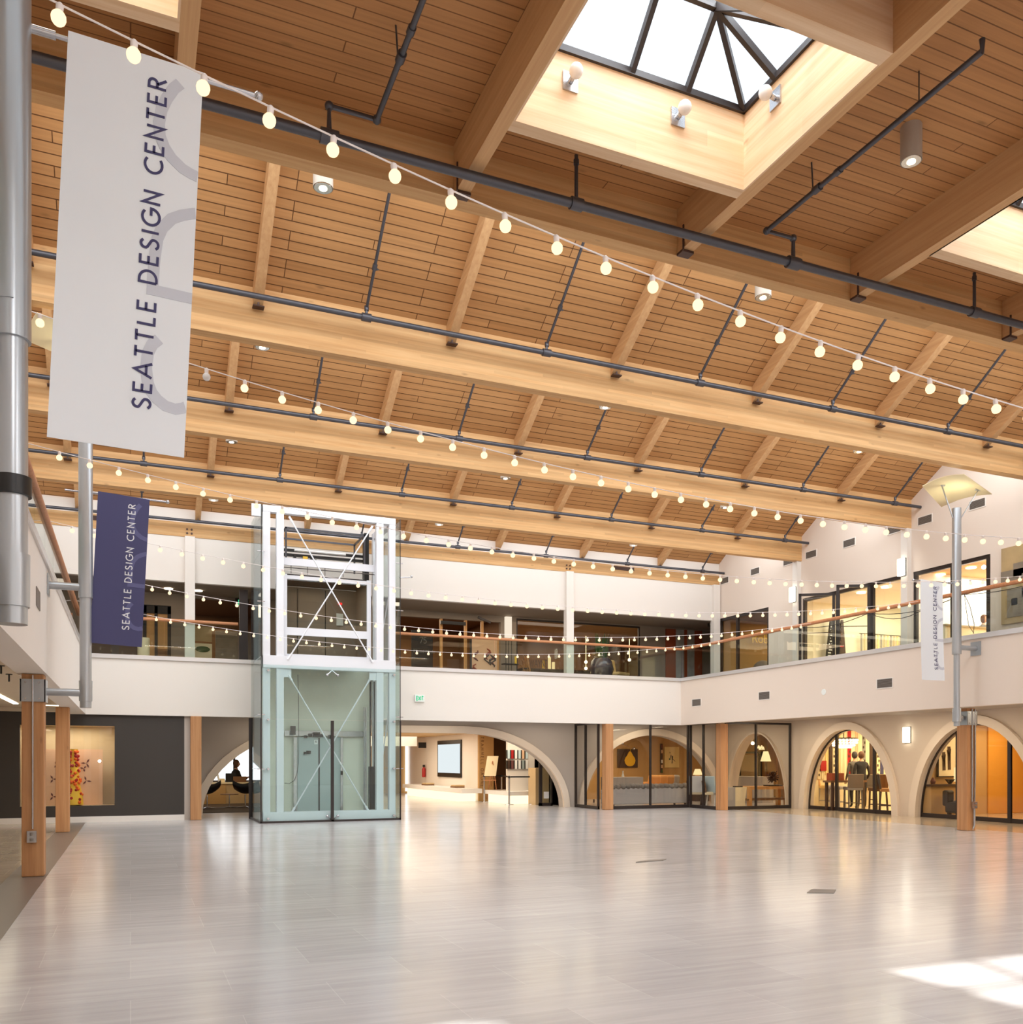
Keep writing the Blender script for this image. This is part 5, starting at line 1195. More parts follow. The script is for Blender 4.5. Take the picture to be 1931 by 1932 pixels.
q = at_y(452.5, 1477, 32.3); boxthing('laptop', 'brown and silver laptop lid on the reception desk', 'laptop', 'brown', q.x - 0.22, q.x + 0.22, 32.30, 32.33, 0.752, 0.95, bevel=0.02)
q = at_y(419, 1477, 32.3); boxthing('paper_tray', 'cream paper tray on the reception desk', 'tray', 'cream', q.x - 0.1, q.x + 0.1, 32.3, 32.5, 0.752, 0.88)
q = at_y(412, 1470, 32.35); m = MB().obox((q.x, 32.35, 0.92), (1, 0, 0.25), (0, 1, 0), (-0.25, 0, 1), 0.03, 0.09, 0.17); tag(m.build('document_stand', 'white'), 'leaning white document stand on the reception desk', 'document stand')
q = at_y(446, 1450, 33.2); person((q.x, 33.3, 0.0), radians(60), 'person in dark clothes with shoulder length hair seated behind the reception desk', 'sit', 1.13, 'hair_brown', 'cloth_dark', 'cloth_dark', True, 0.3)
def shell_chair(px, py, lb, rot):
    q = at_z(px, py, 0.0); t = thing('lounge_chair', lb, 'chair', (q.x, q.y, 0), 'black lounge chairs in the reception')
    m = MB(); vs = []; fs = []; N, K = 10, 8
    for th in (0, 0.05):
        for i in range(N + 1):
            for j in range(K + 1):
                u = i / N; w_ = (j / K - 0.5); ang = radians(-25 + 130 * u)
                r_ = 0.30 + th; p = Vector((w_ * 0.66, -r_ * sin(ang) * (1 if u < .5 else 1) + 0.1, 0.62 - r_ * cos(ang) * 0.75 + abs(w_) ** 2 * 0.5))
                p = Matrix.Rotation(rot, 3, 'Z') @ p; vs.append(p + Vector((q.x, q.y, 0.08)))
    Q = (N + 1) * (K + 1)
    for i in range(N):
        for j in range(K):
            a_ = i * (K + 1) + j; fs += [(a_, a_ + 1, a_ + K + 2, a_ + K + 1), (a_ + Q, a_ + K + 1 + Q, a_ + K + 2 + Q, a_ + 1 + Q)]
    for i in range(N):
        for j in (0, K): a_ = i * (K + 1) + j; fs.append((a_, a_ + K + 1, a_ + K + 1 + Q, a_ + Q))
    for j in range(K):
        for i in (0, N): a_ = i * (K + 1) + j; fs.append((a_, a_ + 1, a_ + 1 + Q, a_ + Q))
    m.add(vs, fs); m.build('seat_shell', 'black_leather', t, smooth=True)
    MB().tube([(q.x, q.y, 0.05), (q.x, q.y, 0.42)], 0.025, 12).build('stem', 'steel', t)
    for k in range(4):
        a_ = rot + k * pi / 2 + 0.6; MB().bar((q.x, q.y, 0.055), (q.x + 0.3 * cos(a_), q.y + 0.3 * sin(a_), 0.02), 0.03, 0.02).build('foot', 'steel', t)
shell_chair(391, 1526, 'black shell lounge chair at the left, half behind the arch foot', 0.5)
shell_chair(463, 1524, 'black shell lounge chair at the right, beside the lift glass', -0.4)
q = at_z(433, 1524, 0); t = thing('side_table', 'small round table with steel star base between the lounge chairs', 'table', (q.x, q.y, 0))
MB().lathe((q.x, q.y, 0.42), [(0.28, 0), (0.28, 0.02)], 24).build('tabletop', 'brown', t); MB().tube([(q.x, q.y, 0.03), (q.x, q.y, 0.42)], 0.02, 10).build('stem', 'steel', t)
for k in range(4): MB().bar((q.x, q.y, 0.04), (q.x + 0.28 * cos(k * pi / 2), q.y + 0.28 * sin(k * pi / 2), 0.015), 0.03, 0.02).build('foot', 'steel', t)
# ---- glazed corner on the ground floor
def shopfront(name, label, segs, z1=2.6, kick=0.1, mull=0.05):
    """segs: list of (x0,y0,x1,y1,[fractions of mullions]); dark frames and clear panes"""
    t = thing('shopfront', label, 'shop front', (segs[0][0], segs[0][1], 0), 'glazed shop fronts')
    for (x0, y0, x1, y1, fr_) in segs:
        a = Vector((x0, y0, 0)); b = Vector((x1, y1, 0)); d = (b - a); L = d.length; d.normalize(); n = d.cross(Vector((0, 0, 1)))
        f = MB(); ctr = (a + b) / 2
        f.obox(ctr + Vector((0, 0, kick / 2 + 0.003)), d, n, (0, 0, 1), L / 2, 0.03, kick / 2); f.obox(ctr + Vector((0, 0, z1 - 0.03)), d, n, (0, 0, 1), L / 2, 0.03, 0.03)
        f.build('rail', 'dark_frame', t)
        for k in [0.0] + list(fr_) + [1.0]:
            p = a + d * min(max(L * k, mull / 2), L - mull / 2); MB().obox(p + Vector((0, 0, z1 / 2)), d, n, (0, 0, 1), mull / 2, 0.035, z1 / 2 - 0.003).build('mullion', 'dark_frame', t)
        ks = [0.0] + list(fr_) + [1.0]
        for i in range(len(ks) - 1):
            p = a + d * (L * ks[i] + mull / 2); q = a + d * (L * ks[i + 1] - mull / 2)
            MB().obox((p + q) / 2 + Vector((0, 0, (z1 - 0.06 + kick) / 2)), d, n, (0, 0, 1), (q - p).length / 2, 0.004, (z1 - 0.06 - kick) / 2).build('pane', 'shop_glass', t)
    return t
shopfront('corner', 'dark framed glass box around the corner of the two arcades', [(13.22, 25.86, 13.22, 24.3, (0.45,)), (13.58, 24.2, 16.42, 24.2, (0.5,)), (16.46, 24.16, 16.46, 22.72, (0.5,)), (16.66, 22.6, 19.15, 22.6, (0.46,))], z1=2.68)
def arch_glazing(y_c, a, h, label, mulls, x=19.42):
    t = thing('arched_window', label, 'window', (x, y_c, 0), 'arched shop windows')
    g = MB(); lo = [(u, 0.0) for u, v in arch_curve(y_c, a, h)]; g.strip(lo, arch_curve(y_c, a, h), fX, x, x + 0.008); g.build('pane', 'shop_glass', t)
    MB().box(x - 0.02, x + 0.03, y_c - a, y_c + a, 0.003, 0.11).build('kick_rail', 'dark_frame', t)
    e = MB(); o_ = arch_curve(y_c, a, h); i_ = arch_curve(y_c, a - 0.03, h - 0.03); e.strip(i_, o_, fX, x - 0.02, x + 0.03); e.build('rim', 'dark_frame', t)
    for y in mulls:
        zt = h * sqrt(max(0, 1 - ((y - y_c) / a) ** 2)); MB().box(x - 0.03, x + 0.03, y - 0.045, y + 0.045, 0.003, zt - 0.01).build('mullion', 'dark_frame', t)
    return t
arch_glazing(20.33, 1.75, 2.41, 'arched window of the fabric showroom with bar stools', (20.88, 19.4))
arch_glazing(16.03, 1.75, 2.41, 'arched window behind the right hand timber post', (16.62, 15.15))
arch_glazing(11.7, 1.75, 2.41, 'arched window off to the right', (11.7,))
# rooms on the ground floor
room('furniture_shop', 13.3, 19.6, 26.3, 31.0, 0, 2.6, 'warm_tan', 'brown', 'rf')
room('lamp_shop', 19.6, 25.0, 22.9, 31.0, 0, 2.6, 'warm_tan', 'warm_tan', 'l')
room('fabric_shop', 19.6, 25.0, 18.25, 22.7, 0, 2.7, 'cream', 'brown', 'l')
room('art_shop', 19.6, 24.0, 14.55, 18.05, 0, 2.6, 'warm_tan', 'warm_tan', 'l')
room('ochre_shop', 19.6, 24.0, 8.0, 14.45, 0, 2.6, 'mustard', 'warm_tan', 'l')
lamp(16.4, 28.4, 2.55, 3.5, 2.5, 110, (1.0, 0.76, 0.48)); lamp(22, 25.6, 2.55, 2.5, 3, 110, (1.0, 0.76, 0.45)); lamp(22.2, 20.5, 2.65, 3, 3, 260, (1.0, 0.78, 0.45))
lamp(21.8, 16.4, 2.55, 2.4, 2.4, 110, (1.0, 0.74, 0.42)); lamp(21.6, 11.6, 2.55, 2.4, 4, 130, (1.0, 0.74, 0.40))
def picture(name, label, corners, mat, depth=0.03):
    """flat thing on a wall given by two opposite corners (x,y,z),(x,y,z)"""
    a, b = corners
    t = thing(name, label, 'picture', ((a.x + b.x) / 2, (a.y + b.y) / 2, min(a.z, b.z)))
    if abs(a.y - b.y) < 1e-4: m = MB().box(a.x, b.x, a.y - depth, a.y, a.z, b.z)
    else: m = MB().box(a.x - depth, a.x, a.y, b.y, a.z, b.z)
    m.build('canvas', mat, t); return t
def c3_(x, y, Y): return at_y(1140 + x / 12.07, 1375 + y / 12.07, Y)
p = picture('pear_picture', 'dark picture with one big yellow pear', (c3_(300, 885, 30.98), c3_(760, 465, 30.98)), 'brown_dark')
pc = c3_(597, 690, 30.93); m = MB(); pr_ = [(r_ * 0.86, z_ * 0.86) for r_, z_ in [(0.0, -0.33), (0.14, -0.31), (0.25, -0.2), (0.29, -0.06), (0.24, 0.07), (0.15, 0.17), (0.10, 0.27), (0.05, 0.34), (0.0, 0.36)]]
out = [(pc.x + r, pc.z + z) for r, z in pr_] + [(pc.x - r, pc.z + z) for r, z in reversed(pr_[1:-1])]
m.prism(out, lambda u, v, d: (u, d, v), 30.935, 30.948); m.build('pear', 'pear', p)
MB().bar((pc.x, 30.94, pc.z + 0.28), (pc.x + 0.05, 30.94, pc.z + 0.5), 0.02, 0.01).build('pear_stalk', 'pear', p)
p = picture('canvas_picture', 'cream picture with a small dark running stick figure', (c3_(1375, 885, 30.98), c3_(1705, 415, 30.98)), 'canvas')
f0 = [c3_(x, y, 30.94) for x, y in ((1560, 620), (1555, 700), (1550, 790))]; m = MB().bar(f0[0], f0[1], 0.05, 0.01).bar(f0[1], f0[2], 0.03, 0.01)
m.bar(c3_(1530, 595, 30.94), c3_(1520, 670, 30.94), 0.025, 0.01).bar(c3_(1565, 690, 30.94), c3_(1620, 740, 30.94), 0.03, 0.01).bar(c3_(1500, 530, 30.94), c3_(1508, 560, 30.94), 0.03, 0.01); m.build('figure', 'black', p)
MB().ball(c3_(1500, 690, 30.94), 0.04, 10, 8, (1, .2, 1)).build('green_dot', 'plant', p)
a, b = c3_(1280, 1000, 30.98), c3_(1325, 340, 30.98); t = thing('shelf_niche', 'narrow lit niche of small objects between the two pictures', 'shelf', (a.x, 30.98, a.z))
MB().box(a.x, b.x, 30.94, 30.99, a.z, b.z).build('back', 'brown_dark', t)
for k, mt in enumerate(('plum', 'peach', 'brown_dark', 'white', 'peach', 'plant', 'brown')): zz = b.z - 0.1 - k * 0.2; MB().box(a.x + 0.02, b.x - 0.02, 30.90, 30.94, zz - 0.08, zz + 0.05).build('object', mt, t)
a, b = c3_(90, 1290, 27.2), c3_(895, 1100, 27.2); t = thing('counter', 'pale reception counter with faint lettering behind the sofa', 'counter', (a.x, 27.2, 0))
MB().box(a.x, b.x, 27.2, 27.7, 0.003, b.z).build('body', 'sofa', t)
letters(MB(), 'INTERIORS'.replace('O', 'D'), (a.x + 0.15, 27.198, (a.z + b.z) / 2 - 0.02), (1, 0, 0), (0, 0, 1), 0.08, gap=0.5).build('lettering', 'grey_wall', t) if False else None
MB().box(a.x, b.x, 27.18, 27.2, a.z, a.z + 0.02).build('edge', 'vent', t)
q = c3_(432, 1100, 27.4); tag(MB().lathe((q.x, 27.4, q.z), [(0.05, 0), (0.045, 0.06), (0.02, 0.15), (0.03, 0.22)], 14).build('vase', 'white'), 'small bright white vase on the pale counter', 'vase')
# sofa with fur throw
a, b = at_y(1153.5, 1520, 25.0), at_y(1300, 1520, 25.0)
t = thing('sofa', 'long grey sofa seen from behind with a fur throw over its back', 'sofa', ((a.x + b.x) / 2, 25.2, 0))
MB().box(a.x + 0.05, b.x, 25.0, 25.22, 0.10, 0.62).build('back', 'sofa', t, bevel=0.03); MB().box(a.x + 0.05, b.x, 25.22, 25.8, 0.1, 0.4).build('seat', 'sofa', t, bevel=0.03)
MB().box(a.x + 0.05, a.x + 0.25, 25.22, 25.8, 0.4, 0.55).build('armrest', 'sofa', t, bevel=0.03)
legs(t, a.x + 0.12, b.x - 0.1, 25.06, 25.7, 0.1, 'brown_dark', 0.05)
L = b.x - a.x; n_ = 16; m = MB()
for k in range(n_): m.ball((a.x + L * (k + 0.5) / n_, 25.1, 0.66 + random.uniform(-.01, .01)), 0.13, 12, 8, (1.0 * L / n_ / 0.2, 1.15, 0.75 + random.uniform(-.05, .08)))
m.build('fur_throw', 'fur', t, smooth=True)
t = thing('sofa', 'tan leather sofa with three loose cushions behind the grey one', 'sofa', (15.9, 28.3, 0)); legs(t, 15.2, 17.6, 28.3, 29.1, 0.12, 'brown_dark', 0.05)
a, b = c3_(1000, 1320, 28.2), c3_(1700, 1320, 28.2); MB().box(a.x - 0.3, b.x, 28.2, 29.0, 0.1, 0.46).build('seat', 'leather', t, bevel=0.05); MB().box(a.x - 0.3, b.x, 29.0, 29.25, 0.1, 0.7).build('back', 'leather', t, bevel=0.05)
for k, (x0, x1) in enumerate(((1010, 1230), (1220, 1400), (1380, 1560), (1540, 1660))):
    p0, p1 = c3_(x0, 1300, 28.9), c3_(x1, 1130, 28.9)
    o = MB().obox(((p0.x + p1.x) / 2, 28.86 - 0.02 * k, 0.72), (1, 0, 0), (0, 1, 0.25), (0, -0.25, 1), abs(p1.x - p0.x) / 2 + 0.02, 0.09, 0.24).build('cushion', 'leather' if k < 3 else 'sofa', t, bevel=0.06)
def side_chair(x, y, rot, label, seat_m, frame_m, back_m, sh=0.46, bh=0.98, w_=0.5, grp=None, z=0.0, stretcher=False):
    t = thing('chair', label, 'chair', (x, y, z), grp); t.rotation_euler = (0, 0, rot)
    def part(nm, m, mt, bev=0.0):
        o = m.build(nm, mt, None, bevel=bev); o.parent = t; return o
    h = w_ / 2
    for sx in (-1, 1):
        part('leg', MB().bar((sx * (h - 0.03), -h + 0.03, 0.003), (sx * (h - 0.04), -h + 0.05, sh - 0.05), 0.04, 0.04), frame_m)
        part('leg', MB().bar((sx * (h - 0.03), h + 0.03, 0.003), (sx * (h - 0.04), h - 0.03, sh - 0.05), 0.04, 0.04), frame_m)
        if stretcher: part('stretcher', MB().box(sx * (h - 0.035) - 0.012, sx * (h - 0.035) + 0.012, -h + 0.05, h, sh * 0.3, sh * 0.3 + 0.03), frame_m)
    if stretcher: part('stretcher', MB().box(-h + 0.04, h - 0.04, -h + 0.02, -h + 0.045, sh * 0.3, sh * 0.3 + 0.03), frame_m)
    part('seat', MB().box(-h, h, -h, h, sh - 0.07, sh + 0.03), seat_m, 0.025)
    part('back', MB().prism([(-h, sh), (h, sh), (h - 0.0, bh), (-h, bh)], lambda u, v, d: (u, h - 0.05 + d + (v - sh) * 0.16, v), 0, 0.06), back_m, 0.02)
    return t
q = at_z(1311, 1521, 0); side_chair(q.x, q.y, 2.6, 'white and navy striped chair behind the corner glass', 'cream', 'brown_dark', 'white', bh=1.0)
q = at_z(1340, 1522, 0); side_chair(q.x + 0.1, q.y, 1.2, 'brown armchair with pale cushion near the middle timber post', 'cream', 'brown_dark', 'brown', bh=0.85, w_=0.6)
q = at_z(1352, 1524, 0); side_chair(q.x + 0.4, q.y + 0.5, 1.6, 'pale grey high backed chair half hidden by the middle timber post', 'sofa', 'white', 'screen_frost', bh=1.0)
t = thing('table_lamp', 'dark orange table lamp glowing behind the striped chair', 'lamp', (18.2, 28.6, 0.7)); q = c3_(2035, 1000, 28.0)
q = at_y(1317, 1456, 28.0); MB().lathe((q.x, 28.0, q.z - 0.12), [(0.18, 0), (0.1, 0.22)], 20).build('shade', 'shade', t); MB().lathe((q.x, 28.0, 0.75), [(0.06, 0), (0.09, 0.2), (0.03, 0.35)], 14).build('base', 'leather', t)
boxthing('lamp_table', 'dark side table under the orange table lamp', 'table', 'brown_dark', q.x - 0.3, q.x + 0.3, 27.7, 28.3, 0.003, 0.748)
t = thing('track_light', 'thin curved track with small spot heads above the pear picture', 'track light', (15.0, 30.0, 2.3))
pts = [c3_(x, y, 30.2) for x, y in ((400, 350), (470, 370), (560, 410), (680, 450))]; MB().tube(pts, 0.012, 6).build('track', 'steel', t)
for x, y in ((430, 330), (200, 440), (690, 450)): MB().ball(c3_(x, y, 30.2), 0.05, 10, 8).build('spot_head', 'steel', t)
# ---- lamp shop through the second arch
def c5_(x, y, X): return at_x(1370 + x / 12.07, 1370 + y / 12.07, X)
def floor_lamp(px, x0, label, zt, shade_h=0.3, r0=0.2, r1=0.09):
    q = at_x(px, 1450, x0); t = thing('floor_lamp', label, 'lamp', (x0, q.y, 0), 'lit lamps with cone shades')
    MB().lathe((x0, q.y, 0.003), [(0.14, 0), (0.14, 0.02), (0.02, 0.04)], 20).build('base', 'brown_dark', t); MB().tube([(x0, q.y, 0.04), (x0, q.y, zt)], 0.014, 8).build('pole', 'brown_dark', t)
    MB().lathe((x0, q.y, zt - shade_h), [(r0, 0), (r1, shade_h)], 24).build('shade', 'shade', t); return t
floor_lamp(1391, 22.5, 'slim floor lamp with a lit cone shade left of the pale screen', 1.95)
floor_lamp(1445.5, 22.2, 'floor lamp with a lit cone shade right of the mullion', 1.85, 0.38)
a, b = c5_(345, 1150, 23.5), c5_(755, 650, 23.5); t = thing('folding_screen', 'tall pale panel under a black shelf in the lamp shop', 'screen', (23.5, a.y, 0))
MB().box(23.5, 23.55, b.y, a.y, 0.003, b.z).build('panel', 'beige', t); c_, d_ = c5_(340, 625, 23.4), c5_(780, 575, 23.4); MB().box(23.3, 23.6, d_.y, c_.y, c_.z, d_.z).build('shelf', 'black', t)
MB().box(23.45, 23.6, b.y - 0.08, b.y, 0.003, b.z + 0.1).build('black_post', 'black', t); MB().box(23.45, 23.6, a.y, a.y + 0.05, 0.003, b.z).build('black_post', 'black', t)
q = c5_(612, 390, 22.3); t = thing('pendant_lamp', 'small glowing globe pendant in the arch of the lamp shop', 'lamp', q); MB().ball(q, 0.07, 14, 10).build('globe', 'shop_lamp', t); MB().tube([q + Vector((0, 0, 0.06)), (q.x, q.y, 2.59)], 0.006, 6).build('cord', 'black', t)
q = c5_(800, 490, 22.6); t = thing('wall_lamp', 'cluster of glowing shades above the black shelf', 'lamp', q)
for k in range(4): MB().lathe((q.x, q.y + (k - 1.5) * 0.09, q.z - 0.08 + 0.05 * (k % 2)), [(0.06, 0), (0.025, 0.12)], 12).build('shade', 'shade', t)
MB().bar((q.x, q.y - 0.25, q.z - 0.15), (q.x + 0.1, q.y + 0.2, q.z - 0.5), 0.08, 0.05).build('bracket', 'black', t)
a, b = c5_(95, 1370, 20.6), c5_(830, 1155, 20.6); boxthing('counter', 'pale low counter behind the right pair of glass panes', 'counter', 'sofa', 20.6, 21.1, b.y, a.y, 0.003, b.z)
a, b = at_y(1388, 1519, 23.2), at_y(1409, 1485, 23.2); t = thing('display_plinth', 'cream waisted plinth behind the glass right of the middle post', 'plinth', (a.x, 23.2, 0))
w_ = b.x - a.x; prf = [(a.x, 0.003), (b.x - 0.02, 0.003), (b.x - 0.06, 0.2), (b.x - 0.02, 0.45), (b.x + 0.02, b.z), (a.x, b.z)]; MB().prism(prf, lambda u, v, d: (u, d, v), 23.2, 23.5).build('body', 'cream', t)
MB().box(a.x - 0.3, a.x, 23.2, 23.5, 0.003, b.z).build('grey_side', 'sofa', t); MB().box(a.x + 0.05, a.x + 0.3, 23.22, 23.4, b.z, b.z + 0.03).build('black_tray', 'black', t)
a, b = at_y(1410, 1500, 23.8), at_y(1484, 1500, 23.8); t = thing('console_table', 'chunky timber console table behind the right panes', 'table', (a.x, 23.8, 0))
MB().box(a.x, b.x + 0.15, 23.7, 24.3, 0.56, 0.66).build('tabletop', 'leather', t); legs(t, a.x + 0.1, b.x, 23.8, 24.2, 0.56, 'leather', 0.12); MB().box(a.x, b.x, 23.75, 24.25, 0.2, 0.26).build('shelf', 'brown', t)
q = at_y(1461, 1488, 23.9); t = thing('sculpture', 'dark spiky sculpture on the timber console table', 'sculpture', (q.x, 23.95, 0.662))
MB().box(q.x - 0.28, q.x + 0.28, 23.8, 24.1, 0.662, 0.70).build('plinth', 'black', t)
m = MB()
for k in range(40): d = Vector((random.uniform(-1, 1), random.uniform(-.6, .6), random.uniform(-.7, 1))).normalized(); c_ = Vector((q.x, 23.95, 0.95)); m.bar(c_, c_ + d * random.uniform(0.14, 0.24), 0.05, 0.02)
m.build('body', 'brown_dark', t)
a, b = c5_(985, 1105, 24.98), c5_(1185, 620, 24.98); tag(MB().box(24.9, 24.98, b.y, a.y, 0.02, 2.3).build('wall_panel', 'leather'), 'tall warm brown curtain panel in the lamp shop', 'curtain')
boxthing('cabinet', 'low tan cabinet at the back of the lamp shop', 'cabinet', 'brown', 23.4, 24.9, 23.1, 25.4, 0.003, 0.95)
# ---- fabric showroom
def c6_(x, y, X): return at_x(1515 + x / 10.44, 1370 + y / 10.44, X)
rolls = ['canvas', 'cream', 'yellow', 'cream', 'cream', 'canvas', 'brown_dark', 'cream', 'canvas', 'cream', 'cream', 'crimson', 'cream', 'peach', 'cream', 'rug_a', 'cream', 'brown_dark', 'black', 'cream', 'indigo', 'cream', 'canvas', 'cream', 'peach', 'rug_a', 'cream']
k = 0
FY = 22.7
def w6(x, y, Y): return at_y(1515 + x / 10.44, 1370 + y / 10.44, Y)
hangrail = thing('fabric_rail', 'wall rail full of long hanging fabric samples in the fabric showroom', 'rail', (22, FY - 0.05, 2.5)); MB().tube([(19.75, FY - 0.03, 2.5), (24.9, FY - 0.03, 2.5)], 0.02, 8).build('rail', 'black', hangrail)
cn = {'cream': 'cream', 'yellow': 'yellow', 'brown_dark': 'dark brown', 'canvas': 'straw coloured', 'peach': 'peach', 'red': 'red', 'crimson': 'crimson', 'orange': 'orange', 'rug_a': 'grey', 'black': 'black', 'indigo': 'indigo'}
for x in [19.9 + 0.155 * i for i in range(32)]:
    mt = rolls[k % len(rolls)]; k += 1; m = MB()
    lo = [(x - 0.068 + 0.136 * j / 6, 0.9 if k % 3 else 1.05) for j in range(7)]; hi = [(u, 2.48) for u, v in lo]
    m.strip(lo, hi, lambda u, v, d: (u, d + 0.012 * sin(u * 80), v), FY - 0.035, FY - 0.018)
    o = m.build('fabric_sample', mt); tag(o, 'long %s fabric sample hanging on the showroom rail' % cn[mt], 'fabric', 'hanging %s fabric samples' % cn[mt])
    if k % 4 == 0:
        m = MB()
        for j in range(9): m.box(x - 0.05 + 0.05 * (j % 2), x + 0.0 + 0.05 * (j % 2), FY - 0.05, FY - 0.047, 1.0 + j * 0.15, 1.08 + j * 0.15)
        m.build('woven_pattern', 'brown_dark', o)
q0, q1 = w6(380, 880, FY - 0.01), w6(440, 680, FY - 0.01); boxthing('red_textile', 'red textile hanging at the left inside the fabric showroom', 'textile', 'red', q0.x - 0.1, q1.x, FY - 0.08, FY - 0.04, q0.z, q1.z)
q = w6(810, 340, 21.6); t = thing('chandelier', 'glowing tiered crystal chandelier in the fabric showroom', 'chandelier', q)
for r_, dz in ((0.40, 0.1), (0.38, 0.02), (0.31, -0.06), (0.22, -0.12)):
    tier = MB()
    for a_ in range(0, 360, 15): tier.ball(q + Vector((r_ * cos(radians(a_)), r_ * sin(radians(a_)), dz)), 0.033, 8, 6)
    tier.build('crystal_tier', 'shop_lamp', t, smooth=True)
MB().lathe(q, [(0.41, 0.14), (0.41, 0.17)], 32).build('rim', 'black', t); MB().tube([q + Vector((0, 0, 0.15)), (q.x, q.y, 2.7)], 0.012, 6).build('chain', 'black', t)
for (px, lb, hr, sh, Y_) in ((1613.5, 'standing person in grey seen from behind, left of the pair in the fabric showroom', 'hair_grey', 'cloth_grey', 22.05), (1626, 'standing person in dark clothes seen from behind, right of the pair in the showroom', 'hair_brown', 'cloth_dark', 21.6)):
    q = at_y(px, 1440, Y_); person((q.x, Y_, 0.003), radians(180) - 0.3, lb, 'stand', 1.0, hr, sh, 'cloth_dark')
def stool(px, py, label, sm, fm, bm__=None, bh=1.0, w_=0.44, rot=0.3, sh=0.68):
    q = at_z(px, py, 0.0); side_chair(max(q.x, 19.9), q.y, rot, label, sm, fm, bm__ or sm, sh, bh, w_, 'bar stools in the fabric showroom', stretcher=True)
stool(1561, 1523, 'tan wooden bar stool with turned back, leftmost in the showroom', 'canvas', 'sofa', 'leather', 1.10, 0.4, rot=0.5)
stool(1580, 1526, 'pale grey backless bar stool beside the left mullion', 'sofa', 'sofa', 'sofa', 0.74, 0.42)
stool(1610, 1529, 'broad grey upholstered bar stool in the middle of the window', 'sofa', 'vent', 'soffit', 1.10, 0.46, rot=2.7)
stool(1634, 1521, 'dark grey bar stool behind the middle one', 'vent_dark', 'vent_dark', 'vent_dark', 1.04, 0.42, rot=2.9)
stool(1657, 1532, 'brown bar stool right of the right mullion', 'brown', 'brown_dark', 'brown', 1.10, 0.40, rot=2.9)
stool(1676, 1534, 'slate blue bar stool with rounded back at the right end', 'leather', 'brown_dark', 'vent_dark', 1.12, 0.42, rot=0.8)
q = w6(900, 900, 21.2); t = thing('work_table', 'dark work table in front of the two people', 'table', (q.x, 21.2, 0)); MB().box(q.x - 0.9, q.x + 0.5, 20.95, 21.3, 0.84, 0.9).build('tabletop', 'brown', t); legs(t, q.x - 0.8, q.x + 0.4, 21.0, 21.25, 0.84, 'brown_dark', 0.07)
boxthing('sample_box', 'rust brown box of samples on the work table', 'box', 'rust', q.x - 0.8, q.x - 0.35, 21.0, 21.25, 0.902, 1.12)
# ---- art shop
def c7_(x, y, Y): return at_y(1730 + x / 9.607, 1370 + y / 9.607, Y)
a, b = c7_(385, 905, 18.02), c7_(690, 300, 18.02); t = thing('tall_picture', 'large pale picture with dark brushed figures in a thin frame', 'picture', (a.x, 18.02, a.z))
MB().box(a.x, b.x, 17.99, 18.03, a.z, 2.35).build('canvas', 'cream', t); MB().box(a.x - 0.03, b.x, 17.98, 18.04, a.z - 0.03, a.z).build('frame', 'black', t); MB().box(a.x - 0.03, a.x, 17.98, 18.04, a.z - 0.03, 2.35).build('frame', 'black', t)
for x, y0, y1 in ((495, 470, 800), (590, 370, 790)):
    m = MB(); m.bar(c7_(x, y0, 17.98), c7_(x + 8, y1, 17.98), 0.01, 0.10, up=(1, 0, 0)); m.bar(c7_(x - 25, y0 + 60, 17.98), c7_(x, y0 + 180, 17.98), 0.01, 0.05, up=(1, 0, 0)); m.bar(c7_(x + 22, y0 + 40, 17.98), c7_(x + 4, y0 + 260, 17.98), 0.01, 0.05, up=(1, 0, 0)); m.build('painted_figure', 'brown_dark', t)
a, b = c7_(265, 1060, 17.5), c7_(800, 1060, 17.5); t = thing('sideboard', 'low sideboard with dark top under the large pale picture', 'sideboard', (a.x, 17.5, 0)); MB().box(a.x, b.x, 17.5, 17.9, 0.003, a.z - 0.05).build('body', 'warm_tan', t); MB().box(a.x - 0.05, b.x + 0.05, 17.45, 17.92, a.z - 0.05, a.z).build('top', 'brown_dark', t)
zt_ = a.z + 0.002
q = c7_(605, 1010, 17.65); tag(MB().lathe((q.x, 17.65, zt_), [(0.04, 0), (0.05, 0.02), (0.13, 0.13), (0.12, 0.13)], 18).build('bowl', 'black'), 'black bowl on the sideboard', 'bowl')
q = c7_(300, 1010, 17.65); tag(MB().lathe((q.x, 17.65, zt_), [(0.05, 0), (0.07, 0.08), (0.02, 0.18)], 14).build('vase', 'plum'), 'small dark red vase at the left end of the sideboard', 'vase')
q = c7_(775, 870, 17.65); t = thing('table_lamp', 'glowing drum lamp beside the right hand timber post', 'lamp', (q.x, 17.65, zt_)); MB().lathe((q.x, 17.65, q.z - 0.2), [(0.13, 0), (0.13, 0.38)], 20).build('shade', 'shade', t); MB().lathe((q.x, 17.65, zt_), [(0.08, 0.001), (0.05, 0.08), (0.03, q.z - 0.19 - zt_)], 14).build('base', 'black', t)
a = c7_(215, 1400, 16.9); b = c7_(870, 1400, 16.9); a.x = 19.72; t = thing('daybed', 'black quilted daybed with a silver grey throw in the art shop', 'daybed', (a.x, 16.9, 0))
MB().box(a.x, b.x, 16.8, 17.3, 0.12, 0.42).build('mattress', 'black_leather', t, bevel=0.06); MB().box(a.x, b.x, 17.2, 17.38, 0.3, 0.72).build('back', 'black_leather', t, bevel=0.05); MB().box(a.x + 0.2, b.x, 16.78, 17.2, 0.42, 0.45).build('throw', 'vent', t, bevel=0.01); legs(t, a.x + 0.1, b.x - 0.1, 16.88, 17.25, 0.12, 'black', 0.05)
a, b = c7_(1095, 1560, 14.43), c7_(1290, 80, 14.43)
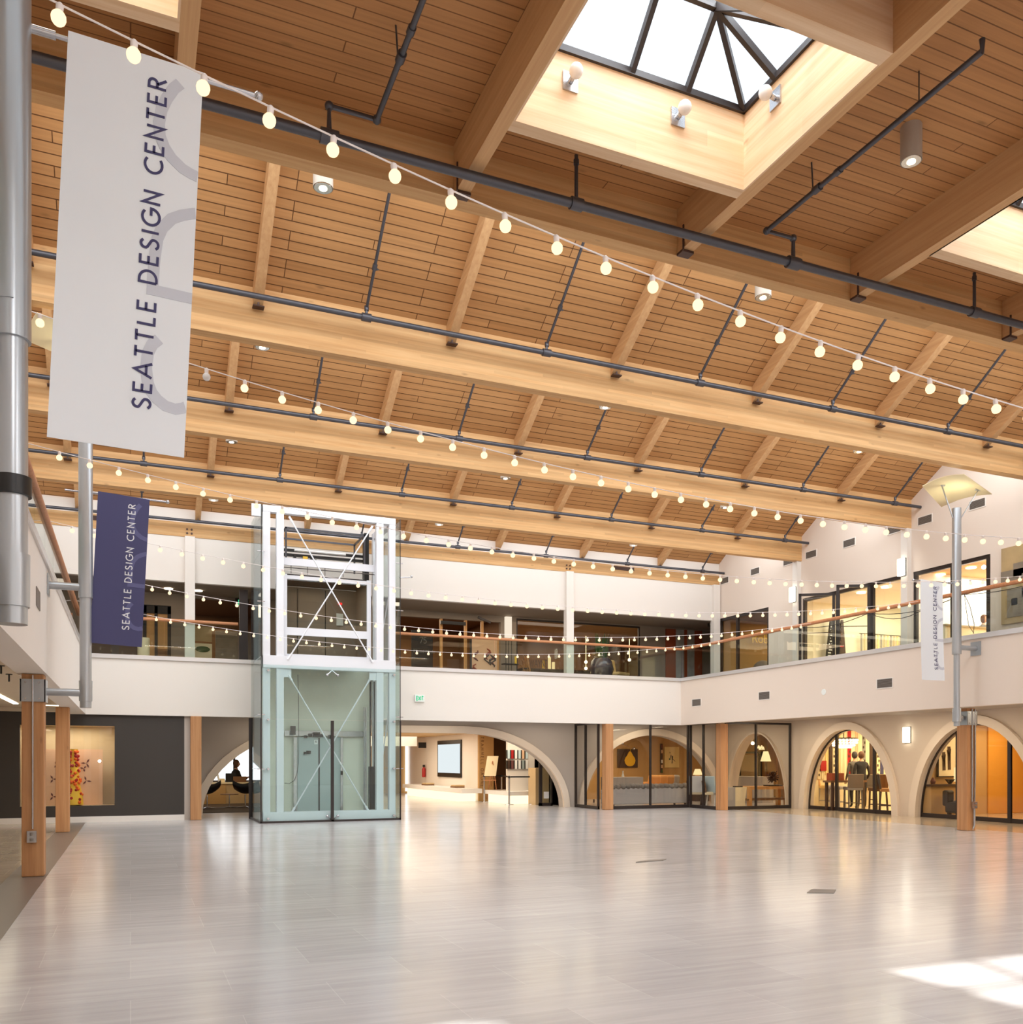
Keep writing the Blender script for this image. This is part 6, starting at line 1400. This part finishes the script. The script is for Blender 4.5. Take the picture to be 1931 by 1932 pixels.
qq = at_y(1866, 1500, 18.0); tag(MB().box(qq.x, 23.95, 18.0, 18.04, 0.004, 2.58).build('ochre_panel', 'mustard'), 'glowing ochre wall panel right of the timber post', 'wall panel')
# ================================================================= UPPER FLOOR SHOPS
UZ = 4.02
# back row, wall with openings at Y = 26.2
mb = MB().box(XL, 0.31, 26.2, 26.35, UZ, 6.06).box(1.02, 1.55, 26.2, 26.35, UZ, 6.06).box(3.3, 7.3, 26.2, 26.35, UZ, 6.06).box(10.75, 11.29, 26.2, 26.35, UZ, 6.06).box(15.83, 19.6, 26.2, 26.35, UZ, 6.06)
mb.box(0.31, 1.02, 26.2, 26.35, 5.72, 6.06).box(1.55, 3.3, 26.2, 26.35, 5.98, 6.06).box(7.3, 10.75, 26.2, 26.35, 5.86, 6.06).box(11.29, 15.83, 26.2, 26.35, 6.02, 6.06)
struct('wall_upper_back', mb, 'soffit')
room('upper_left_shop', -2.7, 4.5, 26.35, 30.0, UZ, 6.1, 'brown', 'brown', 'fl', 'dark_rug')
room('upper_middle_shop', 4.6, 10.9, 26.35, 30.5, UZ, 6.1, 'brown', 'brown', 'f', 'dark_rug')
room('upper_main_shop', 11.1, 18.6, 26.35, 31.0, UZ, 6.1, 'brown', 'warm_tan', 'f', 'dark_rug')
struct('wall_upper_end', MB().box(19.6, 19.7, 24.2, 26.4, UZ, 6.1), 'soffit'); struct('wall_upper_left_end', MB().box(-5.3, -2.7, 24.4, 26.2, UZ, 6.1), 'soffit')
lamp(1, 28.2, 6.05, 3, 2.4, 70); lamp(8, 28.2, 6.05, 4, 2.6, 150, (1, .76, .52)); lamp(14, 28.5, 6.05, 5, 3, 210, (1, .8, .58)); lamp(9, 25.3, 6.04, 10, 0.6, 60, (1, .86, .68)); lamp(0.5, 25.3, 6.04, 4, 0.6, 8, (1, .86, .68))
t = thing('shopfront', 'wide dark framed shop window on the upper back walkway', 'shop front', (13.5, 26.25, UZ), 'glazed shop fronts')
MB().box(11.29, 15.83, 26.2, 26.26, 5.97, 6.02).build('rail', 'dark_frame', t); MB().box(15.78, 15.83, 26.2, 26.26, UZ, 5.97).build('mullion', 'dark_frame', t); MB().box(11.29, 11.33, 26.2, 26.26, UZ, 5.97).build('mullion', 'dark_frame', t)
MB().box(11.33, 15.78, 26.22, 26.228, UZ, 5.97).build('pane', 'shop_glass', t)
def c2_(x, y, Y): return at_y(920 + x / 10.728, 1150 + y / 10.728, Y)
def c3u(x, y, Y): return at_y(1080 + x / 8.777, 1160 + y / 8.777, Y)
def c1_(x, y, Y): return at_y(750 + x / 10.728, 1150 + y / 10.728, Y)
def c4u(x, y, Y): return at_y(140 + x / 5.679, 1070 + y / 5.679, Y)
t = thing('window_lettering', 'large dark letters on the upper shop window', 'lettering', (11.9, 26.2, 4.6)); a = c2_(860, 1160, 26.19); b = c2_(1210, 1020, 26.19)
h_ = b.z - a.z; L = text_len('WAYNE', 0.14); letters(MB(), 'WAYNE', (a.x, 26.195, a.z), (1, 0, 0), (0, 0, 1), h_, gap=0.14, stroke=0.13, stretch=(b.x - a.x) / (L * h_)).build('lettering', 'brown_dark', t)
# planter with tall leaves, pale chair, art panel, lamp etc.
q = c3u(485, 950, 25.6); t = thing('potted_plant', 'big dark round pot with a tall leafy plant on the upper walkway', 'plant', (q.x, 25.6, UZ))
MB().lathe((q.x, 25.6, UZ + 0.003), [(0.2, 0), (0.33, 0.18), (0.40, 0.42), (0.34, 0.68), (0.26, 0.78), (0.24, 0.76)], 28).build('pot', 'pot', t)
for k in range(44):
    a_ = random.uniform(0, 2 * pi); r_ = random.uniform(0.02, 0.2); b0 = Vector((q.x + r_ * cos(a_), 25.6 + r_ * sin(a_), UZ + 0.76)); tp = b0 + Vector((cos(a_) * 0.12, sin(a_) * 0.12, random.uniform(0.5, 0.92)))
    sd_ = Vector((-sin(a_), cos(a_), 0)) * 0.03; md = b0.lerp(tp, 0.5); MB().add([b0 - sd_ * .4, b0 + sd_ * .4, md + sd_, tp, md - sd_, md + Vector((0, 0, .0)) + Vector((cos(a_), sin(a_), 0)) * 0.01], [(0, 1, 2, 5), (0, 5, 4), (5, 2, 3), (4, 5, 3)]).build('leaf', 'plant', t)
q = c3u(745, 870, 26.9); side_chair(q.x, 26.9, 0.4, 'pale yellow tub chair behind the big round pot', 'canvas', 'brown_dark', 'canvas', 0.45, 0.95, 0.62, z=UZ + 0.006)
a, b = c3u(1540, 1000, 26.18), c3u(1700, 190, 26.18); t = thing('striped_artwork', 'tall rust red and silver striped panels near the back corner', 'panel', (17.2, 26.1, UZ))
cols_ = [(16.83, 17.22, 'rust'), (17.22, 17.56, 'silver_tex'), (17.56, 17.68, 'rust'), (17.68, 17.98, 'silver_tex'), (17.98, 18.3, 'rust')]
for x0, x1, mt in cols_: MB().box(x0, x1, 26.14, 26.19, UZ + 0.02, 6.0).build('strip', mt, t)
a, b = c1_(1500, 1190, 26.1), c2_(195, 600, 26.1); t = thing('painted_board', 'tall painted panel with swirling red and grey shapes in an orange edge', 'picture', (a.x, 26.1, UZ))
MB().box(a.x, b.x, 26.08, 26.12, UZ + 0.02, 5.33).build('board', 'peach', t); MB().box(b.x, b.x + 0.04, 26.06, 26.14, UZ + 0.02, 5.36).build('edge', 'leather', t); MB().box(a.x - 0.05, a.x, 26.06, 26.14, UZ + 0.02, 5.36).build('edge', 'black', t)
for k in range(9):
    x_ = a.x + 0.1 + (b.x - a.x - 0.2) * random.random(); z_ = random.uniform(4.2, 5.2); pts = [(x_ + 0.09 * sin(j * 1.1 + k), 26.075, z_ - 0.055 * j) for j in range(7)]
    MB().tube(pts, [0.012, 0.03, 0.04, 0.03, 0.02, 0.03, 0.01], 6).build('swirl', ('rust', 'plum', 'vent_dark')[k % 3], t)
a, b = c2_(365, 565, 26.0), c2_(485, 150, 26.0); tag(MB().box(a.x, b.x, 25.96, 26.08, a.z, b.z).build('wall_lantern', emit('lantern_glow', (1.0, 0.86, 0.68), 0.95, False)), 'tall pale glowing lantern on the upper back wall', 'lamp')
q = c2_(430, 1150, 25.9); t = thing('candle_stand', 'black iron stand with pillar candle under the tall lantern', 'candle stand', (q.x, 25.9, UZ))
for dx in (-0.09, 0.0, 0.1): MB().tube([(q.x + dx, 25.9, UZ + 0.003), (q.x + dx, 25.9, 5.26)], 0.014, 8).build('rod', 'vent_dark', t)
MB().box(q.x - 0.2, q.x + 0.3, 25.8, 26.0, 4.5, 4.53).build('shelf', 'black', t); MB().lathe((q.x + 0.24, 25.9, 4.53), [(0.035, 0), (0.035, 0.24)], 12).build('candle', 'yellow', t)
a, b = c1_(285, 990, 26.5), c1_(718, 435, 26.5); t = thing('banner_sign', 'dark poster with pale monogram and lettering in the upper shop', 'sign', (a.x, 26.5, a.z)); MB().box(a.x, b.x, 26.5, 26.52, UZ + 0.2, b.z).build('panel', 'black', t)
letters(MB(), '75', (a.x + 0.26, 26.498, 5.1), (1, 0, 0), (0, 0, 1), 0.2, gap=0.1, stroke=0.08).build('monogram', 'rug_a', t); 
tc_ = bpy.data.curves.new('poster_text', 'FONT'); tc_.body = 'Mixed Made'; tc_.size = 0.14; tmp = bpy.data.objects.new('tmp', tc_); C.objects.link(tmp); bpy.context.view_layer.update()
nm = bpy.data.meshes.new_from_object(tmp.evaluated_get(bpy.context.evaluated_depsgraph_get())); bpy.data.objects.remove(tmp); nm.materials.append(M['rug_a']); o = bpy.data.objects.new('lettering', nm); C.objects.link(o)
o.location = (a.x + 0.06 - t.location.x, -0.006, 4.82 - t.location.z); o.rotation_euler = (pi / 2, 0, 0); o.parent = t
tag(MB().box(8.73, 9.55, 26.1, 26.19, 5.68, 5.78).build('door_closer_rail', 'black'), 'black strip over the upper middle shop opening', 'sign')
m = MB().obox(c1_(1760, 210, 25.9), (1, 0, -0.35), (0, 1, 0), (0.35, 0, 1), 0.22, 0.02, 0.035); tag(m.build('hanging_blade_sign', 'dark_frame'), 'dark slanted blade sign hung from the walkway ceiling', 'sign')
for i, x in enumerate((8.75, 9.55, 10.1)): tag(MB().box(x, x + 0.08, 26.22, 26.3, UZ + 0.003, 5.86).build('timber_jamb', 'leather'), 'warm brown upright of the middle shop opening, %s' % ('left', 'middle', 'right')[i], 'jamb', 'shop uprights')
t = thing('display_table', 'long dark display table behind the upper shop window', 'table', (13, 27.2, UZ)); MB().box(11.8, 15.2, 26.9, 27.6, 4.5, 4.54).build('tabletop', 'brown_dark', t); legs(t, 11.9, 15.1, 27.0, 27.5, 0.48, 'brown_dark', 0.05, UZ)
for i, (px, py, hh_) in enumerate(((1037, 1232, 0.42), (1044.5, 1237, 0.26), (1026, 1235, 0.3))):
    q = at_y(px, py, 27.2); tag(MB().lathe((q.x, 27.2, 4.542), [(0.05, 0), (0.05, hh_)], 14).build('pillar_candle', 'shade' if i < 2 else 'gold'), '%s glowing candle lamp behind the upper shop window' % ('tallest', 'short', 'slim gold')[i], 'candle', 'candle lamps upstairs')
q = at_y(992, 1250, 27.0); t = thing('driftwood_sculpture', 'knotted golden driftwood sculpture behind the upper shop window', 'sculpture', (q.x, 27.0, UZ)); m = MB()
for k in range(16): p = Vector((q.x + random.uniform(-.12, .12), 27.0 + random.uniform(-.1, .1), UZ + 0.004 if k < 3 else UZ + random.uniform(0.1, 0.5))); m.tube([p, p + Vector((random.uniform(-.1, .1), 0, 0.25)), p + Vector((random.uniform(-.14, .14), 0, 0.5))], [0.035, 0.03, 0.015], 6)
m.build('branches', 'leather', t)
for i, (px, py) in enumerate(((984, 1176), (1106, 1249), (1106, 1261), (1188, 1245), (1195, 1190))):
    q = at_y(px, py, 29.5); tag(MB().ball(q, 0.06, 12, 8).tube([q + Vector((0, 0, 0.05)), (q.x, q.y, 6.1)], 0.006, 5).build('spot_lamp', 'shop_lamp'), 'small bright spot lamp in the upper shop, %s' % ('at the top left', 'upper of the left pair', 'lower of the left pair', 'near the pale chair', 'at the top right')[i], 'lamp', 'spot lamps upstairs')
# upper left part
a, b = c4u(745, 940, 26.25), c4u(1040, 410, 26.25); t = thing('shop_door', 'dark double doorway with warm tan panels on the upper back walkway', 'door', (0.66, 26.25, UZ))
MB().box(0.31, 0.40, 26.24, 26.3, UZ, 5.7).box(0.60, 0.68, 26.24, 26.3, UZ, 5.7).box(0.93, 1.02, 26.24, 26.3, UZ, 5.7).box(0.31, 1.02, 26.24, 26.3, 5.5, 5.72).build('frame', 'black', t)
MB().box(0.40, 0.60, 26.27, 26.29, UZ, 5.5).build('panel', 'leather', t); MB().box(0.68, 0.93, 26.27, 26.29, 4.55, 5.5).build('panel', 'leather', t); MB().box(0.68, 0.93, 26.27, 26.29, UZ, 4.5).build('panel', 'brown', t)
t = thing('sofa', 'dark brown sofa back seen through the railing beside the indigo banner', 'sofa', (-0.4, 25.3, UZ)); MB().box(-1.1, 0.25, 25.2, 25.42, UZ + 0.05, 4.8).build('back', 'brown_dark', t, bevel=0.06); MB().box(-1.1, 0.25, 25.42, 25.9, UZ + 0.05, 4.45).build('seat', 'brown_dark', t, bevel=0.04)
tag(MB().lathe((0.31, 25.2, UZ + 0.003), [(0.15, 0), (0.15, 0.66)], 20).build('drum_lamp', 'cream'), 'cream drum standing right of the dark brown sofa', 'stool')
a, b = c4u(1285, 965, 26.4), c4u(1440, 640, 26.4); t = thing('art_pair', 'two pale pictures of dark trees stacked beside the upper column', 'picture', (a.x, 26.4, UZ)); zm = (a.z + b.z) / 2
MB().box(1.6, 2.1, 26.4, 26.43, zm + 0.02, b.z).build('upper_picture', 'stone_art', t); MB().box(1.6, 2.1, 26.4, 26.43, UZ + 0.05, zm - 0.04).build('lower_picture', 'cream', t); MB().ball((1.85, 26.39, zm - 0.2), 0.14, 12, 8, (1.4, .1, .6)).build('dark_tree', 'plant', t)
tag(MB().box(2.2, 3.3, 26.5, 26.55, UZ + 0.006, 5.15).build('room_divider', 'stone_art2'), 'mottled grey room divider left of the lift', 'screen')
t = thing('exit_sign', 'dark exit sign with glowing green letters on the upper floor', 'sign', (2.9, 26.18, 6.1)); a = at_y(450, 1122, 26.1); b = at_y(466, 1110, 26.1)
hz_ = 5.86; MB().box(a.x - 0.08, b.x + 0.05, 26.12, 26.18, hz_ - 0.04, hz_ + 0.18).build('sign_box', 'dark_frame', t); L = text_len('EXIT', 0.2) * 0.14; letters(MB(), 'EXIT', (a.x, 26.118, hz_), (1, 0, 0), (0, 0, 1), 0.14, gap=0.2, stroke=0.18, stretch=(b.x - a.x) / L).build('lettering', 'green', t)
for i, (px, py) in enumerate(((318, 1098), (374, 1155))): q = at_y(px, py, 25.4); tag(MB().lathe((q.x, 25.4, 6.035), [(0.11, 0), (0.11, 0.02)], 20).build('recessed_light', 'downlight'), 'small recessed light in the walkway ceiling, %s of the upper left column' % ('left', 'right')[i], 'ceiling light', 'recessed lights')
q = at_y(1342, 1176, 24.9); t = thing('hanging_sign', 'black restroom sign with two white figures at the back corner', 'sign', (q.x, 24.9, q.z)); MB().box(q.x - 0.12, q.x + 0.12, 24.88, 24.92, q.z - 0.12, q.z + 0.12).build('panel', 'black', t)
for dx in (-0.04, 0.04): MB().box(q.x + dx - 0.018, q.x + dx + 0.018, 24.87, 24.88, q.z - 0.07, q.z + 0.04).ball((q.x + dx, 24.875, q.z + 0.06), 0.016, 8, 6).build('figure', 'sign_white', t)
# ---- upper right shops behind X = 17.6
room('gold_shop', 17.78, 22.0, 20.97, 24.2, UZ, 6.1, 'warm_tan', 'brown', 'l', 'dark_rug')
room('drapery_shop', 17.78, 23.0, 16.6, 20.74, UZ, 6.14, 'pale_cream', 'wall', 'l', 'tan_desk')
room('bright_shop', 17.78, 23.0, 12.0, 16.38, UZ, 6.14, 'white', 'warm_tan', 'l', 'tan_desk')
lamp(20, 22.6, 6.05, 2, 2, 55, (1, .76, .46)); lamp(20.4, 18.6, 6.1, 3, 3, 190, (1, .93, .80)); lamp(20.4, 14.8, 6.1, 3, 3, 300, (1, .93, .82))
def upfront(y0, y1, mulls, label, z1=6.1):
    t = thing('shopfront', label, 'shop front', (XR, (y0 + y1) / 2, UZ), 'glazed shop fronts')
    MB().box(XR + 0.02, XR + 0.1, y0, y1, z1 - 0.09, z1).build('rail', 'dark_frame', t)
    ks = [y0 + 0.035] + list(mulls) + [y1 - 0.035]
    for y in ks: MB().box(XR + 0.02, XR + 0.1, y - 0.045, y + 0.045, UZ, z1 - 0.09).build('mullion', 'dark_frame', t)
    return t
t = upfront(21.75, 24.2, (23.3,), 'upper right shop front nearest the back corner')
MB().box(XR + 0.05, XR + 0.058, 21.8, 24.15, UZ, 6.0).build('pane', 'shop_glass', t)
t = upfront(16.6, 20.27, (18.95, 17.7), 'upper right shop front with two open glass doors')
MB().box(XR + 0.05, XR + 0.058, 16.65, 17.66, UZ, 6.0).build('pane', 'shop_glass', t); MB().box(XR + 0.05, XR + 0.058, 19.9, 20.2, UZ, 6.0).build('pane', 'shop_glass', t)
t = upfront(14.25, 16.35, (15.24,), 'upper right shop front behind the silver pole')
MB().box(XR + 0.05, XR + 0.058, 14.3, 16.3, UZ, 6.0).build('pane', 'shop_glass', t)
def glass_door(yh, ang, label, w_=0.95, hgt=2.02):
    t = thing('glass_door', label, 'door', (XR - 0.01, yh, UZ), 'open glass doors'); d = Vector((-sin(ang), cos(ang), 0)); n = d.cross(Vector((0, 0, 1))); o = Vector((XR - 0.01, yh, UZ + 0.01))
    m = MB()
    for k in (0.035, w_ - 0.035): m.obox(o + d * k + Vector((0, 0, hgt / 2)), d, n, (0, 0, 1), 0.035, 0.02, hgt / 2)
    for z in (0.05, hgt - 0.035): m.obox(o + d * w_ / 2 + Vector((0, 0, z)), d, n, (0, 0, 1), w_ / 2, 0.02, 0.035)
    m.build('frame', 'dark_frame', t); MB().obox(o + d * w_ / 2 + Vector((0, 0, hgt / 2)), d, n, (0, 0, 1), w_ / 2 - 0.07, 0.004, hgt / 2 - 0.07).build('pane', 'shop_glass', t)
    MB().obox(o + d * w_ / 2 + n * 0.05 + Vector((0, 0, 0.95)), d, n, (0, 0, 1), w_ / 2 - 0.06, 0.01, 0.01).tube([o + d * (w_ - 0.12) + n * 0.03 + Vector((0, 0, 0.95)), o + d * (w_ - 0.12) + n * 0.08 + Vector((0, 0, 0.9)), o + d * (w_ - 0.12) + n * 0.08 + Vector((0, 0, 0.6)), o + d * (w_ - 0.12) + n * 0.03 + Vector((0, 0, 0.58))], 0.011, 6).build('pull_handle', 'hanger', t)
glass_door(18.98, radians(58), 'open glass door swung out over the walkway, left one'); glass_door(17.72, radians(62), 'open glass door swung out over the walkway, right one', 0.85)
t = thing('gold_lettering', 'gold serif name on the ochre wall of the upper shop', 'sign', (19.5, 24.1, 5.2))
tc_ = bpy.data.curves.new('gold_text', 'FONT'); tc_.body = 'Robert'; tc_.size = 0.42; tc_.extrude = 0.01; tmp = bpy.data.objects.new('tmp', tc_); C.objects.link(tmp); bpy.context.view_layer.update()
nm = bpy.data.meshes.new_from_object(tmp.evaluated_get(bpy.context.evaluated_depsgraph_get())); bpy.data.objects.remove(tmp); nm.materials.append(M['gold']); o = bpy.data.objects.new('lettering', nm); C.objects.link(o); o.parent = t
q = at_y(1418.5, 1212, 24.08); o.location = Vector((q.x, 24.08, q.z)) - t.location; o.rotation_euler = (pi / 2, 0, 0)
q = at_y(1440, 1250, 23.2); tag(MB().ball((q.x, 23.2, UZ + 0.34), 0.33, 20, 12, (1, 1, 1)).build('round_chair', 'soffit'), 'brown rounded chair inside the ochre upper shop', 'chair')
for i, (px, Y_, mt, lb) in enumerate(((1568, 20.5, 'black', 'black and white patterned hanging textile behind the left open door'), (1589, 20.3, 'brown_dark', 'dark hanging textile with red patches between the open doors'))):
    q = at_y(px, 1200, Y_); t = thing('hanging_textile', lb, 'textile', (q.x, Y_, UZ), 'hanging textiles'); m = MB(); m.prism([(q.x - 0.22, UZ + 0.03), (q.x + 0.2, UZ + 0.03), (q.x + 0.06, 5.6), (q.x, 5.6)], fY, Y_, Y_ + 0.05); m.build('cloth', mt, t)
    for k in range(16):
        z_ = UZ + 0.1 + 0.085 * k; MB().box(q.x - 0.17 + 0.012 * k + random.uniform(-.02, .02), q.x + 0.0 + random.uniform(-.04, .06), Y_ - 0.012, Y_, z_, z_ + 0.035).build('pattern_patch', 'white' if i == 0 else ('crimson' if k % 4 == 0 else 'brown_dark'), t)
qa = at_y(1622, 1200, 20.6); t = thing('drapery', 'rail of thin hanging drapery samples in the bright upper shop', 'curtain', (qa.x, 20.6, UZ))
MB().tube([(qa.x, 20.6, 5.3), (qa.x + 2.2, 20.6, 5.3)], 0.012, 6).build('rail', 'black', t)
for k in range(16): x = qa.x + 0.05 + 0.13 * k; MB().box(x, x + 0.05, 20.58, 20.6, UZ + 0.05, 5.29).build('sample_strip', ('rug_a', 'beige', 'canvas')[k % 3], t)
for i, (px, py) in enumerate(((1625.5, 1118), (1672, 1107.5), (1775, 1083.5), (1833, 1070.5), (1661, 1115))):
    if i == 4: continue
    q = at_z(px, py, 6.12); tag(MB().lathe((q.x, q.y, 6.1), [(0.12, 0), (0.12, 0.02)], 24).build('recessed_light', 'shop_lamp'), 'round recessed light in the bright upper right shops, %s' % ('farthest', 'second farthest', 'third', 'nearest')[i], 'ceiling light', 'recessed lights')
q = at_z(1857, 1070, 6.0); tag(MB().ball(q, 0.05, 12, 8).build('spot_lamp', emit('spot_glow', (1, .9, .7), 10, False)), 'small very bright spot lamp near the right end of the upper shop window', 'lamp')
qa, qb = at_y(1784, 1200, 15.4), at_y(1880, 1200, 15.4); t = thing('counter', 'pale counter in the bright upper shop', 'counter', (qa.x, 15.4, UZ)); MB().box(qa.x, qb.x + 0.3, 15.4, 15.7, UZ + 0.006, 4.66).build('body', 'cream', t); MB().box(qa.x - 0.03, qb.x + 0.33, 15.36, 15.74, 4.66, 4.70).build('top', 'stone_art', t)
q = at_y(1860, 1190, 15.95); person((q.x, 16.0, UZ + 0.006), radians(12), 'person with reddish hair seated behind the pale upper counter', 'sit', 0.82, 'hair_brown', 'cloth_grey', 'cloth_dark', True)
# stone artwork on the upper right wall
t = thing('stone_artwork', 'large mottled stone and gold panel artwork on the upper right wall', 'artwork', (XR, 12.9, 4.47)); MB().box(XR - 0.05, XR - 0.001, 11.9, 13.9, 4.47, 6.13).build('board', 'stone_art', t)
for (ya, yb, za, zb, mt) in ((13.15, 13.9, 5.35, 5.62, 'stone_art2'), (12.2, 13.6, 5.5, 5.75, 'stone_art2'), (13.4, 13.6, 5.45, 5.55, 'canvas'), (12.2, 13.2, 4.55, 5.3, 'stone_art3'), (13.3, 13.75, 4.6, 5.2, 'stone_art2'), (13.5, 13.65, 4.85, 5.0, 'canvas'), (13.25, 13.4, 5.0, 5.25, 'peach')):
    MB().box(XR - 0.062, XR - 0.05, ya, yb, za, zb).build('patch', mt, t)
# cables under the right handrail
t = thing('cable', 'loose black cables hanging from the right hand handrail', 'cable', (16.1, 15.0, 4.9))
for k, (ya, yb, sg) in enumerate(((18.6, 16.2, 0.12), (16.2, 13.6, 0.16), (16.2, 14.2, 0.26), (13.6, 11.5, 0.08))):
    MB().tube([(16.02, ya + (yb - ya) * j / 8, 4.97 - sg * sin(pi * j / 8)) for j in range(9)], 0.008, 6).build('strand', 'black', t)
MB().tube([(16.02, 13.55, 4.97), (16.0, 13.4, 4.7), (16.01, 13.3, 4.3), (16.0, 13.32, 4.12)], 0.007, 6).build('strand', 'black', t); MB().tube([(16.02, 13.55, 4.97), (16.0, 13.48, 4.6), (15.99, 13.42, 4.3), (16.0, 13.3, 4.12)], 0.006, 6).build('strand', 'black', t)
